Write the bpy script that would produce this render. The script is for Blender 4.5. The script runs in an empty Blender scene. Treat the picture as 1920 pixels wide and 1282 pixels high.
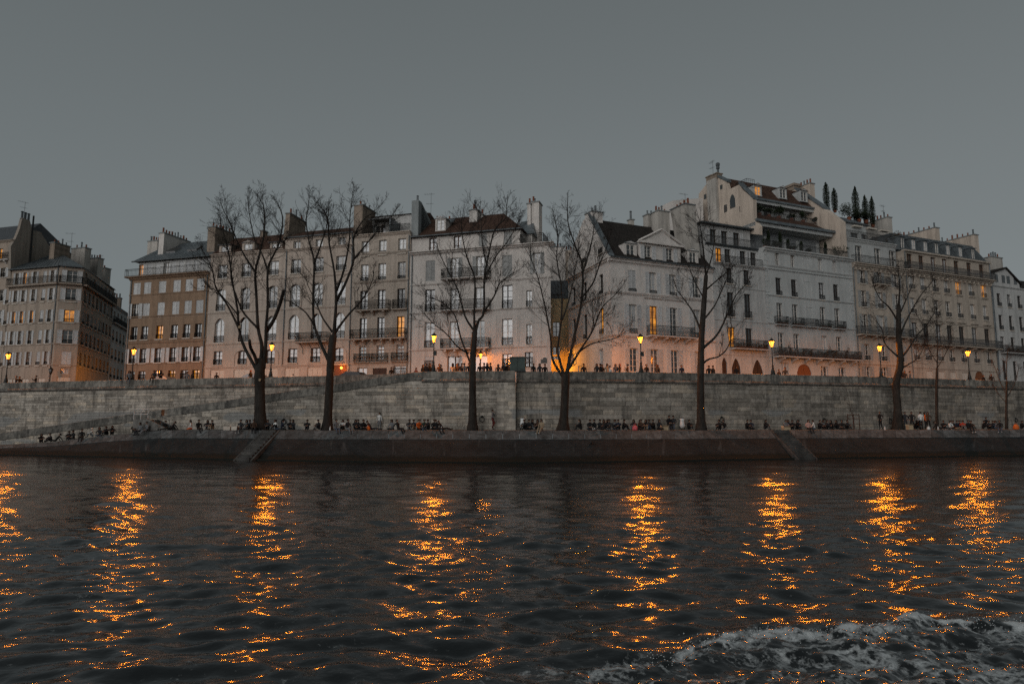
import bpy, bmesh, math, random
import numpy as np
from mathutils import Vector, Matrix
random.seed(7)
R = math.radians
S = bpy.context.scene
COL = S.collection

# ------------------------------------------------------------------ camera, sky, light, exposure
CZ, PITCH, FPX = 2.77, R(7.0), 1280.0
cam_d = bpy.data.cameras.new('camera'); cam = bpy.data.objects.new('camera', cam_d); COL.objects.link(cam)
cam_d.sensor_width = 36.0; cam_d.lens = 24.0; cam_d.clip_start = 0.1; cam_d.clip_end = 3000
cam.location = (0, 0, CZ); cam.rotation_euler = (R(90) + PITCH, 0, 0)
S.camera = cam

W = bpy.data.worlds.new('World'); S.world = W; W.use_nodes = True
nt = W.node_tree; nt.nodes.clear()
wo = nt.nodes.new('ShaderNodeOutputWorld'); wb = nt.nodes.new('ShaderNodeBackground')
sk = nt.nodes.new('ShaderNodeTexSky'); sk.sky_type = 'NISHITA'; sk.sun_disc = False
SUN_EL, SUN_AZ = R(4.0), R(208.0)          # the afterglow stands behind the camera, to its left
sk.sun_elevation = SUN_EL; sk.sun_rotation = SUN_AZ
sk.altitude = 50; sk.air_density = 1.0; sk.dust_density = 2.5; sk.ozone_density = 1.0
hs = nt.nodes.new('ShaderNodeHueSaturation'); hs.inputs['Saturation'].default_value = 0.10
mx = nt.nodes.new('ShaderNodeMix'); mx.data_type = 'RGBA'; mx.inputs[0].default_value = 0.72
mx.inputs[7].default_value = (1.94, 2.26, 2.35, 1)           # even, thin high cloud
nt.links.new(sk.outputs[0], hs.inputs['Color']); nt.links.new(hs.outputs[0], mx.inputs[6])
tcw = nt.nodes.new('ShaderNodeTexCoord'); sxyz = nt.nodes.new('ShaderNodeSeparateXYZ'); mr_ = nt.nodes.new('ShaderNodeMapRange')
mr_.interpolation_type = 'SMOOTHSTEP'; mr_.inputs[1].default_value = 0.12; mr_.inputs[2].default_value = 0.75; mr_.inputs[3].default_value = 1.12; mr_.inputs[4].default_value = 0.76   # dusk: paler low down, deeper overhead
vm_ = nt.nodes.new('ShaderNodeVectorMath'); vm_.operation = 'SCALE'
nt.links.new(tcw.outputs['Generated'], sxyz.inputs[0]); nt.links.new(sxyz.outputs[2], mr_.inputs[0]); nt.links.new(mx.outputs[2], vm_.inputs[0]); nt.links.new(mr_.outputs[0], vm_.inputs['Scale'])
nt.links.new(vm_.outputs[0], wb.inputs[0]); nt.links.new(wb.outputs[0], wo.inputs[0])
wb.inputs[1].default_value = 0.086

sun_d = bpy.data.lights.new('sun', 'SUN'); sun = bpy.data.objects.new('sun', sun_d); COL.objects.link(sun)
sun_d.energy = 1.34; sun_d.angle = R(70); sun_d.color = (1.0, 0.985, 0.975)
sun.rotation_euler = (R(90 - 16), 0, R(-28))     # soft light from behind and left of the camera, low over the river
sun.location = (0, -40, 40)

S.view_settings.view_transform = 'Standard'; S.view_settings.look = 'None'
S.view_settings.exposure = 0.0; S.view_settings.gamma = 1.0; S.view_settings.use_curve_mapping = False
S.cycles.use_denoising = False
S.cycles.max_bounces = 5; S.cycles.diffuse_bounces = 2; S.cycles.glossy_bounces = 2
S.cycles.transparent_max_bounces = 6; S.cycles.caustics_reflective = False; S.cycles.caustics_refractive = False
S.cycles.sample_clamp_direct = 40.0; S.cycles.sample_clamp_indirect = 1.0

# ------------------------------------------------------------------ photo pixel -> place in the scene
def ray(px, py):
    u, v = (px - 960.0) / FPX, (641.0 - py) / FPX
    cy = math.cos(PITCH) - v * math.sin(PITCH)
    return u / cy, (math.sin(PITCH) + v * math.cos(PITCH)) / cy     # X and Z per metre of depth
def at(px, py, Y):
    a, b = ray(px, py)
    return Vector((a * Y, Y, CZ + b * Y))

# ------------------------------------------------------------------ materials
MAT = {}
def new_mat(name):
    m = bpy.data.materials.new(name); m.use_nodes = True; MAT[name] = m
    n = m.node_tree.nodes; b = n['Principled BSDF']
    return m, n, m.node_tree.links, b
def N(n, t, **kw):
    x = n.new(t)
    for k, v in kw.items(): setattr(x, k, v)
    return x
def ramp(n, l, src, stops):
    r = n.new('ShaderNodeValToRGB'); e = r.color_ramp.elements
    while len(e) < len(stops): e.new(0.5)
    for i, (p, c) in enumerate(stops):
        e[i].position = p; e[i].color = (c, c, c, 1) if isinstance(c, (int, float)) else (*c[:3], 1)
    l.new(src, r.inputs[0]); return r.outputs[0]
def mixc(n, l, fac, a, b, mode='MIX'):
    m = n.new('ShaderNodeMix'); m.data_type = 'RGBA'; m.blend_type = mode
    for sock, v in ((0, fac), (6, a), (7, b)):
        if hasattr(v, 'is_linked') or hasattr(v, 'links'): l.new(v, m.inputs[sock])
        elif isinstance(v, (int, float)): m.inputs[sock].default_value = v if sock == 0 else (v, v, v, 1)
        else: m.inputs[sock].default_value = (*v[:3], 1)
    return m.outputs[2]
def noise(n, l, vec, scale, detail=4, rough=0.55, out=0):
    t = n.new('ShaderNodeTexNoise'); t.inputs['Scale'].default_value = scale
    t.inputs['Detail'].default_value = detail; t.inputs['Roughness'].default_value = rough
    if vec is not None: l.new(vec, t.inputs['Vector'])
    return t.outputs[out]
def mapping(n, l, src, scale=(1, 1, 1), rot=(0, 0, 0), loc=(0, 0, 0)):
    m = n.new('ShaderNodeMapping'); m.inputs['Scale'].default_value = scale
    m.inputs['Rotation'].default_value = rot; m.inputs['Location'].default_value = loc
    l.new(src, m.inputs[0]); return m.outputs[0]
def bump(n, l, b, h, strength=0.3, dist=0.02):
    x = n.new('ShaderNodeBump'); x.inputs['Strength'].default_value = strength; x.inputs['Distance'].default_value = dist
    l.new(h, x.inputs['Height']); l.new(x.outputs[0], b.inputs['Normal'])

def plaster(name, col, stain=0.35, joints=0.0, rough=0.9):
    """limewashed or ashlar house front: cloudy tone, rain streaks, faint ashlar joints"""
    m, n, l, b = new_mat(name)
    pos = N(n, 'ShaderNodeNewGeometry').outputs['Position']
    tc = N(n, 'ShaderNodeTexCoord').outputs['Object']
    big = noise(n, l, pos, 0.35, 5, 0.6)
    c = mixc(n, l, ramp(n, l, big, [(0.3, 0.0), (0.72, 1.0)]), [x * 0.84 for x in col], [min(1, x * 1.07) for x in col])
    fine = noise(n, l, pos, 3.2, 6, 0.65)
    c = mixc(n, l, 0.35, c, ramp(n, l, fine, [(0.25, 0.55), (0.7, 1.0)]), 'MULTIPLY')
    st = noise(n, l, mapping(n, l, tc, (1.6, 1.6, 0.14)), 1.0, 6, 0.75)     # streaks run down the wall
    c = mixc(n, l, ramp(n, l, st, [(0.47, 0.0), (0.72, min(0.8, stain * 1.5))]), c, [x * 0.36 for x in col])
    h = fine
    if joints:
        br = N(n, 'ShaderNodeTexBrick'); br.offset = 0.5
        l.new(mapping(n, l, tc, (1, 1, 1), (R(90), 0, 0)), br.inputs['Vector'])
        br.inputs['Scale'].default_value = 1.0; br.inputs['Brick Width'].default_value = 0.95; br.inputs['Row Height'].default_value = 0.42
        br.inputs['Mortar Size'].default_value = 0.014; br.inputs['Mortar Smooth'].default_value = 0.3
        br.inputs['Color1'].default_value = (1, 1, 1, 1); br.inputs['Color2'].default_value = (0.86, 0.86, 0.86, 1)
        br.inputs['Mortar'].default_value = (0.5, 0.5, 0.5, 1)
        c = mixc(n, l, joints, c, br.outputs['Color'], 'MULTIPLY')
    l.new(c, b.inputs['Base Color']); b.inputs['Roughness'].default_value = rough
    b.inputs['Specular IOR Level'].default_value = 0.2
    bump(n, l, b, h, 0.35, 0.02)
    return m

def simple(name, col, rough=0.7, metal=0.0, var=0.25, scale=4.0, spec=0.3, per_object=0.0, bumps=0.0):
    m, n, l, b = new_mat(name)
    pos = N(n, 'ShaderNodeNewGeometry').outputs['Position']
    nz = noise(n, l, pos, scale, 5, 0.6)
    c = mixc(n, l, ramp(n, l, nz, [(0.3, 0.0), (0.7, 1.0)]), [x * (1 - var) for x in col], [min(1, x * (1 + var)) for x in col])
    if per_object:
        oi = N(n, 'ShaderNodeObjectInfo').outputs['Random']
        c = mixc(n, l, 1.0, c, ramp(n, l, oi, [(0.0, 1 - per_object), (1.0, 1.0)]), 'MULTIPLY')
    l.new(c, b.inputs['Base Color']); b.inputs['Roughness'].default_value = rough; b.inputs['Metallic'].default_value = metal
    b.inputs['Specular IOR Level'].default_value = spec
    if bumps: bump(n, l, b, nz, bumps, 0.03)
    return m

def tiles(name, col, row=0.17, wid=0.12):
    """small clay roof tiles: courses along the slope, tone changing from tile to tile"""
    m, n, l, b = new_mat(name)
    tc = N(n, 'ShaderNodeTexCoord').outputs['Object']
    br = N(n, 'ShaderNodeTexBrick'); l.new(mapping(n, l, tc, (1, 1, 1), (R(90), 0, 0)), br.inputs['Vector'])
    br.inputs['Scale'].default_value = 1.0; br.inputs['Brick Width'].default_value = wid; br.inputs['Row Height'].default_value = row
    br.inputs['Mortar Size'].default_value = 0.012
    br.inputs['Color1'].default_value = (*[x * 1.25 for x in col], 1); br.inputs['Color2'].default_value = (*[x * 0.7 for x in col], 1)
    br.inputs['Mortar'].default_value = (*[x * 0.35 for x in col], 1)
    pos = N(n, 'ShaderNodeNewGeometry').outputs['Position']
    nz = noise(n, l, pos, 1.1, 6, 0.7)
    c = mixc(n, l, 0.75, br.outputs['Color'], ramp(n, l, nz, [(0.28, 0.45), (0.7, 1.15)]), 'MULTIPLY')
    l.new(c, b.inputs['Base Color']); b.inputs['Roughness'].default_value = 0.9; b.inputs['Specular IOR Level'].default_value = 0.15
    bump(n, l, b, br.outputs['Fac'], 0.5, 0.03)
    return m

def glass(name, col, kind):
    """window panes seen from the river: dark room, curtain with sky reflection put into its colour, or lamp-lit room"""
    m, n, l, b = new_mat(name)
    oi = N(n, 'ShaderNodeObjectInfo').outputs['Random']
    tc = N(n, 'ShaderNodeTexCoord').outputs['Object']
    pos = N(n, 'ShaderNodeNewGeometry').outputs['Position']
    if kind == 'pale':
        wv = N(n, 'ShaderNodeTexWave'); wv.bands_direction = 'X'; wv.inputs['Scale'].default_value = 2.6
        wv.inputs['Distortion'].default_value = 2.5; wv.inputs['Detail'].default_value = 2
        l.new(mapping(n, l, pos, (2.2, 0.4, 0.25)), wv.inputs['Vector'])
        c = mixc(n, l, 0.55, col, ramp(n, l, wv.outputs[0], [(0.0, 0.55), (1.0, 1.1)]), 'MULTIPLY')
        c = mixc(n, l, 1.0, c, ramp(n, l, oi, [(0.0, 0.62), (1.0, 1.05)]), 'MULTIPLY')
    else:
        nz = noise(n, l, pos, 1.3, 3)
        c = mixc(n, l, 1.0, col, ramp(n, l, nz, [(0.3, 0.4), (0.7, 1.6)]), 'MULTIPLY')
        c = mixc(n, l, 1.0, c, ramp(n, l, oi, [(0.0, 0.5), (1.0, 1.3)]), 'MULTIPLY')
    l.new(c, b.inputs['Base Color']); b.inputs['Roughness'].default_value = 0.07
    b.inputs['IOR'].default_value = 1.8; b.inputs['Specular IOR Level'].default_value = 0.8
    wob = noise(n, l, pos, 0.9, 2); bump(n, l, b, wob, 0.15, 0.06)
    if kind == 'lit':
        nz2 = noise(n, l, mapping(n, l, pos, (1.4, 1.4, 0.8)), 1.6, 3)
        e = mixc(n, l, ramp(n, l, nz2, [(0.32, 0.0), (0.68, 1.0)]), (0.16, 0.045, 0.004), (0.95, 0.36, 0.03))
        l.new(e, b.inputs['Emission Color']); b.inputs['Emission Strength'].default_value = 0.85
    return m

plaster('wall_pink', (0.36, 0.295, 0.24), 0.45)
plaster('wall_brown', (0.275, 0.185, 0.125), 0.5, 0.35)
plaster('wall_beige', (0.46, 0.385, 0.325), 0.42, 0.25)
plaster('wall_tan', (0.44, 0.375, 0.315), 0.4, 0.35)
plaster('wall_cream', (0.58, 0.535, 0.495), 0.30)
plaster('wall_white', (0.63, 0.585, 0.545), 0.30)
plaster('wall_cool', (0.44, 0.45, 0.44), 0.28)
plaster('wall_grey', (0.46, 0.455, 0.44), 0.45)
plaster('wall_stone', (0.45, 0.385, 0.32), 0.5, 0.3)
plaster('wall_gable', (0.56, 0.47, 0.39), 0.5)
plaster('wall_dark', (0.30, 0.26, 0.22), 0.55)  # darker plaster of the bare gable at the far left
plaster('wall_ochre', (0.55, 0.42, 0.25), 0.4)
plaster('stack_plaster', (0.45, 0.42, 0.38), 0.6)
plaster('stack_white', (0.60, 0.56, 0.52), 0.45)
plaster('stack_brick', (0.30, 0.24, 0.19), 0.6, 0.6)
plaster('stack_grey', (0.26, 0.28, 0.28), 0.6)
tiles('tile_brown', (0.085, 0.048, 0.034))
tiles('tile_dark', (0.034, 0.029, 0.026))
simple('zinc', (0.155, 0.175, 0.185), 0.45, 0.55, 0.3, 1.2, 0.5)
simple('zinc_dark', (0.07, 0.08, 0.085), 0.5, 0.4, 0.3, 1.5, 0.5)
simple('slate', (0.05, 0.055, 0.06), 0.55, 0.0, 0.3, 3.0, 0.4)
simple('iron', (0.012, 0.013, 0.013), 0.5, 0.3, 0.3, 6.0, 0.4)
simple('frame_white', (0.55, 0.52, 0.48), 0.6, 0, 0.15, 5)
simple('frame_dark', (0.035, 0.028, 0.024), 0.6, 0, 0.3, 5)
simple('frame_wood', (0.10, 0.048, 0.026), 0.6, 0, 0.3, 5)
simple('shutter_pale', (0.52, 0.52, 0.515), 0.75, 0, 0.12, 3, 0.3, 0.25)
simple('shutter_grey', (0.30, 0.30, 0.29), 0.75, 0, 0.12, 3, 0.3, 0.2)
simple('wood_door', (0.16, 0.055, 0.02), 0.6, 0, 0.3, 8)
simple('wood_dark', (0.04, 0.02, 0.013), 0.65, 0, 0.3, 8)
simple('panel_pale', (0.48, 0.43, 0.37), 0.8, 0, 0.1, 3)
simple('pot_clay', (0.16, 0.055, 0.03), 0.9, 0, 0.3, 5)
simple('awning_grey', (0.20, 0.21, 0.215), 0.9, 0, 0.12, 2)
simple('plant_dark', (0.018, 0.026, 0.012), 0.85, 0, 0.5, 3, 0.2)
simple('plant_dry', (0.055, 0.035, 0.02), 0.9, 0, 0.5, 3, 0.2)
glass('pane_dark', (0.014, 0.015, 0.016), 'dark')
glass('pane_pale', (0.40, 0.405, 0.41), 'pale')  # bluish grey puts the sky's reflection into the curtained panes
glass('pane_lit', (0.10, 0.05, 0.02), 'lit')

# ------------------------------------------------------------------ mesh helper: shapes gathered into ONE mesh object
class MB:
    def __init__(self): self.v = []; self.f = []; self.mi = []; self.smooth = False
    def add(self, vs, fs, m=0):
        o = len(self.v); self.v += [tuple(p) for p in vs]
        self.f += [tuple(i + o for i in f) for f in fs]; self.mi += [m] * len(fs); return self
    def box(self, x0, x1, y0, y1, z0, z1, m=0):
        return self.add([(x0,y0,z0),(x1,y0,z0),(x1,y1,z0),(x0,y1,z0),(x0,y0,z1),(x1,y0,z1),(x1,y1,z1),(x0,y1,z1)],
            [(0,3,2,1),(4,5,6,7),(0,1,5,4),(1,2,6,5),(2,3,7,6),(3,0,4,7)], m)
    def hexa(self, p, m=0):      # 8 points, bottom ring then top ring, both anticlockwise from above
        return self.add(p, [(0,3,2,1),(4,5,6,7),(0,1,5,4),(1,2,6,5),(2,3,7,6),(3,0,4,7)], m)
    def quad(self, a, b, c, d, m=0): return self.add([a, b, c, d], [(0, 1, 2, 3)], m)
    def prism(self, poly, y0, y1, m=0):      # polygon in (x, z), anticlockwise seen from -y, run from y0 to y1
        k = len(poly); vs = [(x, y0, z) for x, z in poly] + [(x, y1, z) for x, z in poly]
        fs = [tuple(range(k)), tuple(reversed(range(k, 2 * k)))] + [(i, i + k, (i + 1) % k + k, (i + 1) % k) for i in range(k)]
        return self.add(vs, fs, m)
    def prism_x(self, poly, x0, x1, m=0):    # polygon in (y, z) run along x
        k = len(poly); vs = [(x0, y, z) for y, z in poly] + [(x1, y, z) for y, z in poly]
        fs = [tuple(reversed(range(k))), tuple(range(k, 2 * k))] + [((i + 1) % k, (i + 1) % k + k, i + k, i) for i in range(k)]
        return self.add(vs, fs, m)
    def prism_z(self, poly, z0, z1, m=0):    # polygon in (x, y) anticlockwise from above
        k = len(poly); vs = [(x, y, z0) for x, y in poly] + [(x, y, z1) for x, y in poly]
        fs = [tuple(reversed(range(k))), tuple(range(k, 2 * k))] + [(i, (i + 1) % k, (i + 1) % k + k, i + k) for i in range(k)]
        return self.add(vs, fs, m)
    def lathe(self, prof, n=8, cx=0, cy=0, m=0, rot=0.0, floor=True):   # prof: (radius, z) from bottom to top
        vs = []; fs = []
        for r, z in prof:
            for i in range(n):
                a = 2 * math.pi * i / n + rot; vs.append((cx + r * math.cos(a), cy + r * math.sin(a), z))
        for j in range(len(prof) - 1):
            for i in range(n):
                k = (i + 1) % n; fs.append((j*n+i, j*n+k, (j+1)*n+k, (j+1)*n+i))
        if floor: fs.append(tuple(reversed(range(n))))
        fs.append(tuple(range((len(prof)-1)*n, len(prof)*n)))
        return self.add(vs, fs, m)
    def tube(self, pts, rad, n=5, m=0):
        pts = [Vector(p) for p in pts]; k = len(pts)
        rad = [rad] * k if isinstance(rad, (int, float)) else rad
        vs = []; fs = []; ref = Vector((0.31, 0.94, 0.12))
        for i, p in enumerate(pts):
            t = (pts[min(i + 1, k - 1)] - pts[max(i - 1, 0)])
            if t.length < 1e-6: t = Vector((0, 0, 1))
            t.normalize(); a = t.cross(ref)
            if a.length < 1e-3: a = t.cross(Vector((1, 0, 0)))
            a.normalize(); b = t.cross(a)
            for j in range(n):
                w = 2 * math.pi * j / n; vs.append(p + (a * math.cos(w) + b * math.sin(w)) * rad[i])
        for i in range(k - 1):
            for j in range(n):
                q = (j + 1) % n; fs.append((i*n+j, i*n+q, (i+1)*n+q, (i+1)*n+j))
        fs.append(tuple(reversed(range(n)))); fs.append(tuple(range((k-1)*n, k*n)))
        return self.add(vs, fs, m)
    def mesh(self, name, mats):
        me = bpy.data.meshes.new(name); me.from_pydata(self.v, [], self.f)
        for m in mats: me.materials.append(MAT[m] if isinstance(m, str) else m)
        if len(mats) > 1: me.polygons.foreach_set('material_index', self.mi)
        if self.smooth: me.polygons.foreach_set('use_smooth', [True] * len(me.polygons))
        me.update(); return me
    def build(self, name, mats, parent=None, loc=(0, 0, 0), rz=0.0):
        if isinstance(mats, str): mats = [mats]
        return put(name, self.mesh(name, mats), parent, loc, rz)

def put(name, me, parent=None, loc=(0, 0, 0), rz=0.0):
    o = bpy.data.objects.new(name, me); COL.objects.link(o); o.parent = parent
    o.location = loc; o.rotation_euler = (0, 0, rz); return o
def tag(o, label=None, cat=None, group=None, kind=None):
    if label: o['label'] = label
    if cat: o['category'] = cat
    if group: o['group'] = group
    if kind: o['kind'] = kind
    return o
def thing(name, label, cat, loc=(0, 0, 0), rz=0.0, group=None):
    return tag(put(name, None, None, loc, rz), label, cat, group)
MESH = {}
def cached(key, fn):
    if key not in MESH: MESH[key] = fn()
    return MESH[key]

# ------------------------------------------------------------------ the quay: plan curves (photo bearing -> metres away)
ZW, ZP, ZS, ZPAR = 0.0, 2.36, 6.6, 7.55      # water, lower promenade, street, top of the parapet
class Curve:
    def __init__(self, pts, px0, px1, step=4.0, smooth=9):
        px = np.arange(px0, px1 + 0.1, step); xs, ds = zip(*pts)
        d = np.interp(px, xs, ds); pad = np.concatenate([2*d[0] - d[smooth:0:-1], d, 2*d[-1] - d[-2:-smooth-2:-1]])
        k = np.ones(2 * smooth + 1) / (2 * smooth + 1); d = np.convolve(pad, k, 'valid')
        self.px = px; self.d = d
        self.x = np.array([ray(p, 798)[0] for p in px]) * d; self.y = d
        self.s = np.concatenate([[0], np.cumsum(np.hypot(np.diff(self.x), np.diff(self.y)))])
        self.L = self.s[-1]
    def P(self, s): return float(np.interp(s, self.s, self.x)), float(np.interp(s, self.s, self.y))
    def T(self, s):
        a, b = self.P(s - 0.4), self.P(s + 0.4); t = Vector((b[0] - a[0], b[1] - a[1])); return t.normalized()
    def N(self, s): t = self.T(s); return Vector((t.y, -t.x))         # towards the river
    def ang(self, s): t = self.T(s); return math.atan2(t.y, t.x)
    def s_px(self, px): return float(np.interp(px, self.px, self.s))
    def off(self, s, o):                                              # o metres towards the river
        x, y = self.P(s); n = self.N(s); return x + n.x * o, y + n.y * o

C_RAMP = Curve([(-280, 78.5), (-80, 73), (0, 71), (243, 66.2), (313, 65), (504, 62.4), (615, 61.5), (811, 60.3), (1000, 59.6)], -280, 968)
C_UP = Curve([(-280, 84), (-80, 78), (0, 75.8), (243, 70.9), (504, 67), (690, 64.2), (760, 62.4), (800, 61.2)], -280, 792, smooth=5)
C_RIGHT = Curve([(900, 60.9), (968, 60.6), (1060, 60.3), (1204, 60.8), (1453, 64.5), (1657, 69.5), (1823, 75.5), (2000, 83), (2240, 96)], 964, 2240)
C_WATER = Curve([(-320, 73), (-120, 68), (0, 65.7), (100, 64.2), (250, 60.8), (400, 58), (500, 55.8), (700, 53.2), (960, 51.6), (1200, 53.7), (1400, 57), (1600, 60), (1750, 62), (1900, 64.5), (2040, 67), (2280, 72)], -320, 2280, smooth=20)
def edge_depth(px):      # the promenade's edge runs about 3.2 m behind the water line
    return float(np.interp(px, C_WATER.px, C_WATER.d)) + float(np.interp(px, [0, 250, 700, 1960], [2.4, 3.0, 3.3, 3.3]))
C_EDGE = Curve([(p, edge_depth(p)) for p in range(-320, 2281, 20)], -320, 2280, smooth=3)
def prom_z(px): return float(np.interp(px, [-280, -80, 0, 100, 200, 300, 330], [0.55, 0.62, 0.8, 1.15, 1.82, 2.30, ZP]))
def ramp_z(px): return float(np.interp(px, [-280, -80, 0, 240, 313, 560, 700, 775, 800, 960], [0.9, 1.3, 2.03, 3.87, 4.39, 6.04, 7.02, 7.5, ZPAR, ZPAR]))   # top of the ramp's parapet
def par_z(px): return float(np.interp(px, [0, 968, 1204, 1500, 1830, 2000], [7.52, ZPAR, 7.53, 7.62, 7.85, 8.0]))

def stone_mat(name, single, k=1.0):
    m, n, l, b = new_mat(name)
    pos = N(n, 'ShaderNodeNewGeometry').outputs['Position']
    if single: t = N(n, 'ShaderNodeObjectInfo').outputs['Random']
    else:
        a = N(n, 'ShaderNodeAttribute'); a.attribute_name = 'tint'; t = a.outputs['Fac']
    c = ramp(n, l, t, [(p, tuple(min(0.75, x * k) for x in q)) for p, q in ((0.0, (0.18, 0.162, 0.138)), (0.35, (0.275, 0.247, 0.21)), (0.7, (0.325, 0.296, 0.257)), (1.0, (0.375, 0.322, 0.258)))])
    f = noise(n, l, pos, 2.6, 7, 0.7); c = mixc(n, l, 0.8, c, ramp(n, l, f, [(0.26, 0.35), (0.64, 1.12)]), 'MULTIPLY')
    lowf = noise(n, l, pos, 0.28, 5, 0.6); c = mixc(n, l, 1.0, c, ramp(n, l, lowf, [(0.3, 0.62), (0.68, 1.12)]), 'MULTIPLY')
    st = noise(n, l, mapping(n, l, pos, (0.9, 0.9, 0.14)), 1.1, 6, 0.72)       # black rain streaks
    c = mixc(n, l, ramp(n, l, st, [(0.50, 0.0), (0.70, 0.8)]), c, (0.045, 0.043, 0.04))
    sep = N(n, 'ShaderNodeSeparateXYZ'); l.new(pos, sep.inputs[0])
    pt = noise(n, l, mapping(n, l, pos, (0.16, 0.16, 0.42)), 1.0, 2, 0.4)      # grey paint rolled over graffiti near the ground
    pm = ramp(n, l, pt, [(0.57, 0.0), (0.59, 0.75)])
    lo = N(n, 'ShaderNodeMapRange'); l.new(sep.outputs[2], lo.inputs[0]); lo.inputs[1].default_value = 4.3; lo.inputs[2].default_value = 4.15
    pm2 = N(n, 'ShaderNodeMath', operation='MULTIPLY'); l.new(pm, pm2.inputs[0]); l.new(lo.outputs[0], pm2.inputs[1])
    c = mixc(n, l, pm2.outputs[0], c, mixc(n, l, 0.5, (0.21, 0.215, 0.21), ramp(n, l, f, [(0.3, 0.5), (0.6, 1.0)]), 'MULTIPLY'))
    l.new(c, b.inputs['Base Color']); b.inputs['Roughness'].default_value = 0.95; b.inputs['Specular IOR Level'].default_value = 0.15
    bump(n, l, b, f, 0.6, 0.03)
stone_mat('stone_single', True); stone_mat('stone_mass', False); stone_mat('stone_single_pale', True, 1.35); stone_mat('stone_mass_pale', False, 1.35)
simple('mortar', (0.17, 0.155, 0.135), 0.95, 0, 0.5, 2.0, 0.1, bumps=0.3)
def coping_mat(name, col, dark):
    m, n, l, b = new_mat(name)
    pos = N(n, 'ShaderNodeNewGeometry').outputs['Position']; oi = N(n, 'ShaderNodeObjectInfo').outputs['Random']
    f = noise(n, l, pos, 2.2, 7, 0.7)
    c = mixc(n, l, ramp(n, l, f, [(0.33, 0.0), (0.62, 1.0)]), dark, col)
    c = mixc(n, l, 1.0, c, ramp(n, l, oi, [(0, 0.62), (1, 1.1)]), 'MULTIPLY')
    st = noise(n, l, mapping(n, l, pos, (1.7, 1.7, 0.3)), 1.2, 6, 0.75)
    c = mixc(n, l, ramp(n, l, st, [(0.46, 0.0), (0.66, 0.85)]), c, (0.032, 0.032, 0.03))
    l.new(c, b.inputs['Base Color']); b.inputs['Roughness'].default_value = 0.92; b.inputs['Specular IOR Level'].default_value = 0.2
    bump(n, l, b, f, 0.5, 0.03)
coping_mat('coping', (0.22, 0.205, 0.18), (0.07, 0.068, 0.062))
coping_mat('parapet_stone', (0.28, 0.255, 0.22), (0.09, 0.086, 0.078))
coping_mat('kerb', (0.125, 0.13, 0.13), (0.05, 0.052, 0.052))

# cobbled bank: small setts, moss-brown, wet black algae band along the water line
def bank_mat():
    m, n, l, b = new_mat('bank_setts')
    uv = N(n, 'ShaderNodeUVMap').outputs[0]; pos = N(n, 'ShaderNodeNewGeometry').outputs['Position']
    br = N(n, 'ShaderNodeTexBrick'); l.new(uv, br.inputs['Vector']); br.inputs['Scale'].default_value = 1.0
    br.inputs['Brick Width'].default_value = 0.34; br.inputs['Row Height'].default_value = 0.2; br.inputs['Mortar Size'].default_value = 0.022
    br.inputs['Color1'].default_value = (0.026, 0.029, 0.030, 1); br.inputs['Color2'].default_value = (0.016, 0.0185, 0.0195, 1); br.inputs['Mortar'].default_value = (0.018, 0.017, 0.015, 1)
    f = noise(n, l, pos, 0.7, 7, 0.7)
    c = mixc(n, l, 0.85, br.outputs['Color'], ramp(n, l, f, [(0.3, 0.45), (0.68, 1.25)]), 'MULTIPLY')
    st = noise(n, l, mapping(n, l, uv, (1.5, 0.22, 1)), 1.0, 5, 0.65)         # pale run-off streaks down the slope
    c = mixc(n, l, ramp(n, l, st, [(0.60, 0.0), (0.72, 0.5)]), c, (0.10, 0.10, 0.097))
    sep = N(n, 'ShaderNodeSeparateXYZ'); l.new(pos, sep.inputs[0])
    wz = N(n, 'ShaderNodeMath', operation='ADD'); l.new(sep.outputs[2], wz.inputs[0])
    sc = N(n, 'ShaderNodeMath', operation='MULTIPLY'); l.new(noise(n, l, pos, 0.8, 5), sc.inputs[0]); sc.inputs[1].default_value = 0.5; l.new(sc.outputs[0], wz.inputs[1])
    al = N(n, 'ShaderNodeMapRange'); l.new(wz.outputs[0], al.inputs[0]); al.inputs[1].default_value = 0.80; al.inputs[2].default_value = 0.62
    c = mixc(n, l, al.outputs[0], c, (0.008, 0.009, 0.007))
    l.new(c, b.inputs['Base Color']); b.inputs['Roughness'].default_value = 0.85; b.inputs['Specular IOR Level'].default_value = 0.2
    bump(n, l, b, br.outputs['Fac'], 0.8, 0.03)
bank_mat()
simple('paving', (0.115, 0.108, 0.098), 0.9, 0, 0.4, 1.4, 0.2, bumps=0.3)
simple('asphalt', (0.055, 0.055, 0.055), 0.9, 0, 0.3, 2.0, 0.2)
simple('step_stone', (0.15, 0.142, 0.13), 0.9, 0, 0.4, 2.5, 0.2, 0.3, 0.3)

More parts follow.
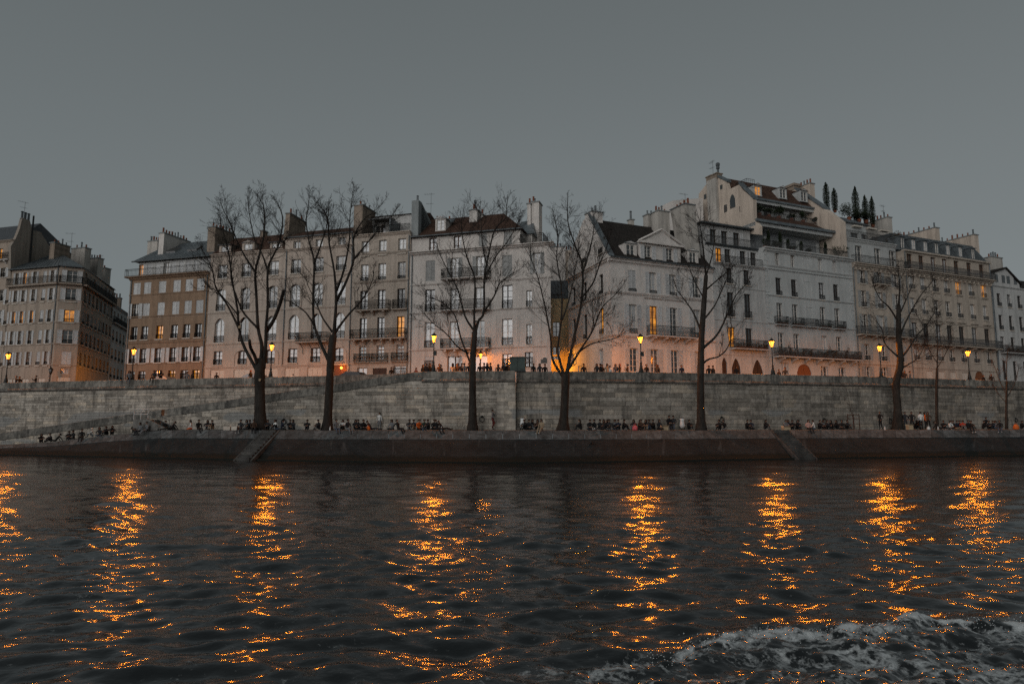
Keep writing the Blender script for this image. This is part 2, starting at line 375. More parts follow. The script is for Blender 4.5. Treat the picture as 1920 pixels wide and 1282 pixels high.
simple('bank_step', (0.066, 0.063, 0.059), 0.9, 0, 0.45, 1.5, 0.2, 0.35, 0.3)
def strip(name, rows, mat, parent=None):
    """rows: lists of (x, y, z); neighbouring rows are skinned; UVs run in metres"""
    k = len(rows[0]); mb = MB()
    for r in rows: mb.v += [tuple(p) for p in r]
    for j in range(len(rows) - 1):
        for i in range(k - 1): mb.f.append((j*k+i, j*k+i+1, (j+1)*k+i+1, (j+1)*k+i)); mb.mi.append(0)
    me = mb.mesh(name, [mat]); uvl = me.uv_layers.new(name='UVMap')
    A = np.array(mb.v).reshape(len(rows), k, 3)
    su = np.concatenate([[0], np.cumsum(np.linalg.norm(np.diff(A[0], axis=0), axis=1))])
    sv = np.concatenate([[0], np.cumsum(np.linalg.norm(np.diff(A[:, k // 2], axis=0), axis=1))])
    uv = np.zeros((len(rows), k, 2)); uv[:, :, 0] = su[None]; uv[:, :, 1] = sv[:, None]; uv = uv.reshape(-1, 2)
    li = np.zeros(len(me.loops), dtype=np.int32); me.loops.foreach_get('vertex_index', li)
    uvl.data.foreach_set('uv', uv[li].ravel()); me.polygons.foreach_set('use_smooth', [True] * len(me.polygons))
    return put(name, me, parent)

PXS = np.arange(-300, 2260, 8.0)
def edge_pt(px, o=0.0):
    s = C_EDGE.s_px(px); x, y = C_EDGE.off(s, o); return (x, y, prom_z(px))
def wat_pt(px, z=-0.6, o=0.0):
    s = C_WATER.s_px(px); x, y = C_WATER.off(s, o); return (x, y, z)
def lerp(a, b, t): return tuple(a[i] + (b[i] - a[i]) * t for i in range(3))
BAND = 0.30                                                 # the top course of dressed stones on the bank
bank_rows = []
for t in (BAND * 0.9, 0.45, 0.6, 0.75, 0.88, 1.0):
    bank_rows.append([lerp(edge_pt(p), wat_pt(p, 0.12), t) for p in PXS])
toe = [wat_pt(p, 0.12, 0.0) for p in PXS]
bank_rows += [[wat_pt(p, 0.10, 0.32) for p in PXS], [wat_pt(p, -0.9, 0.36) for p in PXS]]      # ledge at the toe, then straight down
bank = strip('embankment', bank_rows, 'bank_setts')
tag(bank, 'cobbled river bank sloping from the lower promenade down to the water', 'embankment', kind='structure')
kerb_s = np.arange(0, C_EDGE.L - 1.4, 1.35)
for s in kerb_s:
    p0, p1 = np.interp(s + 0.012, C_EDGE.s, C_EDGE.px), np.interp(s + 1.338, C_EDGE.s, C_EDGE.px)
    if p1 < -260 or p0 > 2220: continue
    j = random.uniform(0.0, 0.02); up = random.uniform(0.008, 0.03)
    def kp(px, t, o, dz):
        q = lerp(edge_pt(px, -o), wat_pt(px, 0.12), t); return (q[0], q[1], q[2] + dz)
    mb = MB(); a = [kp(p0, 0, 0.45, up), kp(p1, 0, 0.45, up), kp(p1, BAND, 0, up + j), kp(p0, BAND, 0, up + j)]
    mid0, mid1 = kp(p0, 0, 0, up + 0.01), kp(p1, 0, 0, up + 0.01)
    vs = [a[0], mid0, a[3], a[1], mid1, a[2]]; lo = [(v[0], v[1] + 0.05, v[2] - 0.25) for v in vs]
    mb.add(vs + lo, [(0, 1, 4, 3), (1, 2, 5, 4), (0, 6, 7, 1), (1, 7, 8, 2), (3, 4, 10, 9), (4, 5, 11, 10), (2, 8, 11, 5)])
    mb.build('kerb_stone', 'kerb', bank)

def wall_base(px):        # foot of the wall seen above this stretch of promenade
    c = C_RAMP if px <= 966 else C_RIGHT
    return c.P(c.s_px(px))
prom_rows = [[edge_pt(p, -0.44) for p in PXS]]
for t in (0.35, 0.7, 1.0):
    r = []
    for p in PXS:
        a = edge_pt(p, -0.44); b = wall_base(p); r.append((a[0] + (b[0] - a[0]) * t, a[1] + (b[1] - a[1]) * t + (0.5 if t == 1 else 0), prom_z(p) + 0.06 * t))
    prom_rows.append(r)
tag(strip('promenade', prom_rows, 'paving'), 'grey paved lower promenade along the river', 'promenade', kind='structure')

# ramp surface between its outer wall and the street wall
rp = np.arange(-270, 800, 8.0); rows = []
for t in (0.0, 0.5, 1.0):
    r = []
    for p in rp:
        a = C_RAMP.P(C_RAMP.s_px(p)); b = C_UP.P(C_UP.s_px(p)); r.append((a[0] + (b[0] - a[0]) * t, a[1] + (b[1] - a[1]) * t + (0.3 if t == 1 else 0.2 if t == 0 else 0), ramp_z(p) - 0.92))
    rows.append(r)
tag(strip('ramp', rows, 'paving'), 'paved ramp descending from the street to the river bank', 'ramp', kind='structure')

# street level: one sheet from behind the parapet back to the horizon
def par_base(px):
    if px < 792: return C_UP.P(C_UP.s_px(px))
    if px < 966: return C_RAMP.P(C_RAMP.s_px(px))
    return C_RIGHT.P(C_RIGHT.s_px(px))
sp = list(np.arange(-270, 2230, 8.0)); near = []; far = []; mid = []
for p in sp:
    x, y = par_base(p); g = par_z(p) - ZPAR
    near.append((x, y + 0.3, ZS + g)); mid.append((x * 1.5, y * 1.5, ZS)); far.append((x * 22, 1700, ZS - 0.5))
tag(strip('street', [near, mid, far], 'asphalt'), 'asphalt street running behind the quay parapet', 'street', kind='structure')
# pavements in front of both rows of houses are added with the houses

# ------------------------------------------------------------------ stone walls
def unit_stone(k):
    rnd = random.Random(k); c = 0.045; mb = MB(); j = lambda: rnd.uniform(-0.012, 0.012)
    f = [(-0.5 + c + j(), -1, c * 1.6 + j()), (0.5 - c + j(), -1, c * 1.6 + j()), (0.5 - c + j(), -1, 1 - c * 1.6 + j()), (-0.5 + c + j(), -1, 1 - c * 1.6 + j())]
    bk = [(-0.5, -0.6, 0), (0.5, -0.6, 0), (0.5, -0.6, 1), (-0.5, -0.6, 1)]; bb = [(x, 0, z) for x, _, z in bk]
    mb.add(f + bk + bb, [(0, 1, 2, 3)] + [(4 + i, 4 + (i + 1) % 4, (i + 1) % 4, i) for i in range(4)] + [(8 + i, 8 + (i + 1) % 4, 4 + (i + 1) % 4, 4 + i) for i in range(4)])
    return mb
STONE = [unit_stone(k) for k in range(6)]; STONE_ME = {k: [m.mesh('stone', ['stone_single' + k]) for m in STONE] for k in ('', '_pale')}

def stone_wall(root, C, s0, s1, zb, zt, keep=300, hmin=0.27, hmax=0.46, seed=1, back=0.5, kind=''):
    """courses of uneven blocks between zb(px) and zt(px); the largest `keep` are parts, the rest one joined part"""
    rnd = random.Random(seed); rows = []; gapx = 0.006; ss = np.linspace(s0, s1, max(8, int((s1 - s0) / 1.5)))
    pxs = [float(np.interp(s, C.s, C.px)) for s in ss]
    core = []
    for o, z in ((0.0, 'b'), (0.0, 't'), (-back, 't'), (-back, 'b')):
        core.append([(*C.off(s, o), zb(p) - 0.3 if z == 'b' else zt(p)) for s, p in zip(ss, pxs)])
    w = strip('wall_core', core, 'mortar', root)
    z = min(zb(p) for p in pxs) - 0.05; top = max(zt(p) for p in pxs); out = []
    while z < top:
        h = rnd.uniform(hmin, hmax); s = s0 + rnd.uniform(-0.6, 0)
        while s < s1:
            L = rnd.choice((0.5, 0.8, 1.0, 1.4, 1.9)) * rnd.uniform(0.8, 1.2) * (0.8 + h)
            a, b = max(s, s0), min(s + L, s1); s += L
            if b - a < 0.2: continue
            px = float(np.interp((a + b) / 2, C.s, C.px))
            pa, pb = float(np.interp(a, C.s, C.px)), float(np.interp(b, C.s, C.px))
            zl = max(z, zb(px) - 0.1); zh = min(z + h, min(zt(pa), zt(pb)))
            if zh - zl < 0.1: continue
            out.append((a + gapx, b - gapx, zl + 0.005, zh - 0.005))
        z += h
    
    def shown(q):          # larger in the picture first; blocks beyond the frame last
        m_ = (q[0] + q[1]) / 2; p_ = float(np.interp(m_, C.s, C.px)); return -(q[1] - q[0]) * (q[3] - q[2]) / C.P(m_)[1] ** 2 * (1 if -5 < p_ < 1925 else 0.01)
    out.sort(key=shown)
    v = []; f = []; tint = []
    for i, (a, b, zl, zh) in enumerate(out):
        s = (a + b) / 2; x, y = C.P(s); an = C.ang(s); pr = rnd.uniform(0.035, 0.075); q = rnd.randrange(6)
        if i < keep:
            o = put('stone', STONE_ME[kind][q], root, (x, y, zl), an); o.scale = (b - a, pr, zh - zl)
        else:
            ca, sa = math.cos(an), math.sin(an); n0 = len(v)
            for (ux, uy, uz) in STONE[q].v:
                lx, ly = ux * (b - a), uy * pr; v.append((x + lx * ca - ly * sa, y + lx * sa + ly * ca, zl + uz * (zh - zl)))
            f += [tuple(t + n0 for t in ff) for ff in STONE[q].f]; tint += [rnd.random()] * len(STONE[q].v)
    if v:
        me = bpy.data.meshes.new('stone_courses'); me.from_pydata(v, [], f); me.materials.append(MAT['stone_mass' + kind])
        at_ = me.attributes.new('tint', 'FLOAT', 'POINT'); at_.data.foreach_set('value', tint)
        tag(put('stone_courses', me, root), kind='stuff')

def run_blocks(root, name, C, s0, s1, prof, L, mat, zf, jit=0.01, gap=0.012):
    """blocks laid end to end along C; prof is a (out, z) outline (anticlockwise seen along the run), zf(px) the height it sits at"""
    s = s0; rnd = random.Random(len(name) + int(s0 * 7))
    while s < s1 - 0.3:
        l = L * rnd.uniform(0.8, 1.25); e = min(s + l, s1)
        if s1 - e < 0.5: e = s1
        j = rnd.uniform(-jit, jit); k = len(prof); vs = []
        for q in (s + gap / 2, e - gap / 2):
            z = zf(float(np.interp(q, C.s, C.px)))
            for o, dz in prof: x, y = C.off(q, o + j); vs.append((x, y, z + dz))
        c = Vector(vs[0]); vs = [tuple(Vector(p) - c) for p in vs]
        mb = MB(); mb.add(vs, [tuple(range(k)), tuple(reversed(range(k, 2 * k)))] + [(i, i + k, (i + 1) % k + k, (i + 1) % k) for i in range(k)])
        mb.build(name, mat, root, c); s = e
# profile of the parapet: roll moulding below, plain blocks above
ROLL = [(0.02, -1.02), (0.17, -0.97), (0.22, -0.86), (0.19, -0.74), (0.05, -0.70), (-0.4, -0.70), (-0.4, -1.02)]
PARA = [(0.06, -0.69), (0.06, -0.02), (0.03, 0.0), (-0.36, 0.0), (-0.36, -0.69)]
RAMPCOP = [(0.03, -0.78), (0.11, -0.72), (0.11, -0.42), (0.07, -0.40), (0.07, -0.03), (0.03, 0.0), (-0.34, 0.0), (-0.34, -0.78)]

wr = thing('quay_wall', 'tall pale stone quay wall right of the corner pier, below the street', 'wall')
sR0, sR1 = C_RIGHT.s_px(968), C_RIGHT.s_px(2225)
stone_wall(wr, C_RIGHT, sR0, sR1, lambda p: ZP, lambda p: par_z(p) - 1.0, seed=3)
run_blocks(wr, 'moulding', C_RIGHT, sR0, sR1, ROLL, 1.6, 'coping', par_z)
run_blocks(wr, 'parapet_block', C_RIGHT, sR0, sR1, PARA, 1.5, 'parapet_stone', par_z)

wm = thing('ramp_wall', 'stone wall carrying the sloping ramp, plain blocks rising to the corner pier', 'wall')
sM0, sM1 = C_RAMP.s_px(-270), C_RAMP.s_px(966)
sG0, sG1 = C_RAMP.s_px(302), C_RAMP.s_px(313)                       # gap where the small stair leaves the ramp
stone_wall(wm, C_RAMP, sM0, sM1, prom_z, lambda p: ramp_z(p) - 0.6, hmin=0.26, hmax=0.36, seed=5, kind='_pale')
sTop = C_RAMP.s_px(790)
run_blocks(wm, 'ramp_coping', C_RAMP, sM0, sG0, RAMPCOP, 1.5, 'coping', ramp_z)
run_blocks(wm, 'ramp_coping', C_RAMP, sG1, sTop, RAMPCOP, 1.5, 'coping', ramp_z)
run_blocks(wm, 'moulding', C_RAMP, sTop, sM1, ROLL, 1.6, 'coping', par_z)
run_blocks(wm, 'parapet_block', C_RAMP, sTop, sM1, PARA, 1.5, 'parapet_stone', par_z)
# corner pier: long pale courses ending the ramp wall, with its return to the recessed wall beside it
a0, a1 = C_RAMP.s_px(931), C_RAMP.s_px(967); z = ZP
pr = random.Random(4)
while z < ZPAR - 1.05:
    h = min(0.36, ZPAR - 1.03 - z); x, y = C_RAMP.off((a0 + a1) / 2, 0.10); cut = pr.uniform(0.35, 0.65)
    for u0, u1 in ((a0, a0 + (a1 - a0) * cut), (a0 + (a1 - a0) * cut, a1)):
        x, y = C_RAMP.off((u0 + u1) / 2, 0.0); mb = MB(); w = (u1 - u0) / 2 - 0.008
        mb.box(-w, w, -0.12 - pr.uniform(0, 0.012), 0.75, 0.006, h - 0.006); mb.build('pier_stone', 'stone_single_pale', wm, (x, y, z), C_RAMP.ang((u0 + u1) / 2))
    z += h

wu = thing('street_wall', 'stained stone wall above the ramp, carrying the street parapet at left', 'wall')
sU0, sU1 = C_UP.s_px(-270), C_UP.s_px(790)
stone_wall(wu, C_UP, sU0, sU1, lambda p: max(1.2, ramp_z(p) - 1.0), lambda p: par_z(p) - 1.0, hmin=0.25, hmax=0.34, seed=9, kind='_pale')
run_blocks(wu, 'moulding', C_UP, sU0, sU1, ROLL, 1.6, 'coping', par_z)
run_blocks(wu, 'parapet_block', C_UP, sU0, sU1, PARA, 1.5, 'parapet_stone', par_z)

# small stair from the ramp down to the promenade, with a white railing
simple('rail_white', (0.42, 0.43, 0.42), 0.5, 0.2, 0.1, 5)
simple('rail_grey', (0.10, 0.105, 0.105), 0.5, 0.4, 0.2, 5)
st = thing('quay_stair', 'small stone stair dropping from the gap in the ramp to the promenade', 'stair')
sA = C_RAMP.s_px(282); zl = ramp_z(300) - 0.95
def sp_(s, o, z): x, y = C_RAMP.off(s, o); return (x, y, z)
sl0, sl1 = C_RAMP.s_px(272), C_RAMP.s_px(298); sl2 = C_RAMP.s_px(338)
def slab(s0, s1, z0, z1, name, mat='step_stone', o0=0.08, o1=1.45):
    mb = MB(); p = [sp_(s0, o1, z0), sp_(s1, o1, z0), sp_(s1, o0, z0), sp_(s0, o0, z0)]
    mb.hexa(p + [(q[0], q[1], z1) for q in p]); return mb.build(name, mat, st)
slab(sl0, sl1, prom_z(270) - 0.2, zl, 'landing')
nst = 11
for i in range(nst):
    u0 = sl1 + (sl2 - sl1) * i / nst; u1 = sl1 + (sl2 - sl1) * (i + 1) / nst; zt = zl - (zl - ZP) * (i + 0.6) / nst
    slab(u0, u1, ZP - 0.1, zt, 'step')
mb = MB(); p = [sp_(sl1, 1.62, ZP), sp_(sl2, 1.62, ZP), sp_(sl2, 1.46, ZP), sp_(sl1, 1.46, ZP)]
mb.hexa(p + [(p[0][0], p[0][1], zl + 0.12), (p[1][0], p[1][1], ZP + 0.12), (p[2][0], p[2][1], ZP + 0.12), (p[3][0], p[3][1], zl + 0.12)])
mb.build('stringer', 'step_stone', st)
mb = MB()
for h in (0.5, 0.95): mb.tube([sp_(sl0, 1.4, zl + h), sp_(sl1, 1.4, zl + h)], 0.035, 6)
for s in (sl0, (sl0 + sl1) / 2, sl1): mb.tube([sp_(s, 1.4, zl), sp_(s, 1.4, zl + 0.95)], 0.035, 6)
mb.build('landing_rail', 'rail_white', st)
mb = MB()
for h in (0.5, 0.9): mb.tube([sp_(sl1, 1.42, zl + h), sp_(sl2, 1.42, ZP + h)], 0.03, 6)
for t in (0.33, 0.66, 1.0): mb.tube([sp_(sl1 + (sl2 - sl1) * t, 1.42, zl + (ZP - zl) * t), sp_(sl1 + (sl2 - sl1) * t, 1.42, zl + (ZP - zl) * t + 0.9)], 0.03, 6)
mb.build('stair_rail', 'rail_grey', st)

# two flights of steps cut into the bank
def bank_steps(px, w, label):
    root = thing('bank_steps', label, 'steps'); e = Vector(edge_pt(px)); nn = C_EDGE.N(C_EDGE.s_px(px)); b = e + Vector((nn.x, nn.y, 0)) * 3.5; b.z = -0.05; d = (b - e); flat = Vector((d.x, d.y, 0)).normalized()
    t = Vector((-flat.y, flat.x, 0)); k = 11
    for i in range(k):
        p = e + d * ((i + 0.0) / k); q = e + d * ((i + 1.0) / k); z1 = p.z - 0.05
        c = [p + t * (-w/2), p + t * (w/2), q + t * (w/2), q + t * (-w/2)]
        mb = MB(); mb.add([(v.x, v.y, z1 - 0.5) for v in c] + [(v.x, v.y, z1 + 0.1) for v in c], [(0,1,2,3),(7,6,5,4),(4,5,1,0),(5,6,2,1),(6,7,3,2),(7,4,0,3)])
        mb.build('step', 'bank_step', root)
    for sgn in (-1, 1):
        o = t * (sgn * (w / 2 + 0.16)); hw = t * 0.09
        a0, a1, b0, b1 = e + o - hw, e + o + hw, b + o - hw, b + o + hw
        mb = MB(); mb.hexa([a0 - Vector((0,0,.3)), b0 - Vector((0,0,.3)), b1 - Vector((0,0,.3)), a1 - Vector((0,0,.3)), a0 + Vector((0,0,.07)), b0 + Vector((0,0,.07)), b1 + Vector((0,0,.07)), a1 + Vector((0,0,.07))])
        mb.build('side_kerb', 'bank_step', root)
bank_steps(509, 1.3, 'worn stone steps cut into the bank below the second bare tree')
bank_steps(1461, 1.5, 'worn stone steps cut into the bank between the fifth and sixth trees')

# ------------------------------------------------------------------ the river: one sheet, waves as geometry, ripples as relief
def water():
    rng = np.random.default_rng(11)
    r = np.concatenate([[-150, -40, -12, -5, -2.5, -1.5, -1.15], np.linspace(-0.98, 0.98, 560), [1.15, 1.5, 2.5, 5, 12, 40, 150]])
    yy = [-400, -120, -40, -12, -3, 0.5, 2.0, 3.2, 4.2]; y = 5.0
    while y < 70: yy.append(y); y += max(0.035, y * y / (683 * CZ) * 0.8 * (1 if y < 30 else 0.6))
    yy += [71.5, 75, 82]; yy = np.array(yy)
    Y, Rr = np.meshgrid(yy, r, indexing='ij'); X = Rr * np.maximum(Y, 5.0)
    dy = np.gradient(yy)[:, None] * np.ones_like(X)
    dx = np.abs(np.gradient(r))[None, :] * np.maximum(Y, 5.0); cell = np.maximum(dx, dy * 0.7)
    Z = np.zeros_like(X)
    for k in range(64):
        lam = 0.45 * (5.0 / 0.45) ** rng.random() if k > 5 else rng.uniform(4, 8)
        th = rng.normal(R(80), R(38)); a = 0.0066 * lam ** 0.5 * rng.uniform(0.5, 1.0) * (0.62 if lam > 2.2 else 1.0)
        ph = rng.uniform(0, 6.28); kx, ky = math.cos(th) * 6.283 / lam, math.sin(th) * 6.283 / lam
        w = np.clip((lam / cell - 3.0) / 3.0, 0, 1)
        wob = 0.8 * np.sin(X * 0.13 + k) + 0.8 * np.sin(Y * 0.11 + 2.1 * k)
        s = np.sin(kx * X + ky * Y + ph + wob); Z += w * a * (s + 0.28 * np.cos(2 * (kx * X + ky * Y + ph + wob)))
    # the boat's wake rolling in at the lower right
    xc = [-5, -1, 0.3, 1.9, 3.0, 4.2, 5.6, 8.0, 14, 60]; yc = [6.6, 7.5, 8.0, 8.7, 9.15, 9.5, 9.6, 9.8, 10.7, 20]
    YC = np.interp(X, xc, yc) + 0.16 * np.sin(X * 2.3 + 1) + 0.07 * np.sin(X * 5.9); D = Y - YC
    A = np.interp(X, [-5, 1.2, 3.0, 4.8, 7.5, 20], [0, 0.0, 0.05, 0.11, 0.14, 0.14])
    Z += A * np.where(D > 0, np.exp(-(D / 0.42) ** 2), np.exp(-(D / 1.05) ** 2))
    tr = np.interp(X, [0.2, 2.0, 4.5], [0, 0.7, 1.0]) * (0.6 * np.exp(-((D + 1.3) / 1.5) ** 2) + 1.3 * np.exp(-((D + 0.08) / 0.22) ** 2))
    for k in range(60):
        lam = 0.11 * (1.2 / 0.11) ** rng.random(); th = rng.uniform(0, 6.28); w = np.clip((lam / cell - 2.5) / 2, 0, 1)
        Z += tr * w * 0.0070 * lam ** 0.5 * np.sin(6.283 / lam * (math.cos(th) * X + math.sin(th) * Y) + rng.uniform(0, 6.28) + np.sin(X * 3 + k) + np.sin(Y * 2.7 + k))
    foam = np.clip(np.interp(X, [-1.2, 1.0, 3.5], [0, 0.62, 1.0]), 0, 1) * np.where(D > 0, np.exp(-(D / 0.16) ** 2), 0.50 * np.exp(-(np.abs(D + 1.2) / 1.5) ** 3) * (0.75 + 0.25 * np.sin(X * 1.7 + Y * 2.3)) + 0.5 * np.exp(-(D / 0.22) ** 2))
    nr, nc = X.shape; V = np.stack([X, Y, Z], -1).reshape(-1, 3)
    idx = np.arange(nr * nc).reshape(nr, nc); F = np.stack([idx[:-1, :-1], idx[:-1, 1:], idx[1:, 1:], idx[1:, :-1]], -1).reshape(-1, 4)
    me = bpy.data.meshes.new('river'); me.vertices.add(len(V)); me.vertices.foreach_set('co', V.ravel())
    me.loops.add(F.size); me.loops.foreach_set('vertex_index', F.ravel().astype(np.int32))
    me.polygons.add(len(F)); me.polygons.foreach_set('loop_start', np.arange(0, F.size, 4, dtype=np.int32))
    me.polygons.foreach_set('use_smooth', np.ones(len(F), dtype=bool))
    fa = me.attributes.new('foam', 'FLOAT', 'POINT'); fa.data.foreach_set('value', foam.ravel().astype(np.float32))
    me.update(); me.validate(); return me
def water_mat():
    m, n, l, b = new_mat('river_water')
    pos = N(n, 'ShaderNodeNewGeometry').outputs['Position']
    b.inputs['Base Color'].default_value = (0.009, 0.011, 0.012, 1); b.inputs['IOR'].default_value = 1.45
    b.inputs['Roughness'].default_value = 0.125
    hs_ = [(0.62, (0.9, 1.1, 1), 0.3, 0.006), (1.9, (0.95, 1.15, 1), -0.35, 0.010), (5.2, (1.0, 1.2, 1), 0.15, 0.0108), (12.0, (1.0, 1.2, 1), -0.2, 0.0042), (29.0, (1.0, 1.15, 1), 0.4, 0.0008)]
    acc = None
    for sc_, mp, rz, amp in hs_:
        h = noise(n, l, mapping(n, l, pos, mp, (0, 0, rz)), sc_, 2, 0.5)
        ma = N(n, 'ShaderNodeMath', operation='MULTIPLY_ADD'); l.new(h, ma.inputs[0]); ma.inputs[1].default_value = amp
        if acc is not None: l.new(acc, ma.inputs[2])
        else: ma.inputs[2].default_value = 0.0
        acc = ma.outputs[0]
    bp = N(n, 'ShaderNodeBump'); bp.inputs['Distance'].default_value = 1.0
    gust = noise(n, l, mapping(n, l, pos, (0.10, 0.22, 1)), 1.0, 3, 0.5)
    gs = N(n, 'ShaderNodeMapRange'); l.new(gust, gs.inputs[0]); gs.inputs[1].default_value = 0.3; gs.inputs[2].default_value = 0.7; gs.inputs[3].default_value = 0.6; gs.inputs[4].default_value = 1.0
    l.new(gs.outputs[0], bp.inputs['Strength'])
    l.new(acc, bp.inputs['Height']); l.new(bp.outputs[0], b.inputs['Normal'])
    # foam
    fa = N(n, 'ShaderNodeAttribute'); fa.attribute_name = 'foam'
    wn = noise(n, l, pos, 1.2, 2, 0.5, 1); wv = mixc(n, l, 0.28, pos, wn)
    fn = noise(n, l, wv, 2.6, 7, 0.66); fn2 = noise(n, l, wv, 11.0, 6, 0.75)
    def mth(op, x, y):
        m_ = N(n, 'ShaderNodeMath', operation=op)
        for k_, q_ in enumerate((x, y)):
            if isinstance(q_, (int, float)): m_.inputs[k_].default_value = q_
            elif q_ is not None: l.new(q_, m_.inputs[k_])
        return m_.outputs[0]
    rdg = mth('SUBTRACT', 1.0, mth('MULTIPLY', mth('ABSOLUTE', mth('SUBTRACT', fn, 0.5), None), 5.5))       # thin curling threads
    pat = mth('MULTIPLY', mth('MAXIMUM', rdg, 0.0), mth('MULTIPLY_ADD', fn2, 1.4)); pat.node.inputs[1].links[0].from_node.inputs[2].default_value = 0.25
    thr = mth('SUBTRACT', 1.0, mth('MULTIPLY', fa.outputs['Fac'], 0.86))
    fc = ramp(n, l, mth('SUBTRACT', pat, thr), [(0.0, 0.0), (0.5, 0.8)])
    df = N(n, 'ShaderNodeBsdfDiffuse'); df.inputs[0].default_value = (0.58, 0.61, 0.61, 1)
    ms = N(n, 'ShaderNodeMixShader'); l.new(fc, ms.inputs[0]); l.new(b.outputs[0], ms.inputs[1]); l.new(df.outputs[0], ms.inputs[2])
    out = [x for x in n if x.type == 'OUTPUT_MATERIAL'][0]; l.new(ms.outputs[0], out.inputs[0])
water_mat()
wme = water(); wme.materials.append(MAT['river_water'])
tag(put('river', wme), 'dark rippled river with a white foaming wake at lower right', 'river', kind='structure')

# droplets thrown up along the wake's crest
simple('spray_white', (0.55, 0.58, 0.58), 0.4, 0, 0.1, 5)
spr = MB(); rs = random.Random(77); oct_ = [(1, 0, 0), (0, 1, 0), (-1, 0, 0), (0, -1, 0), (0, 0, 1), (0, 0, -1)]; of_ = [(0, 1, 4), (1, 2, 4), (2, 3, 4), (3, 0, 4), (1, 0, 5), (2, 1, 5), (3, 2, 5), (0, 3, 5)]
for _ in range(900):
    x = rs.uniform(1.6, 9.0); yc_ = float(np.interp(x, [-5, -1, 0.3, 1.9, 3.0, 4.2, 5.6, 8.0, 14], [6.6, 7.5, 8.0, 8.7, 9.15, 9.5, 9.6, 9.8, 10.7])) + 0.16 * math.sin(x * 2.3 + 1) + 0.07 * math.sin(x * 5.9)
    h = float(np.interp(x, [1.2, 3.0, 4.8, 7.5], [0.03, 0.06, 0.12, 0.15])); z = h * rs.uniform(0.5, 1.0) + abs(rs.gauss(0, 0.05)); r = rs.uniform(0.003, 0.009)
    y = yc_ + rs.gauss(-0.06, 0.14); spr.add([(x + a_ * r, y + b_ * r, z + c_ * r) for a_, b_, c_ in oct_], of_)
tag(spr.build('spray', 'spray_white'), 'fine white droplets flying off the crest of the boat wake', 'spray', kind='stuff')

# ------------------------------------------------------------------ house kit
class Face:
    """one upright front of a house: x runs along it, y goes in from the river side, z up from the street"""
    def __init__(self, root, P, ang, base):
        self.root = root; self.P = Vector(P); self.ang = ang; self.base = Vector(base)
        self.d = Vector((math.cos(ang), math.sin(ang))); self.i = Vector((-math.sin(ang), math.cos(ang)))
        self.rects = []
    def L(self, px, py, y=0.0):
        a, b = ray(px, py); p = self.P + self.i * y
        x = (p.x - a * p.y) / (a * self.d.y - self.d.x)
        return x, CZ + b * (p.y + x * self.d.y) - ZS
    def x(self, px, py, y=0.0): return self.L(px, py, y)[0]
    def z(self, px, py, y=0.0): return self.L(px, py, y)[1]
    def loc(self, x=0, y=0, z=0):
        p = self.P + self.d * x + self.i * y - self.base; return (p.x, p.y, z)
    def put(self, name, me, x=0, y=0, z=0, parent=None):
        if parent is None: return put(name, me, self.root, self.loc(x, y, z), self.ang)
        p = put(name, me, parent); p.location = (x, y, z); return p
    def build(self, mb, name, mats, x=0, y=0, z=0):
        return self.put(name, mb.mesh(name, [mats] if isinstance(mats, str) else mats), x, y, z)

def line_point(P, ang, px, py):
    a, _ = ray(px, py); d = Vector((math.cos(ang), math.sin(ang)))
    x = (P[0] - a * P[1]) / (a * d.y - d.x); return Vector(P) + d * x
ROW_L = ((3.85, 70.0), R(-16.0))
ROW_R = ((ray(1147.8, 695)[0] * 69.0, 69.0), R(24.0))
def house(name, label, row, px, py):
    p = line_point(row[0], row[1], px, py)
    root = thing(name, label, 'building', (p.x, p.y, ZS)); return root, Face(root, p, row[1], p)

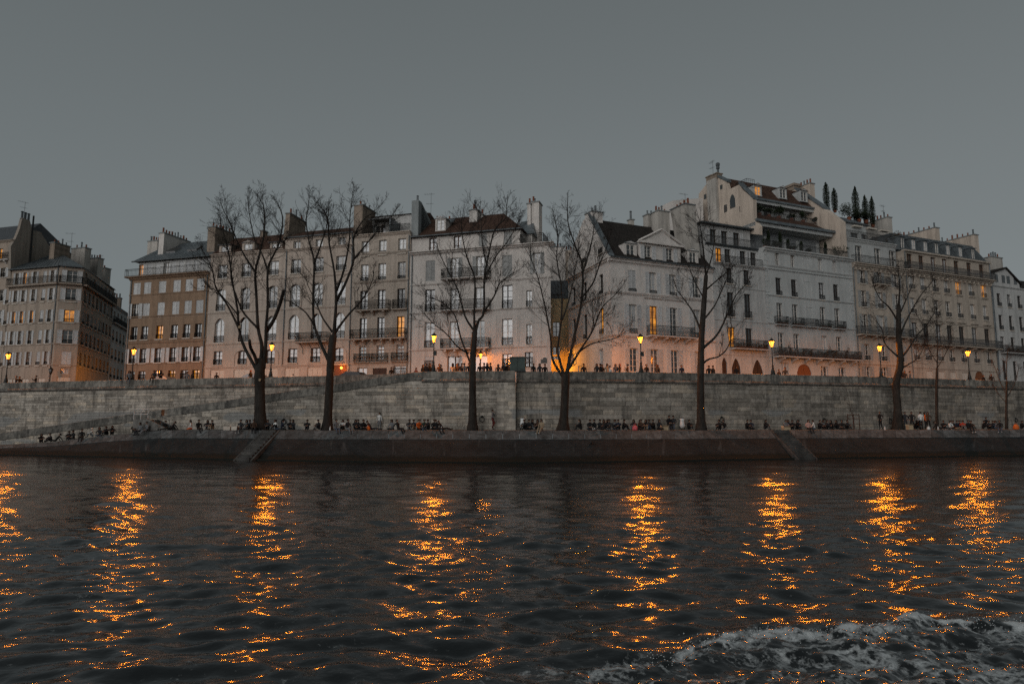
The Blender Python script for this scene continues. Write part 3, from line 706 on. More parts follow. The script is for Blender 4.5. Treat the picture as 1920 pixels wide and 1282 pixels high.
def wall(f, x0, x1, z0, z1, mat, depth=9.0, y=0.0, rev=0.30, name='wall', rects=None, closed=True):
    """wall with real openings and reveals; closed at sides, top and back"""
    rects = f.rects if rects is None else rects
    rc = [r for r in rects if r[0] < x1 and r[1] > x0 and r[2] < z1 and r[3] > z0]
    rc = [(max(r[0], x0), min(r[1], x1), max(r[2], z0), min(r[3], z1), r[4]) for r in rc]
    xs = sorted({round(v, 4) for r in rc for v in r[:2]} | {x0, x1}); zs = sorted({round(v, 4) for r in rc for v in r[2:4]} | {z0, z1})
    mb = MB()
    for j in range(len(zs) - 1):
        zm = (zs[j] + zs[j+1]) / 2; i = 0
        while i < len(xs) - 1:
            def hole(i): xm = (xs[i] + xs[i+1]) / 2; return any(r[0] < xm < r[1] and r[2] < zm < r[3] for r in rc)
            if hole(i): i += 1; continue
            k = i
            while k + 1 < len(xs) - 1 and not hole(k + 1): k += 1
            mb.quad((xs[i], y, zs[j]), (xs[k+1], y, zs[j]), (xs[k+1], y, zs[j+1]), (xs[i], y, zs[j+1])); i = k + 1
    for a, b, c, d, arch in rc:
        q = y + rev
        mb.quad((a, y, c), (a, y, d), (a, q, d), (a, q, c)); mb.quad((b, y, c), (b, q, c), (b, q, d), (b, y, d))
        mb.quad((a, y, d), (b, y, d), (b, q, d), (a, q, d)); mb.quad((a, y, c), (a, q, c), (b, q, c), (b, y, c))
        if arch:
            kind, rise = arch; n = 8; w = (b - a) / 2; xm = (a + b) / 2; pts = []
            for t in range(n + 1):
                u = -1 + 2 * t / n
                h = (1 - abs(u) ** 1.6) if kind == 'g' else math.sqrt(max(0, 1 - u * u)) if kind == 'r' else 1 - u * u
                pts.append((xm + u * w, d - rise + rise * h))
            for t in range(n):
                (xa, za), (xb, zb) = pts[t], pts[t+1]
                mb.quad((xa, y, za), (xb, y, zb), (xb, y, d), (xa, y, d)); mb.quad((xa, y, za), (xa, q, za), (xb, q, zb), (xb, y, zb))
    if not closed: return f.build(mb, name, mat)
    mb.quad((x0, y, z0), (x0, y, z1), (x0, y + depth, z1), (x0, y + depth, z0)); mb.quad((x1, y, z0), (x1, y + depth, z0), (x1, y + depth, z1), (x1, y, z1))
    mb.quad((x0, y, z1), (x1, y, z1), (x1, y + depth, z1), (x0, y + depth, z1)); mb.quad((x0, y + depth, z0), (x0, y + depth, z1), (x1, y + depth, z1), (x1, y + depth, z0))
    return f.build(mb, name, mat)

def q5(v): return round(v * 20) / 20.0
def frame_mesh(w, h, mat, bars, single=False):
    def fn():
        mb = MB(); t = 0.065
        mb.box(-w/2, -w/2 + t, 0, 0.07, 0, h); mb.box(w/2 - t, w/2, 0, 0.07, 0, h)
        mb.box(-w/2 + t, w/2 - t, 0, 0.07, 0, t); mb.box(-w/2 + t, w/2 - t, 0, 0.07, h - t, h)
        if not single: mb.box(-0.05, 0.05, -0.012, 0.07, t, h - t)
        for k in range(1, bars):
            z = h * k / bars
            for a, b in (((-w/2 + t, -0.05), (0.05, w/2 - t)) if not single else ((-w/2 + t, w/2 - t),)): mb.box(a, b, 0.012, 0.06, z - 0.018, z + 0.018)
        return mb.mesh('window', [mat])
    return cached(('fr', w, h, mat, bars, single), fn)
def pane_mesh(w, h, mat):
    return cached(('pn', w, h, mat), lambda: MB().box(-w/2, w/2, 0, 0.012, 0, h).mesh('pane', [mat]))
def shutter_mesh(w, h, mat):
    def fn():
        mb = MB(); t = 0.07; k = max(6, int(h / 0.16))
        mb.box(-w/2, -w/2 + t, 0, 0.045, 0, h); mb.box(w/2 - t, w/2, 0, 0.045, 0, h)
        for z in (0, h * 0.5 - t / 2, h - t): mb.box(-w/2 + t, w/2 - t, 0.002, 0.043, z, z + t)
        for i in range(k):
            z = t + (h - 2 * t) * i / k; d = (h - 2 * t) / k
            mb.add([(-w/2 + t, 0.006, z), (w/2 - t, 0.006, z), (w/2 - t, 0.04, z + d), (-w/2 + t, 0.04, z + d)], [(0, 1, 2, 3)])
        return mb.mesh('shutter', [mat])
    return cached(('sh', w, h, mat), fn)
def rail_mesh(w, h, step=0.13, mat='iron', ret=0.0, orn=True):
    """iron balcony railing, optionally with side returns of length ret"""
    def fn():
        mb = MB(); b = 0.017
        def run(p, q):
            p, q = Vector(p), Vector(q); L = (q - p).length; n = max(2, int(L / step))
            for z, r in ((h, 0.034), (0.06, 0.028), (h * 0.82, 0.018)): mb.tube([p + Vector((0, 0, z)), q + Vector((0, 0, z))], r, 4)
            for i in range(n + 1):
                c = p.lerp(q, i / n); mb.tube([c + Vector((0, 0, 0.03)), c + Vector((0, 0, h))], b if i not in (0, n) else 0.025, 3)
                if orn and i < n:
                    c2 = p.lerp(q, (i + 1) / n); mb.tube([c + Vector((0, 0, h * 0.25)), (c + c2) / 2 + Vector((0, 0, h * 0.5)), c2 + Vector((0, 0, h * 0.75))], 0.017, 3)
        run((-w/2, 0, 0), (w/2, 0, 0))
        if ret: run((-w/2, 0, 0), (-w/2, ret, 0)); run((w/2, 0, 0), (w/2, ret, 0))
        return mb.mesh('railing', [mat])
    return cached(('rl', w, h, step, mat, ret, orn), fn)

def win(f, xc, z0, z1, w, pane='dark', frame='frame_white', shut=None, guard=0.0, sill=True, arch=None, bars=3, y=0.0, hole=True, rev=0.22, smat='shutter_pale', single=False):
    w = q5(w); h = q5(z1 - z0)
    if hole: f.rects.append((xc - w/2, xc + w/2, z0, z0 + h, arch))
    if shut == 'closed':
        for s in (-1, 1): f.put('shutter', shutter_mesh(w/2 - 0.005, h, smat), xc + s * w/4, y + 0.04, z0)
    o = f.put('window', frame_mesh(w, h, frame, bars, single), xc, y + rev, z0)
    if single: f.put('pane', pane_mesh(w - 0.1, h - 0.1, 'pane_' + pane), 0, 0.045, 0.05, o)
    else:
        pw = w/2 - 0.08
        for s in (-1, 1): f.put('pane', pane_mesh(q5(pw) if pw > .3 else pw, h - 0.1, 'pane_' + pane), s * (w/4 - 0.01), 0.045, 0.05, o)
    if shut in ('open', 'left', 'right'):
        for s in (-1, 1):
            if (shut == 'left' and s > 0) or (shut == 'right' and s < 0): continue
            f.put('shutter', shutter_mesh(w/2, h, smat), xc + s * (w * 0.75 + 0.02), y - 0.06, z0)
    if guard:
        f.put('window_guard', rail_mesh(w, guard, 0.13), xc, y - 0.05, z0 + 0.04)
    if sill:
        f.put('sill', cached(('sl', w), lambda: MB().box(-w/2 - 0.1, w/2 + 0.1, -0.12, 0.1, -0.1, 0).mesh('sill', ['panel_pale'])), xc, y, z0 - 0.003)
    return o

def pick(rnd, pale): return 'pale' if rnd.random() < pale else 'dark'
def row(f, cols, ref, wpx, over=None, seed=0, pale=0.4, skip=(), y=0.0, **kw):
    """one storey of windows: cols are x positions, ref = (px, y top, y bottom) read at one of them"""
    px, yt, yb = ref; z1 = f.z(px, yt, y); z0 = f.z(px, yb, y); rnd = random.Random(seed * 31 + int(yt))
    w = f.x(px + wpx / 2, (yt + yb) / 2, y) - f.x(px - wpx / 2, (yt + yb) / 2, y); out = []
    for i, x in enumerate(cols):
        if i in skip: continue
        k = dict(kw)
        if 'pane' not in k: k['pane'] = pick(rnd, pale)
        if over and i in over: k.update(over[i])
        ww = w * k.pop('ws', 1.0); zz1 = z1
        out.append(win(f, x, z0, zz1, ww, y=y, **k))
    return z0, z1, w

def course(f, x0, x1, z, h=0.18, out=0.1, mat='wall_cream', y=0.0, name='string_course'):
    p = [(y - out * 0.35, z), (y + 0.1, z), (y + 0.1, z + h), (y - out, z + h), (y - out, z + h * 0.6)]
    return f.build(MB().prism_x(list(reversed(p)), x0, x1), name, mat)
def cornice(f, x0, x1, z, h=0.45, out=0.4, mat='wall_cream', y=0.0, dent=0.0):
    p = [(y + 0.1, z), (y + 0.1, z + h), (y - out, z + h), (y - out, z + h * 0.75), (y - out * 0.6, z + h * 0.6), (y - out * 0.5, z + h * 0.3), (y - 0.06, z + h * 0.15), (y - 0.04, z)]
    c = f.build(MB().prism_x(p, x0, x1), 'cornice', mat)
    if dent:
        me = cached(('dt', mat, out), lambda: MB().box(-0.09, 0.09, -out * 0.8, 0, -0.22, 0).mesh('bracket', [mat])); n = int((x1 - x0) / dent)
        for i in range(n): f.put('bracket', me, x0 + (i + 0.5) * (x1 - x0) / n, y - 0.01, z + h * 0.15)
    return c
def balcony(f, xa, xb, z, depth=0.7, h=0.95, br=0, mat='wall_cream', y=0.0, bh=0.5, th=0.16, rmat='iron', orn=True, step=0.13):
    o = f.build(MB().prism_x([(y + 0.05, -th), (y + 0.05, 0), (y - depth, 0), (y - depth, -th * 0.6), (y - depth + 0.08, -th)], xa, xb), 'balcony', mat, z=z)
    r = put('railing', rail_mesh(xb - xa - 0.1, h, step, rmat, depth - 0.05, orn), o); r.location = ((xa + xb) / 2, y - depth + 0.05, 0.003)
    if br:
        me = cached(('bk', depth, mat, bh), lambda: MB().prism_x([(0, -bh), (0, 0), (-depth * 0.85, 0), (-depth * 0.85, -bh * 0.25), (-depth * 0.5, -bh * 0.4), (-depth * 0.2, -bh * 0.8)], -0.11, 0.11).mesh('bracket', [mat]))
        for i in range(br):
            b = put('bracket', me, o); b.location = (xa + (xb - xa) * (i + 0.5) / br, y, -th - 0.003)
    return o
POT = [MB().lathe([(0.13, 0), (0.11, 0.06), (0.09, 0.38), (0.11, 0.42), (0.1, 0.46)], 7).mesh('chimney_pot', ['pot_clay']),
       MB().lathe([(0.13, 0), (0.10, 0.05), (0.09, 0.55), (0.14, 0.58), (0.06, 0.64)], 7).mesh('chimney_pot', ['zinc_dark'])]
def chimney(f, x0, x1, y0, y1, z0, z1, mat='stack_plaster', pots=4, drop=0.0, name='chimney', slant=0.0, seed=1, cap='stack_grey'):
    """a stack from z0 to z1; the far end of its top may be lower by drop; slant shifts the foot sideways"""
    mb = MB(); s = slant
    mb.hexa([(x0 + s, y0, z0), (x1 + s * 0.6, y0, z0), (x1 + s * 0.6, y1, z0), (x0 + s, y1, z0), (x0, y0, z1), (x1, y0, z1), (x1, y1, z1 - drop), (x0, y1, z1 - drop)])
    o = f.build(mb, name, mat); c = 0.09
    mb = MB(); mb.hexa([(x0 - c, y0 - c, z1 + 0.002), (x1 + c, y0 - c, z1 + 0.002), (x1 + c, y1 + c, z1 - drop + 0.002), (x0 - c, y1 + c, z1 - drop + 0.002), (x0 - c, y0 - c, z1 + 0.12), (x1 + c, y0 - c, z1 + 0.12), (x1 + c, y1 + c, z1 - drop + 0.12), (x0 - c, y1 + c, z1 - drop + 0.12)])
    mb.build('cap', cap, o); rnd = random.Random(seed)
    for i in range(pots):
        t = (i + 0.5) / pots; along = (y1 - y0) > (x1 - x0) * 1.05
        x, y = ((x0 + x1) / 2, y0 + (y1 - y0) * t) if along else (x0 + (x1 - x0) * t, (y0 + y1) / 2)
        zz = z1 + 0.12 - drop * ((y - y0) / max(0.01, y1 - y0))
        p = put('chimney_pot', POT[0 if rnd.random() < 0.7 else 1], o); p.location = (x, y, zz); k = rnd.uniform(0.85, 1.25); p.scale = (k, k, k * rnd.uniform(0.9, 1.4))
    return o
def antenna(f, x, y, z, h=2.2, seed=0):
    rnd = random.Random(seed); mb = MB(); mb.tube([(0, 0, -0.5), (0, 0, h)], 0.02, 4)
    for k, zz in enumerate((h * 0.95, h * 0.6)):
        a = rnd.uniform(-0.5, 0.5); d = Vector((math.cos(a), math.sin(a), 0)); L = 0.9 - 0.3 * k; mb.tube([Vector((0, 0, zz)) - d * L, Vector((0, 0, zz)) + d * L * 0.5], 0.014, 3)
        for t in (-0.8, -0.5, -0.2, 0.15): c = Vector((0, 0, zz)) + d * (L * t); e = Vector((-d.y, d.x, 0)) * (0.28 - 0.05 * k); mb.tube([c - e, c + e], 0.01, 3)
    return f.build(mb, 'antenna', 'iron', x, y, z)
def roof(f, eL, eR, rL, rR, mat, seams=0, back=None, name='roof', bx=None):
    """eL, eR, rL, rR: local points (x, y, z) of eave and ridge; back slope mirrors the front down to the eave height"""
    eL, eR, rL, rR = (Vector(p) for p in (eL, eR, rL, rR)); yb = 2 * rL.y - eL.y if back is None else back
    bL, bR = Vector((eL.x if bx is None else bx, yb, eL.z)), Vector((eR.x, yb, eR.z))
    mb = MB(); vs = [eL, eR, rR, rL, bL, bR]
    mb.add(vs, [(0, 1, 2, 3), (1, 5, 2), (5, 4, 3, 2), (4, 0, 3), (0, 4, 5, 1)])
    o = f.build(mb, name, mat); n = (eR - eL).cross(rL - eL).normalized()
    for i in range(seams):
        t = (i + 0.5) / seams; a = eL.lerp(eR, t); b = rL.lerp(rR, t); s = MB()
        s.tube([a + n * 0.01, b + n * 0.01], 0.035, 4); s.build('seam', mat, o)
    return o
def gutter(f, xa, xb, y, z, r=0.09, mat='zinc_dark'):
    return f.build(MB().tube([(xa, y, z), (xb, y, z)], r, 6), 'gutter', mat)
def downpipe(f, x, z0, z1, mat='zinc'):
    return f.build(MB().tube([(x, -0.09, z0), (x, -0.09, z1)], 0.06, 6), 'downpipe', mat)
def dormer(f, xc, y, z0, z1, w, deep=2.0, wmat='wall_cream', rmat='zinc', ped=True, pane='dark', rise=None, bars=3, frame='frame_white', wallp=0.18):
    """roof window: cheeks, front with opening, gabled or flat top"""
    w = q5(w); h = q5(z1 - z0); rise = w * 0.32 if rise is None else rise; mb = MB(); a = w/2 + wallp
    mb.box(-a, -w/2, 0, 0.2, 0, h + 0.12); mb.box(w/2, a, 0, 0.2, 0, h + 0.12); mb.box(-w/2, w/2, 0.001, 0.2, h, h + 0.12); mb.box(-a, a, -0.05, 0.2, -0.12, 0)
    mb.box(-a + 0.01, -w/2 - 0.01, 0.2, deep, 0, h + 0.11); mb.box(w/2 + 0.01, a - 0.01, 0.2, deep, 0, h + 0.11)
    o = f.build(mb, 'dormer', wmat, xc, y, z0); r = MB(); e = 0.12
    if ped:
        r.prism([(-a - e, h + 0.122), (a + e, h + 0.122), (0, h + 0.122 + rise)], -0.12, deep)
        t = MB().prism([(-a + 0.12, h + 0.17), (a - 0.12, h + 0.17), (0, h + 0.08 + rise * 0.86)], -0.135, -0.05); t.build('tympanum', wmat, o)
    else: r.prism_x([(-0.2, h + 0.122), (deep, h + 0.122), (deep, h + 0.3), (-0.2, h + 0.2)], -a - e, a + e)
    r.build('dormer_roof', rmat, o)
    wdw = put('window', frame_mesh(w, h, frame, bars), o); wdw.location = (0, 0.08, 0)
    bk = put('pane', pane_mesh(w - 0.1, h - 0.1, 'pane_' + pane), o); bk.location = (0, 0.13, 0.05)
    return o
def leaf_clump(mb, c, r, n, rnd, size=0.16, flat=1.0):
    for _ in range(n):
        while True:
            p = Vector((rnd.uniform(-1, 1), rnd.uniform(-1, 1), rnd.uniform(-1, 1)))
            if p.length < 1: break
        p = Vector(c) + Vector((p.x * r[0], p.y * r[1], p.z * r[2])); u = Vector((rnd.gauss(0, 1), rnd.gauss(0, 1), rnd.gauss(0, 1))).normalized(); v = u.orthogonal().normalized() * size * rnd.uniform(0.5, 1.2); w = u * size * rnd.uniform(0.6, 1.3)
        mb.add([p - v * 0.5, p + w * 0.5 - v * 0.15, p + v * 0.6, p - w * 0.5 + v * 0.1], [(0, 1, 2, 3)])
def planter(f, xa, xb, y, z, h, label, mat='plant_dark', dens=70, tall=0, seed=3, name='balcony_plants'):
    """greenery in a trough on a balcony: a thing of its own standing on the house"""
    rnd = random.Random(seed); wl = Vector(f.loc(xa, y, z)) + Vector((f.base.x, f.base.y, ZS))
    root = thing(name, label, 'plants', wl, f.ang); L = xb - xa
    MB().box(0, L, -0.14, 0.14, 0, 0.2).build('trough', 'wood_dark', root)
    mb = MB(); n = max(2, int(L / 0.4))
    for i in range(n):
        hh = h * rnd.uniform(0.4, 1.0); leaf_clump(mb, (L * (i + 0.5) / n, rnd.uniform(-0.1, 0.1), 0.18 + hh * 0.45), (0.3, 0.25, hh * 0.55), int(dens * hh / 0.5), rnd, 0.13)
    for i in range(tall):
        x = rnd.uniform(0.1, 0.9) * L; leaf_clump(mb, (x, 0, h), (0.2, 0.2, h * 0.8), dens, rnd, 0.12)
    mb.build('foliage', mat, root); return root

# ------------------------------------------------------------------ houses, left to right
def panel(f, xc, z0, z1, w, mat='panel_pale', name='door', arch=None, split=2, y=0.0, knob=True):
    f.rects.append((xc - w/2, xc + w/2, z0, z1, arch)); mb = MB(); h = z1 - z0
    mb.box(-w/2, w/2, 0.05, 0.11, 0, h)
    for i in range(split):
        a = -w/2 + w * i / split + 0.05; b = -w/2 + w * (i + 1) / split - 0.05
        for u0, u1 in ((0.06, 0.45), (0.5, 0.94)): mb.box(a, b, 0.02, 0.05, h * u0, h * u1)
    return f.build(mb, name, mat, xc, y + 0.05, z0)

# --- A0: dark neighbour at the far left edge, with its tall party wall
rA0, f = house('party_wall_house', 'dark tall house with bare gable and stacks at the left edge', ROW_L, -265, 709)
x0, x1 = 0.0, f.x(17, 560); zt = f.z(0, 452); g = f.x(8, 500)
for k, (yt, yb) in enumerate(((505, 522), (545, 566), (583, 606), (622, 646), (662, 686))):
    row(f, [f.x(p_, 560) for p_ in range(-238, 3, 24)], (-22, yt, yb), 9, seed=k, guard=0.5, shut='open')
row(f, [f.x(2, 470)], (2, 466, 487), 8, seed=9, pane='lit', guard=0.9)
wall(f, x0, x1, 0, zt, 'wall_pink'); cornice(f, x0, x1, zt - 0.3, 0.3, 0.3, 'wall_pink'); balcony(f, f.x(-10, 488), x1 - 0.3, f.z(0, 488), 0.5, 0.9, 2)
roof(f, (x0, 0.3, zt), (x1, 0.3, zt), (x0, 3.5, f.z(0, 427, 3.5)), (x1, 3.5, f.z(17, 425, 3.5)), 'slate', back=9)
pf = Face(rA0, f.P + f.d * (x1 + 0.02), ROW_L[1] + R(90), f.base)
poly = [pf.L(*p) for p in ((20, 545), (92, 560), (97, 470), (88, 454), (76, 435), (60, 431), (56, 414), (42, 408), (37, 428), (30, 446), (20, 462))]
pf.build(MB().prism(poly, -0.02, 0.45), 'gable_wall', 'wall_dark')
for i, (px, w) in enumerate(((43, .4), (49, .5), (55, .4))):
    x, z = pf.L(px, 411 + i * 2); c = pf.put('chimney_pot', POT[1], x, 0.2, z); c.scale = (1.6, 1.6, 1.8)
x, z = pf.L(60, 431); pf.build(MB().tube([(x, -0.1, z - 5), (x, -0.1, z + 2.0)], 0.12, 6), 'flue', 'iron')
x, z = pf.L(47, 407); antenna(pf, x, 0.2, z, 2.2, 4)

# --- A: corner house with chamfered corner, zinc roof
rA, _ = house('corner_house', 'pinkish corner house with chamfered corner, zinc roof and pale shutters, beside left street', ROW_L, 97, 709)
P = Vector(rA.location[:2]); fA = Face(rA, P, ROW_L[1], P); xl = fA.x(15, 560)
fc = Face(rA, P, R(23), P); wc = fc.x(141.5, 709); P2 = P + fc.d * wc; fs = Face(rA, P2, R(107.6), P); ls = fs.x(212, 575)
ze = fA.z(60, 503); rowsA = [(62.8, 510, 531), (62.8, 543, 567), (62.8, 582, 606), (60, 620, 645), (52, 660, 686)]
colsA = [fA.x(p, 555) for p in (14.2, 29.5, 44.2, 62.8, 81, 96)]
for k, r in enumerate(rowsA):
    ov = {4: dict(shut='closed')}
    if k == 2: ov.update({1: dict(pane='lit'), 2: dict(pane='lit'), 3: dict(pane='lit')})
    if k == 0: ov.update({2: dict(pane='lit')})
    za, zb, w = row(fA, colsA, r, 6.5, ov, seed=k + 2, pale=0.25, shut='open', guard=0.45 if k else 0, skip=(0,) if k == 0 else ())
    win(fc, wc * 0.52, za, zb, 1.15, 'lit' if k == 2 else 'dark', shut='closed' if k == 4 else 'open', guard=0.5 if 0 < k < 4 else 0)
    n = 8
    for i in range(n):
        xx = 1.3 + (ls - 2.2) * i / (n - 1)
        win(fs, xx, za, zb, 0.95, 'dark', shut=random.Random(k * 9 + i).choice(['open', 'closed', 'open', None]), guard=0.4 if k else 0, smat='shutter_grey')
for p in (18, 30, 48, 78): panel(fA, fA.x(p, 705), 0.25, 2.3, 1.15, 'panel_pale')
panel(fc, wc * 0.5, 0.1, 2.5, 1.5, 'panel_pale'); win(fc, wc * 0.5, 2.9, 3.6, 0.9, 'pale', bars=1, sill=False)
for xx, hh in ((2.2, 1.7), (5.0, 2.4), (7.0, 1.6), (9.5, 2.4)): panel(fs, xx, 0.1, hh, 1.0, 'wood_dark')
wall(fA, xl, 0, 0, ze, 'wall_pink', closed=False); wall(fc, 0, wc, 0, ze, 'wall_pink', closed=False); wall(fs, 0, ls, 0, ze, 'wall_pink', closed=False)
for y_ in (571, 610.7, 650, 688.5):
    z = fA.z(0, y_)
    course(fA, xl, 0.03, z, 0.2, 0.09, 'wall_pink'); course(fc, -0.02, wc + 0.02, z, 0.2, 0.09, 'wall_pink'); course(fs, -0.02, ls, z, 0.2, 0.09, 'wall_pink')
zb = fA.z(8, 538)
for F, a, b in ((fA, xl, 0.1), (fc, 0, wc), (fs, -0.1, ls)): balcony(F, a, b, zb, 0.55, 0.95, 0, 'wall_pink', th=0.22, orn=False)
zr = fA.z(118, 477.5, 5)
def lo(F, x, y, z): q = F.loc(x, y); return Vector((q[0], q[1], z))
e = [lo(fA, xl, -0.3, ze), lo(fA, 0.1, -0.3, ze), lo(fc, wc, -0.3, ze), lo(fs, ls, -0.3, ze)]; apex = lo(fA, fA.x(117, 478, 5), 5, zr); rr = [lo(fA, xl, 5, zr), apex, lo(fs, ls, 4.5, zr)]
mb = MB(); mb.add(e + rr, [(0, 1, 5, 4), (1, 2, 5), (2, 3, 6, 5), (3, 0, 4, 6), (3, 2, 1, 0)]); ro = mb.build('roof', 'zinc', rA)
for i in range(14):
    t = (i + 0.5) / 14; MB().tube([e[0].lerp(e[1], t) + Vector((0, -0.02, 0.03)), rr[0].lerp(rr[1], t) + Vector((0, -0.02, 0.03))], 0.035, 4).build('seam', 'zinc', ro)
for i in range(5):
    t = (i + 0.5) / 5; MB().tube([e[1].lerp(e[2], t) + Vector((0, 0, 0.03)), apex + Vector((0, 0, 0.02))], 0.03, 4).build('seam', 'zinc', ro)
for i in range(9):
    t = (i + 0.5) / 9; MB().tube([e[2].lerp(e[3], t) + Vector((0.03, 0, 0.03)), rr[1].lerp(rr[2], t) + Vector((0.03, 0, 0.03))], 0.03, 4).build('seam', 'zinc', ro)
gutter(fA, xl, 0, -0.33, ze - 0.04); gutter(fc, 0, wc, -0.33, ze - 0.04)
for (pa, pb, yt, yb, y0, y1, n, m) in ((94, 103, 456, 492, 3.2, 5.6, 4, 'stack_brick'), (134, 160, 467, 505, 8, 9, 3, 'stack_plaster'), (159, 184, 486, 530, 11, 12, 5, 'stack_plaster'), (183, 198, 504, 545, 14, 15, 1, 'stack_plaster')):
    chimney(fA, fA.x(pa, yt, y0), fA.x(pb, yt, y0), y0, y1, fA.z(pa, yb, y0), fA.z(pa, yt, y0), m, n, seed=pa)
x, z = fA.L(132, 478, 6); antenna(fA, x, 6, z, 3.3, 2); x, z = fA.L(188, 500, 13); antenna(fA, x, 13, z, 1.8, 7)
downpipe(fA, -0.35, 0, ze - 0.1)

# --- A2: next house down the left side street
P3 = P2 + fs.d * (ls + 0.05); rA2 = thing('side_street_house', 'narrow dim house further down the left side street', 'building', (P3.x, P3.y, ZS)); f2 = Face(rA2, P3, R(107.6), P3)
zt2 = f2.z(214, 572)
for k in range(5):
    for i in range(6): win(f2, 1.2 + 2.3 * i, zt2 - 2.6 - 2.9 * k, zt2 - 0.9 - 2.9 * k, 1.0, 'dark', guard=0.5)
wall(f2, 0, 14, 0, zt2, 'wall_grey', 6); cornice(f2, 0, 14, zt2 - 0.35, 0.35, 0.35, 'wall_grey'); balcony(f2, 0, 14, zt2 - 2.75, 0.5, 0.9, 0)
roof(f2, (0, 0, zt2), (14, 0, zt2), (0, 2.5, zt2 + 2.0), (14, 2.5, zt2 + 2.0), 'slate')
for i in range(3): chimney(f2, 2 + 4.5 * i, 2.9 + 4.5 * i, 1.5, 3.4, zt2, zt2 + 2.9, 'stack_brick', 4, seed=i)

# --- B: brown house with six window bays and a zinc roof
rB, f = house('brown_house', 'brown plaster house with rows of closed pale shutters and grey zinc roof', ROW_L, 232, 709)
X1 = f.x(383, 709) - 0.02; z_b = f.z(236.7, 521); cols = [f.x(p, 542) for p in (256.8, 276.4, 304.2, 331.5, 354.4, 376)]
row(f, cols, (256.8, 530, 555), 13.4, shut='closed', seed=1, sill=False); row(f, cols, (276, 568.6, 595.6), 13, {0: dict(shut='open', guard=0.5)}, shut='closed', seed=2, sill=False)
row(f, cols, (274, 611.6, 636.8), 12, {2: dict(pane='lit')}, seed=3, pale=0.8, guard=0.55, frame='frame_dark'); row(f, cols, (271, 653.5, 680.6), 12, seed=4, pale=0.8, guard=0.5, shut='open', frame='frame_dark')  # third bay's glowing pane imitates a lit reflection in the glass
row(f, cols, (269, 695.5, 716), 13, {3: dict(pane='lit'), 5: dict(pane='lit')}, seed=5, pale=0.6, frame='frame_dark', guard=0.9)
wall(f, 0, X1, 0, z_b, 'wall_brown')
for px, y_ in ((242, 556), (239, 597), (235, 640.7), (230, 684.4)): course(f, 0, X1, f.z(px, y_), 0.2, 0.08, 'wall_brown')
course(f, 0, X1, f.z(235, 646), 0.3, 0.12, 'wall_brown'); cornice(f, -0.05, X1, z_b - 0.45, 0.4, 0.45, 'wall_brown')
balcony(f, -0.5, X1, z_b, 0.55, 0.9, 0, 'wall_brown', th=0.12, orn=False, step=0.2)
ye = 0.9; ze = f.z(251, 492, ye); xs = [f.x(p, 505, ye) for p in (252, 263, 280, 296, 312, 325, 340, 354, 368, 380)]
fat = Face(rB, f.P + f.i * ye, f.ang, f.base)
for i, xx in enumerate(xs[1:]):
    w = 0.75 if i % 3 else 0.95
    win(fat, xx, z_b + 0.05, ze - 0.35, w, 'lit' if i == 0 else ('pale' if i % 2 else 'dark'), shut=None if i in (0, 3) else 'closed', smat='shutter_pale', sill=False)
wall(fat, 0.3, X1 - 0.1, z_b, ze, 'wall_grey', 7)
yr = 5.6; zr = f.z(387, 452, yr); xr0 = f.x(318, 461, yr); xr1 = f.x(392, 452, yr)
ro = roof(f, (f.x(248, 492, 0.5), 0.5, ze), (X1 + 0.2, 0.5, ze), (xr0, yr, zr), (X1 + 0.2, yr, zr), 'zinc', seams=22)
gutter(f, f.x(248, 492, .5), X1, 0.42, ze - 0.05); fr = 'skylight'
for px, py in ((326, 468), (366, 463)):
    yy = 3.0; x, z = f.L(px, py, yy); s = (zr - ze) / (yr - 0.5); zz = ze + (yy - 0.5) * s
    mb = MB(); mb.hexa([(x - .75, yy - .55, zz - .55 * s), (x + .75, yy - .55, zz - .55 * s), (x + .75, yy + .55, zz + .55 * s), (x - .75, yy + .55, zz + .55 * s), (x - .7, yy - .6, zz - .55 * s + .18), (x + .7, yy - .6, zz - .55 * s + .18), (x + .7, yy + .5, zz + .55 * s + .18), (x - .7, yy + .5, zz + .55 * s + .18)]); f.build(mb, 'skylight', 'pane_dark')
y0 = 2.2; chimney(f, f.x(298.7, 437, y0), f.x(308, 437, y0), y0, y0 + 4.6, f.z(298, 480, y0), f.z(300, 438, y0), 'stack_white', 9, seed=1)
y0 = 6.5; chimney(f, f.x(277, 453, y0), f.x(296, 453, y0), y0, y0 + 0.8, f.z(280, 490, y0), f.z(280, 453, y0), 'stack_plaster', 4, seed=2)
y0 = 1.6; chimney(f, f.x(390, 427, y0), f.x(404, 427, y0), y0, y0 + 3.6, f.z(392, 500, y0), f.z(390, 427, y0), 'stack_brick', 6, seed=3)
downpipe(f, X1 - 0.25, 0, z_b); downpipe(f, 0.25, 0, z_b)

# --- C: long beige house with arched windows
rC, f = house('long_beige_house', 'long beige house with tall arched windows and three dormers on a brown roof', ROW_L, 383, 709)
X1 = f.x(657.5, 697) - 0.02; cols = [f.x(p, 490) for p in (418, 463, 514, 555.5, 597.5, 640)]; zc = f.z(440, 479)
row(f, cols, (463, 493, 519), 17, seed=11, pale=0.8, guard=0.6, frame='frame_white')
row(f, cols, (460, 539, 580.6), 17.5, seed=12, pale=0.8, guard=0.75, arch=('s', 0.28), bars=4)
row(f, cols, (456, 595, 640.7), 18, seed=13, pale=0.85, guard=0.75, arch=('s', 0.6), bars=4)
row(f, cols, (451, 657, 683), 16.5, seed=14, pale=0.85, guard=0.6, frame='frame_dark')
zg = f.z(451, 688)
for i, x in enumerate(cols[:5]): panel(f, x, 0.0, zg - 0.25, 2.2 if i in (1, 2) else 1.9, 'panel_pale', split=3)
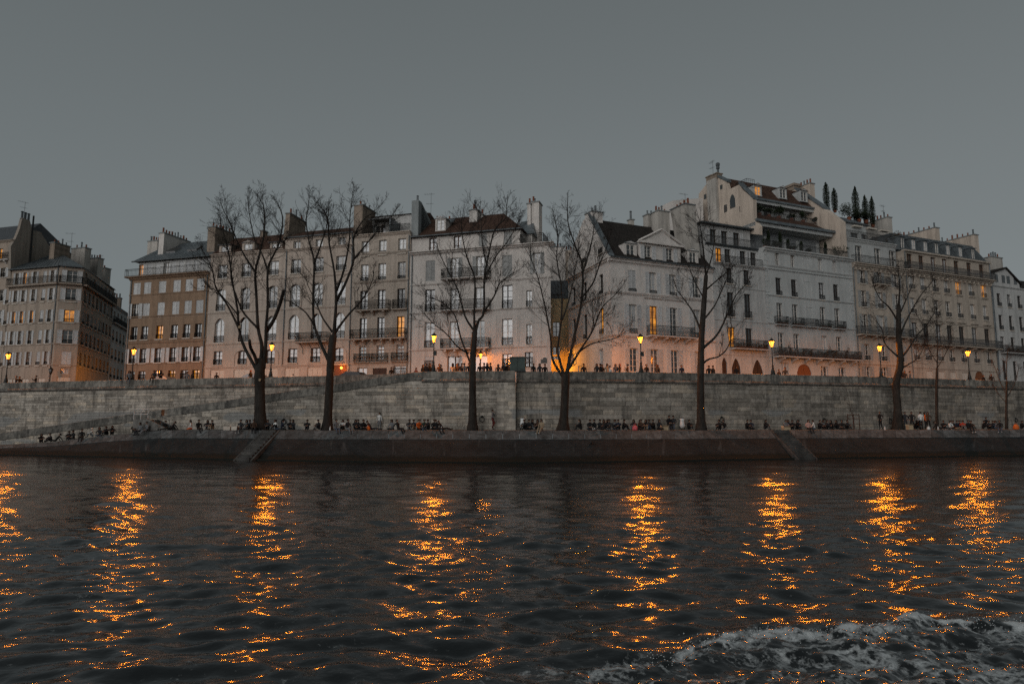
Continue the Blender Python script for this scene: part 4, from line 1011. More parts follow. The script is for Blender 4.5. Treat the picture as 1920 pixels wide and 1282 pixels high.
dx = f.x(638.5, 690); dz = f.z(638, 680); d = panel(f, dx, 0, dz, f.x(651, 690) - f.x(627, 690), 'wood_door', split=2)
xs = f.x(534.5, 470); zat = f.z(534, 447.5)
row(f, cols[3:], (556, 452, 466), 13, seed=15, pale=0.7, sill=True, bars=2)
wall(f, 0, xs, 0, zc, 'wall_beige'); wall(f, xs, X1, 0, zat, 'wall_beige', name='wall')
for px, y_ in ((440, 529.6), (440, 587), (440, 646), (440, 690)): course(f, 0, X1, f.z(px, y_), 0.22, 0.1, 'wall_beige')
cornice(f, 0, xs - 0.02, zc - 0.1, 0.4, 0.35, 'wall_beige'); cornice(f, xs, X1, zc - 0.1, 0.3, 0.25, 'wall_beige'); cornice(f, xs, X1, zat - 0.25, 0.25, 0.22, 'wall_beige')
arch_w = f.x(451 + 17, 670) - f.x(451 - 17, 670)
for i in (1, 2, 5):          # broad blind arches round the lowest windows
    x = cols[i]; w = arch_w * (0.95 if i < 5 else 0.85); zs_ = f.z(451, 668); n = 12; mb = MB()
    o_ = [(x + math.cos(math.pi * t / n) * w/2, zs_ + math.sin(math.pi * t / n) * w * 0.36) for t in range(n + 1)]; i_ = [(x + math.cos(math.pi * t / n) * (w/2 - 0.16), zs_ + math.sin(math.pi * t / n) * (w * 0.36 - 0.16)) for t in range(n + 1)]
    for t in range(n): mb.prism([i_[t], o_[t], o_[t+1], i_[t+1]], -0.07, 0.02)
    mb.box(x - w/2, x - w/2 + 0.16, -0.07, 0.02, zg, zs_); mb.box(x + w/2 - 0.16, x + w/2, -0.07, 0.02, zg, zs_); f.build(mb, 'blind_arch', 'wall_beige')
zbal = f.z(600, 641); b = balcony(f, f.x(561, 635), f.x(620, 635), zbal, 0.95, 1.0, 0, 'wall_beige')
for px in (569, 585, 601, 612):
    x = f.x(px, 650); me = cached('scroll', lambda: MB().tube([(0, 0, -1.3), (0, -0.25, -1.15), (0, -0.1, -0.8), (0, -0.45, -0.4), (0, -0.9, -0.17)], 0.035, 4).mesh('bracket', ['iron'])); f.put('bracket', me, x, 0, zbal)
yr = 4.2; zr = f.z(470, 445, yr)
roof(f, (0.0, -0.2, zc + 0.25), (xs, -0.2, zc + 0.25), (0.0, yr, zr), (xs, yr, f.z(520, 440, yr) * 0.5 + zr * 0.5), 'tile_brown', back=9)
for i, (px, m) in enumerate(((422, False), (465, True), (517, False))): dormer(f, f.x(px, 470, 0.3), 0.3, f.z(px, 482, 0.3), f.z(px, 457 if i != 0 else 462, 0.3), 1.15, 2.6, 'wall_beige', 'slate', ped=(i == 1), pane='pale', wallp=0.28)
zr2 = f.z(655, 427, 3.5); roof(f, (xs, -0.15, zat + 0.003), (X1, -0.15, zat + 0.003), (xs, 3.5, zr2), (X1, 3.5, zr2), 'tile_brown', back=9); gutter(f, xs, X1, -0.28, zat)
y0 = 1.0; chimney(f, f.x(536, 402, y0), f.x(544, 402, y0), y0, y0 + 3.4, f.z(536, 450, y0), f.z(536, 401, y0), 'stack_brick', 3, seed=5, drop=0.2, slant=-0.25)
y0 = 4.0; chimney(f, f.x(488, 434, y0), f.x(493, 434, y0), y0, y0 + 1, zr - 1, f.z(490, 433, y0), 'stack_brick', 1, seed=6)
downpipe(f, f.x(533, 600), zg, zc); downpipe(f, X1 - 0.2, 0, zat)
lamp_door = (f, dx, f.z(640, 690))

# --- D1: tan house with three bays and iron balconies
rD, f = house('balcony_house', 'narrow tan house with three bays, stacked iron balconies and roof terrace', ROW_L, 657.5, 697)
X1 = f.x(765.5, 697) - 0.02; cols = [f.x(p, 462) for p in (685, 717.5, 754)]; zc = f.z(667, 442.5)
row(f, cols, (754, 447, 474.6), 14.5, seed=21, pale=0.8, guard=0.35); row(f, cols, (753, 490.7, 523), 14.5, seed=22, pale=0.8, guard=0.35)
row(f, cols, (752, 541, 581), 15, {2: dict(pane='dark')}, seed=23, pale=0.9, sill=False, frame='frame_dark', bars=4)
row(f, cols, (750, 592.7, 634), 14, {2: dict(pane='lit')}, seed=24, pale=0.8, sill=False, bars=4, frame='frame_dark', shut=None)
row(f, cols, (749, 645, 675), 14, seed=25, pale=0.8, sill=False)
zg = f.z(661, 684)
panel(f, cols[1], 0, f.z(712, 690), 1.7, 'wood_dark'); win(f, cols[0], 0.4, 2.6, 1.2, 'pale'); win(f, cols[2], 0.4, 2.7, 1.5, 'pale', guard=2.0)
wall(f, 0, X1, 0, zc, 'wall_tan')
for y_ in (480.8, 532.8): course(f, 0.1, X1 - 0.1, f.z(667, y_), 0.3, 0.16, 'wall_tan')
course(f, 0, X1, zg, 0.25, 0.1, 'wall_tan'); cornice(f, 0, X1, zc - 0.3, 0.35, 0.3, 'wall_tan')
for k in range(6): course(f, 0.05, X1 - 0.05, zg + 0.45 + k * 0.38, 0.05, 0.03, 'wall_tan', name='rustication')
z3 = f.z(664, 583.5); balcony(f, f.x(671, 583), f.x(733, 583), z3, 0.75, 1.0, 3, 'wall_tan'); balcony(f, f.x(737, 580), f.x(765, 580), z3, 0.4, 1.0, 0, 'wall_tan')
z4 = f.z(660, 637); balcony(f, f.x(660.5, 637), f.x(763, 637), z4, 0.8, 1.0, 6, 'wall_tan')
for c in cols: balcony(f, c - 1.0, c + 1.0, f.z(663, 679.5), 0.35, 0.9, 0, 'wall_tan', th=0.1)
yp = 3.0; zp = f.z(700, 408, yp); fp = Face(rD, f.P + f.i * yp, f.ang, f.base)
for px, p in ((695, 'pale'), (712, 'dark'), (740, 'pale')): win(fp, f.x(px, 430, yp), zc + 0.1, zc + 2.1, 1.5, p, sill=False)
wall(fp, 0.4, X1 - 0.3, zc, zp, 'wall_grey', 5); roof(f, (0.4, yp - 0.3, zp), (X1, yp - 0.3, zp), (0.4, yp + 2.5, zp + 0.8), (X1, yp + 2.5, zp + 0.8), 'tile_brown'); f.put('railing', rail_mesh(X1 - 0.3, 0.95, 0.13), X1 / 2, 0.1, zc + 0.01)
f.build(MB().prism_x([(yp - 1.6, zp - 0.75), (yp - 0.02, zp - 0.45), (yp - 0.02, zp - 0.38), (yp - 1.6, zp - 0.68)], 0.9, f.x(733, 430, 2)), 'awning', 'awning_grey')
f.build(MB().box(-0.04, 0.04, 0.3, yp - 0.02, 0, 1.9), 'terrace_screen', 'zinc', f.x(736, 430, 1), 0, zc + 0.01)
y0 = 0.6; chimney(f, f.x(664, 386, y0), f.x(680, 386, y0), y0, y0 + 3.2, zc - 1, f.z(665, 386, y0), 'stack_brick', 3, seed=8)
pf = Face(rD, f.P + f.d * X1, f.ang + R(90), f.base); y0 = 0.35
ch = Face(rD, f.P, f.ang, f.base)
xa, xb = f.x(772, 380, y0), f.x(785, 380, y0); zt = f.z(775, 376, y0); mb = MB()
mb.hexa([(xa, y0, zc - 1), (xb, y0, zc - 1), (xb, y0 + 7, zc - 1), (xa, y0 + 7, zc - 1), (xa, y0, zt), (xb, y0, zt), (xb, y0 + 0.8, zt), (xa, y0 + 0.8, zt)])
mb.add([(xa, y0 + 0.8, zt), (xb, y0 + 0.8, zt), (xb, y0 + 7, zc + 0.4), (xa, y0 + 7, zc + 0.4), (xa, y0 + 0.8, zc - 1), (xb, y0 + 0.8, zc - 1), (xb, y0 + 7, zc - 1), (xa, y0 + 7, zc - 1)], [(0, 1, 2, 3), (1, 5, 6, 2), (0, 3, 7, 4), (2, 6, 7, 3)])
st_ = f.build(mb, 'party_wall', 'stack_grey')
for i in range(6):
    t = (i + 0.2) / 6; p = put('chimney_pot', POT[0 if i % 3 else 1], st_); p.location = ((xa + xb) / 2, y0 + 0.5 + 4.6 * t, zt - max(0, 4.6 * t - 0.3) / 6.2 * (zt - zc - 0.4)); p.scale = (1.2, 1.2, 1.2)
x, z = f.L(808, 398, 5); antenna(f, x, 5, z - 1, 3.4, 5)
downpipe(f, X1 - 0.15, 0, zc - 0.4)

# --- D2: large white house at the central side street, brown hipped roof
rE, f = house('white_corner_house', 'large white plastered house with brown hipped roof at left of the central street', ROW_L, 765.5, 697)
X1 = f.x(1033.5, 694); colA = [f.x(p, 450) for p in (810, 856.5, 904, 951.5)]; zc = f.z(860, 468); ze = f.z(856, 438)
C1 = f.x(807, 505); C2 = f.x(852, 555); C3 = f.x(900, 555); C4 = f.x(951, 555); C5 = f.x(992, 560); cm = (C2 + C3) / 2
fat = Face(rE, f.P + f.i * 0.25, f.ang, f.base); xat = f.x(974.5, 440)
row(fat, colA, (856, 442, 468), 14.5, {2: dict(shut='closed'), 3: dict(shut='closed')}, seed=31, pale=0.6, frame='frame_wood', sill=False, smat='shutter_grey')
wall(fat, 0, xat, zc, ze, 'wall_cream', 7)
row(f, [C1, C4], (807, 488.7, 527), 17, seed=32, shut='closed', smat='shutter_grey', sill=False); row(f, [f.x(1007, 495)], (1007, 474, 513), 13, seed=32, shut='open', smat='shutter_grey', sill=False)
row(f, [C2, C3], (852, 484, 524), 14, seed=33, shut='open', smat='shutter_grey', pale=0.5, sill=False)
row(f, [C1, C4], (807, 542.7, 584.8), 18, seed=34, pale=0.6, guard=0.8, frame='frame_dark', bars=4); row(f, [C2, C3], (852, 541, 583), 16, seed=35, pale=0.7, bars=4, sill=False); row(f, [C5], (992, 544, 575), 10.5, seed=36, pane='pale', guard=0.6)
row(f, [C1, C4], (806, 604.5, 652), 18, seed=37, pale=0.5, guard=0.75, bars=4); row(f, [C2, C3], (852, 603, 652), 17, seed=38, pale=0.6, bars=4, sill=False); row(f, [C5], (992, 607.6, 645.8), 10.5, seed=39, pane='pale', guard=0.8)
z0 = 0.5; row(f, [C1, C4], (806, 667.7, 698), 17, {0: dict(shut='closed')}, seed=40, pale=0.7, guard=1.2, frame='frame_dark'); win(f, C2 + 0.1, 0.1, f.z(852, 667), 1.7, 'pale', 'frame_dark', bars=2, sill=False); win(f, C3, 0.1, f.z(905, 666), 1.7, 'pale', 'frame_dark', bars=2, sill=False); row(f, [C5 - 0.05], (997, 660, 688.5), 15, seed=41, pane='pale', guard=1.0, frame='frame_dark')
wall(f, 0, X1, 0, zc, 'wall_cream', closed=False)
fk = Face(rE, f.P + f.d * X1, R(92), f.base); fk.build(MB().box(0.002, 11, 0.0, 0.4, 0, zc), 'flank_wall', 'wall_cream')
for px, y_ in ((1020, 522), (930, 582), (919, 654)): course(f, 0, X1 + 0.1, f.z(px, y_), 0.2, 0.12, 'wall_cream')
cornice(f, 0, X1 + 0.4, zc - 0.35, 0.4, 0.45, 'wall_cream')
xb0, xb1 = f.x(831, 520), f.x(921, 520)
for px, py, n in ((840, 524, 4), (835, 583, 4), (833, 654.5, 5)): balcony(f, xb0, xb1, f.z(px, py), 0.8, 1.0, n, 'wall_cream', bh=0.75 if n == 5 else 0.4)
for c in (C1, C4, C5):        # plain raised surrounds
    for dx_ in (-1.3, 1.22): f.build(MB().box(c + dx_, c + dx_ + 0.08, -0.04, 0.02, 0, 3.4), 'pilaster_strip', 'wall_cream', 0, 0, f.z(919, 652))
yr = 5.2; zr = f.z(905, 404, yr); xr0 = f.x(805, 412, yr); xr1 = f.x(945, 407, yr)
ro = roof(f, (0.02, -0.05, ze), (xat + 0.3, -0.05, ze), (0.02, yr, zr), (xr1, yr, zr), 'tile_brown', back=10); gutter(f, 0, xat + 0.3, -0.14, ze)
mb = MB(); mb.hexa([(xat - 1, 2.5, zc), (X1 - 2.6, 2.5, zc), (X1 - 2.6, 8, zc), (xat - 1, 8, zc), (xat - 1, 2.5, ze), (X1 - 2.6, 2.5, ze), (X1 - 2.6, 8, ze), (xat - 1, 8, ze)]); f.build(mb, 'attic_wing', 'wall_cream')
roof(f, (xat - 2, 2.3, ze + 0.003), (X1 - 2.4, 2.3, ze + 0.003), (xat - 1, 5, f.z(985, 415, 5)), (X1 - 3, 5, f.z(985, 415, 5)), 'zinc', name='wing_roof')
win(fat, f.x(986, 452, 2.4), zc + 0.05, ze - 0.25, 1.3, 'dark', y=2.05, hole=False, sill=False, frame='frame_dark')
f.put('railing', rail_mesh(f.x(1018, 450) - xat, 1.1, 0.16, 'iron', 2.2, False), (f.x(1018, 450) + xat) / 2, 0.1, zc + 0.06)
dormer(f, f.x(826, 420, 1.2), 1.2, f.z(826, 432, 1.2), f.z(826, 412, 1.2), 0.95, 2.2, 'wall_cream', 'zinc', ped=True, pane='pale', wallp=0.15)
y0 = 3.2; chimney(f, f.x(880, 395, y0), f.x(895, 395, y0), y0, y0 + 1.2, f.z(880, 420, y0), f.z(880, 395, y0), 'stack_white', 3, seed=11); x, z = f.L(888, 393, y0); f.build(MB().lathe([(0.09, 0), (0.09, 0.9), (0.17, 1.0), (0.17, 1.25), (0.05, 1.35)], 8), 'cowl', 'zinc_dark', x, y0 + 0.6, z)
y0 = 4.5; chimney(f, f.x(900, 403, y0), f.x(905, 403, y0), y0, y0 + 0.7, f.z(900, 415, y0), f.z(900, 403, y0), 'stack_white', 1, seed=12)
y0 = 4.2
for i, (pa, pb, dz) in enumerate(((988.5, 995, 0.25), (995.4, 1001, 0.0), (1001.4, 1010.5, 0.12))): chimney(f, f.x(pa, 380, y0), f.x(pb, 380, y0), y0 + (0.2 if i == 1 else 0), y0 + 1.5, zc - 0.2, f.z(1000, 378, y0) - dz, 'stack_white', 2 if i < 2 else 0, seed=13 + i)
for px in (820, 832, 843): x, z = f.L(px, 405, 7); f.put('chimney_pot', POT[0], x, 7, z - 0.5)
for i, px in enumerate((846, 930)):
    x, z = f.L(px, 415 + 6 * i, 2.6); f.build(MB().hexa([(-.4, -.3, -.25), (.4, -.3, -.25), (.4, .3, .25), (-.4, .3, .25), (-.4, -.36, -.13), (.4, -.36, -.13), (.4, .24, .37), (-.4, .24, .37)]), 'skylight', 'zinc', x, 2.6, z)
downpipe(f, 0.25, 0, zc)
# street name plate by the corner
simple('plate_blue', (0.012, 0.02, 0.022), 0.35, 0, 0.1, 4); simple('plate_line', (0.30, 0.30, 0.27), 0.6, 0, 0.1, 4)
x, z = f.L(1021.5, 681); w = Vector(f.loc(x, -0.04, z)) + Vector((f.base.x, f.base.y, ZS)); sg = thing('street_name_plate', 'dark blue enamel street name plate with rounded top by the central street corner', 'sign', w, f.ang)
mb = MB(); mb.prism([(-0.42, 0), (0.42, 0), (0.42, 0.42), (0.24, 0.42), (0.17, 0.56), (0, 0.62), (-0.17, 0.56), (-0.24, 0.42), (-0.42, 0.42)], 0, 0.03); mb.build('plate', 'plate_blue', sg)
mb = MB(); mb.box(-0.38, 0.38, -0.006, 0.0, 0.025, 0.04).box(-0.38, 0.38, -0.006, 0.0, 0.38, 0.395).box(-0.385, -0.37, -0.006, 0.0, 0.04, 0.38).box(0.37, 0.385, -0.006, 0, 0.04, 0.38); mb.build('border', 'plate_line', sg)
def text(parent, s, size, loc, mat):
    cu = bpy.data.curves.new('lettering', 'FONT'); cu.body = s; cu.size = size; cu.align_x = 'CENTER'; cu.extrude = 0.004; cu.materials.append(MAT[mat]); cu.resolution_u = 2
    o = bpy.data.objects.new('lettering', cu); COL.objects.link(o); o.parent = parent; o.location = loc; o.rotation_euler = (R(90), 0, 0); return o

# --- K: houses closing the view up the central side street
K0 = at(1026, 690, 84.0); rK = thing('mansard_annex', 'low house with dark mansard roof closing the central side street', 'building', (K0.x, 84.0, ZS)); f = Face(rK, (K0.x, 84.0), 0.0, (K0.x, 84.0))
X1 = f.x(1078, 640); z1 = f.z(1050, 560); z2 = f.z(1050, 521)
for k in range(3): win(f, f.x(1043, 600), 1.0 + 3.1 * k, 2.8 + 3.1 * k, 0.9, 'dark', 'frame_dark')
wall(f, 0, X1, 0, z1, 'wall_ochre', 6); course(f, 0, X1, f.z(1050, 668), 0.2, 0.1, 'wall_ochre'); course(f, 0, X1, f.z(1050, 676), 0.15, 0.1, 'wall_ochre')
mb = MB(); mb.hexa([(f.x(1034, 560), 0, z1 + .003), (f.x(1071, 560), 0, z1 + .003), (f.x(1071, 560), 5, z1 + .003), (f.x(1034, 560), 5, z1 + .003), (f.x(1027, 523), 1.6, z2), (f.x(1075, 521), 1.6, z2), (f.x(1075, 521), 5, z2), (f.x(1027, 523), 5, z2)]); f.build(mb, 'mansard_roof', 'slate')
x, z = f.L(1044, 546, 0.5); f.build(MB().hexa([(-.55, -.1, -.5), (.55, -.1, -.5), (.55, .25, .5), (-.55, .25, .5), (-.55, -.2, -.45), (.55, -.2, -.45), (.55, .15, .55), (-.55, .15, .55)]), 'skylight', 'slate', x, 0.45, z)
K1 = at(1020, 690, 92.0); rK1 = thing('blind_wall_house', 'plain plaster party wall topped with chimney pots above the central side street', 'building', (K1.x, 92.0, ZS)); f = Face(rK1, (K1.x, 92.0), 0.0, (K1.x, 92.0))
xm = f.x(1060, 480); X1 = f.x(1106, 480)
za, zb_ = f.z(1040, 463.5), f.z(1080, 467)
wall(f, 0, xm, 0, za, 'wall_cream', 5, rects=[]); wall(f, xm + 0.01, X1, 0, zb_, 'wall_gable', 5, y=0.6, rects=[])
c = f.build(MB().box(-0.05, xm, -0.1, 1, za, za + 0.12), 'coping', 'stack_grey')
for i, px in enumerate((1037, 1041, 1047, 1051, 1063, 1067, 1071, 1076, 1082, 1088)): f.put('chimney_pot', POT[i % 2], f.x(px, 462), 0.7, (za if px < 1059 else zb_) + 0.1)

# --- E: cream house with pediment at the right of the side street
rF, f = house('pediment_house', 'cream house with dark tiled roof and wide central pediment, right of side street', ROW_R, 1147.8, 695)
X1 = f.x(1343, 697.6) - 0.02; cols = [f.x(p, 597) for p in (1186.8, 1225.6, 1263.2, 1307)]; ze = f.z(1141, 481.5); zs1 = f.z(1141, 549); zs2 = f.z(1145, 631)
row(f, cols, (1221.5, 510.6, 554), 14.2, {0: dict(shut='closed')}, seed=51, pale=0.1, shut='open', guard=0.5, bars=4, smat='shutter_pale', sill=False)
row(f, cols, (1187, 570.7, 625), 15.2, {0: dict(), 1: dict(pane='lit', frame='frame_wood'), 2: dict(pane='dark')}, seed=52, pale=0.3, shut='open', bars=5, sill=False, guard=0)
row(f, cols, (1192.8, 652.6, 697), 15, seed=53, pale=0.25, shut='open', bars=4, sill=False)
wall(f, 0, X1, 0, ze, 'wall_white', closed=False)
fsd = Face(rF, f.P, R(107.5), f.base)      # flank on the side street: seen from inside out, so x runs away from the river
ld = fsd.x(1066, 600)
# flank windows sit on the outer (left) face
zz = [(f.z(1221, 554), f.z(1221, 514)), (f.z(1187, 624), f.z(1187, 575))]
gy = Face(rF, f.P + Vector((math.cos(R(107.5)), math.sin(R(107.5)))) * ld, R(107.5 - 180), f.base)   # same flank, x running towards the river
for k, (z0, z1) in enumerate(zz + [(ze + 0.9, ze + 2.7)]):
    for j, xx in enumerate((ld - 2.3, ld - 6.6, ld - 9.8)):
        if k == 2 and j == 2: continue
        win(gy, xx, z0, z1, 1.0, 'lit' if (k == 1 and j == 0) else 'dark', 'frame_dark', guard=0.5)
win(gy, ld - 2.6, 0.2, f.z(1193, 652), 1.1, 'pale'); panel(gy, ld - 8.2, 0, 2.9, 1.2, 'panel_pale'); win(gy, ld - 10.3, 3.2, 4.6, 1.0, 'dark', shut='open')
xx = gy.x(1117, 470); zpk = gy.z(1125, 412)
wall(gy, 0, ld - 0.0, 0, ze, 'wall_white', closed=False); zr = f.z(1133, 414, 5.2)
gp = [(ld - 0.02, ze), (ld - 0.02, ze + 0.01), (ld - 5.2, zr + 0.25), (ld - 6.6, zr + 0.25), (0.0, ze + 2.2), (0.0, ze)]
gab = [r for r in gy.rects if r[2] > ze]
gy.build(MB().prism([(0.0, ze), (ld - 0.02, ze), (ld - 0.02, ze + 0.02), (ld - 5.2, zr + 0.3), (ld - 6.8, zr + 0.3), (0.0, ze + 2.2)], 0.0, 0.45), 'gable_wall', 'wall_white')
course(gy, 0, ld + 0.08, zs1, 0.3, 0.16, 'wall_white'); course(gy, 0, ld + 0.1, zs2, 0.3, 0.16, 'wall_white'); cornice(gy, 0, ld + 0.3, ze - 0.4, 0.4, 0.35, 'wall_white')
gy.build(MB().prism([(ld - 0.02, ze + 0.03), (ld - 0.02, ze + 0.3), (ld - 5.2, zr + 0.6), (ld - 5.2, zr + 0.31)], -0.08, 0.5), 'gable_coping', 'zinc')
course(f, -0.12, X1, zs1, 0.35, 0.18, 'wall_white'); course(f, -0.12, X1, zs2, 0.32, 0.18, 'wall_white'); cornice(f, -0.3, X1, ze - 0.55, 0.55, 0.4, 'wall_white')
for c in cols[1:3]: course(f, c - 1.2, c + 1.2, f.z(1225, 561), 0.16, 0.16, 'wall_white', name='window_hood')
balcony(f, f.x(1211, 630), f.x(1295, 640), zs2 + 0.33, 0.95, 1.0, 4, 'wall_white', bh=0.55)
for c in (cols[0], cols[3]): f.put('window_guard', rail_mesh(1.0, 0.5), c, -0.05, f.z(1187, 625))
yr = 5.2; ro = roof(f, (0.15, -0.15, ze + 0.003), (X1, -0.15, ze + 0.003), (0.95, yr, zr), (X1, yr, zr), 'tile_dark', back=11, bx=1.7); gutter(f, -0.2, X1, -0.42, ze - 0.02)
dormer(f, f.x(1182, 465, 0.4), 0.4, ze + 0.1, f.z(1182, 459, 0.4), 1.0, 2.6, 'wall_white', 'zinc', pane='dark', bars=3, wallp=0.3)
dormer(f, f.x(1299, 480, 0.4), 0.4, ze + 0.1, f.z(1299, 473, 0.4), 0.9, 2.6, 'wall_white', 'zinc', pane='dark', bars=3, wallp=0.3)
xa, xb = f.x(1200, 470, 0.2), f.x(1276, 470, 0.2); zc2 = f.z(1205, 454, 0.2); zp2 = f.z(1238, 434.5, 0.2); fp = Face(rF, f.P + f.i * 0.2, f.ang, f.base)
for px in (1215, 1255.5): win(fp, f.x(px, 474, 0.2), ze + 0.25, f.z(1215, 461.5, 0.2), 0.95, 'dark', shut='open', sill=False, bars=4)
wall(fp, xa, xb, ze, zc2, 'wall_white', 3.0)
mb = MB(); mb.prism([(xa - 0.15, zc2 + 0.003), (xb + 0.15, zc2 + 0.003), ((xa + xb) / 2, zp2)], 0.05, 4.0); f.build(mb, 'pediment', 'wall_white')
for p, q in (((xa - 0.35, zc2), ((xa + xb) / 2, zp2 + 0.18)), ((xb + 0.35, zc2), ((xa + xb) / 2, zp2 + 0.18))): f.build(MB().tube([(p[0], -0.1, p[1] + 0.02), (q[0], -0.1, q[1])], 0.12, 4), 'raking_cornice', 'wall_white')
f.build(MB().box(xa - 0.3, xb + 0.3, -0.15, 0.19, zc2 - 0.12, zc2 + 0.1), 'pediment_base', 'wall_white')
y0 = 3.6; chimney(f, f.x(1234, 396, y0), f.x(1255, 396, y0), y0, y0 + 1.3, f.z(1240, 450, y0), f.z(1240, 396, y0), 'stack_plaster', 4, seed=21)
y0 = 6; chimney(f, f.x(1215, 402, y0), f.x(1229, 402, y0), y0, y0 + 1, f.z(1215, 425, y0), f.z(1215, 402, y0), 'stack_plaster', 2, seed=22); y0 = 6.5; chimney(f, f.x(1182, 413, y0), f.x(1189, 413, y0), y0, y0 + .6, f.z(1182, 430, y0), f.z(1182, 412, y0), 'stack_plaster', 1, seed=23)
y0 = 5.0; chimney(f, f.x(1108, 410, y0), f.x(1128, 398, y0), y0 - 0.2, y0 + 1.3, zr - 1.0, f.z(1125, 400, y0), 'wall_white', 2, seed=24)
y0 = 1.2; chimney(f, f.x(1284, 390, y0), f.x(1303, 385, y0), y0, y0 + 2.6, f.z(1300, 500, y0), f.z(1293, 384, y0), 'stack_plaster', 4, slant=1.1, seed=25, cap='zinc')
x, z = f.L(1262, 405, 9); f.build(MB().box(0, 4.8, 0, 3, -4, 2.0).prism([(0, 2.0), (4.8, 2.0), (4.8, 3.0)], 0, 3), 'rear_wing', 'wall_white', x, 9, z); antenna(f, f.x(1285, 385, 8), 8, f.z(1285, 392, 8), 2.0, 9)

# --- F: narrow grey-white house with pointed ground-floor openings
rG, f = house('gothic_door_house', 'narrow grey-white house with pointed arched doors and two lit windows', ROW_R, 1343, 697.6)
X1 = f.x(1442.5, 700) - 0.02; cols = [f.x(p, 517) for p in (1368, 1399.8)]; zm = f.z(1345, 492.5)
row(f, cols, (1368, 503, 531.4), 11.5, seed=61, pale=0.1, frame='frame_dark', guard=0.5); row(f, cols, (1371, 548, 593.4), 13, seed=62, pale=0.1, frame='frame_dark', bars=4, guard=0.7); row(f, cols, (1374.4, 613.6, 650), 13, {0: dict(pane='lit')}, seed=63, pale=0.1, frame='frame_dark', sill=False)
for px, w, yt in ((1358.7, 9.5, 670), (1380.5, 16.5, 671.5), (1420.7, 20, 674)):
    ww = f.x(px + w/2, 690) - f.x(px - w/2, 690); zt = f.z(px, yt); panel(f, f.x(px, 690), 0.1, zt, ww, 'wood_dark', arch=('g', ww * 0.9), split=2)
wall(f, 0, X1, 0, zm, 'wall_grey', 10)
for px, y_ in ((1345, 537), (1345, 600), (1350, 665)): course(f, 0, X1, f.z(px, y_), 0.12, 0.06, 'wall_grey')
cornice(f, 0, X1, zm - 0.25, 0.3, 0.3, 'wall_grey'); z5 = f.z(1374, 653); balcony(f, f.x(1369, 655), X1 - 0.6, z5, 0.8, 0.95, 0, 'wall_grey')
planter(f, f.x(1371, 655), X1 - 0.8, -0.65, z5 + 0.003, 0.8, 'dry balcony plants below the lit window of the grey-white house', 'plant_dry', 60, seed=4)
y1 = 1.0; z6 = f.z(1336, 457, y1); f1 = Face(rG, f.P + f.i * y1, f.ang, f.base)
for px, p in ((1348, 'lit'), (1364, 'dark'), (1392.5, 'dark'), (1412, 'dark')): win(f1, f.x(px, 476, y1), zm + 0.1, f.z(1348, 465, y1), 0.95, p, 'frame_dark', shut=None if p == 'lit' else 'open', sill=False)
wall(f1, 0.1, X1 - 0.05, zm, z6, 'wall_grey', 8); f.put('railing', rail_mesh(X1 - 0.4, 0.9, 0.13, 'iron', 0, False), X1 / 2, 0.05, zm + 0.06); cornice(f1, 0, X1, z6 - 0.2, 0.25, 0.3, 'zinc_dark')
y2 = 2.0; z7 = f.z(1325, 421, y2); f2 = Face(rG, f.P + f.i * y2, f.ang, f.base)
for px in (1337, 1358, 1380.5): win(f2, f.x(px, 445, y2), z6 + 0.1, f.z(1337, 430, y2), 1.0, 'dark', 'frame_dark', shut='open', sill=False)
wall(f2, 0.1, X1 - 0.05, z6, z7, 'wall_grey', 7); f.put('railing', rail_mesh(X1 - 0.4, 0.9, 0.13, 'iron', 0, False), X1 / 2, 0.95, z6 + 0.06); f2.build(MB().box(-0.1, X1 + 0.05, -0.6, 7, z7 + 0.003, z7 + 0.16), 'roof_slab', 'zinc_dark')

# --- G: tall white house with stepped terraces
rH, f = house('terraced_white_house', 'tall white house with two planted roof terraces and brown tiled roof', ROW_R, 1442.5, 700)
X1 = f.x(1609.5, 702) - 0.02; cols = [f.x(p, 538) for p in (1460, 1488.8, 1540, 1567)]; cb = f.x(1514.6, 538); zc = f.z(1433, 463)
row(f, cols, (1456.6, 474.4, 498), 8.5, seed=71, pale=0.4, sill=False, bars=2); row(f, cols, (1460, 521.4, 554), 11, seed=72, pale=0.1, guard=0.5, frame='frame_dark'); row(f, cols, (1462.5, 568, 607), 11.5, seed=73, pale=0.1, sill=False, frame='frame_white'); row(f, cols, (1467, 623.6, 652), 11.5, seed=74, pale=0.1, sill=False)
win(f, f.x(1472, 690), 0.6, f.z(1472, 680), 1.1, 'pale', 'frame_white'); dz = f.z(1508, 683); ww = f.x(1521.5, 695) - f.x(1494.5, 695); panel(f, f.x(1508, 695), 0, dz, ww, 'wood_door', arch=('r', ww * 0.42), split=2)
for px in (1545.8, 1579): win(f, f.x(px, 695), 0.7, f.z(px, 687 if px < 1560 else 689), 1.15, 'dark', 'frame_white')
wall(f, 0, X1, 0, zc, 'wall_cool', 11)
for px, y_, h in ((1434, 498.6, 0.25), (1434, 504, 0.12), (1437, 554, 0.2), (1441, 607, 0.2)): course(f, 0, X1, f.z(px, y_), h, 0.12, 'wall_cool')
cornice(f, -0.1, X1 + 0.1, zc - 0.55, 0.55, 0.4, 'wall_cool')
for z0, z1 in ((f.z(1460, 554), f.z(1460, 521)), (f.z(1462, 603), f.z(1462, 570)), (f.z(1456, 497), f.z(1456, 476))): f.build(MB().box(cb - 0.62, cb + 0.62, -0.035, 0.02, z0, z0 + 0.07).box(cb - 0.62, cb + 0.62, -0.035, 0.02, z1 - 0.07, z1).box(cb - 0.62, cb - 0.55, -0.035, 0.02, z0 + .07, z1 - .07).box(cb + 0.55, cb + 0.62, -0.035, 0.02, z0 + .07, z1 - .07), 'blind_window', 'wall_cool')
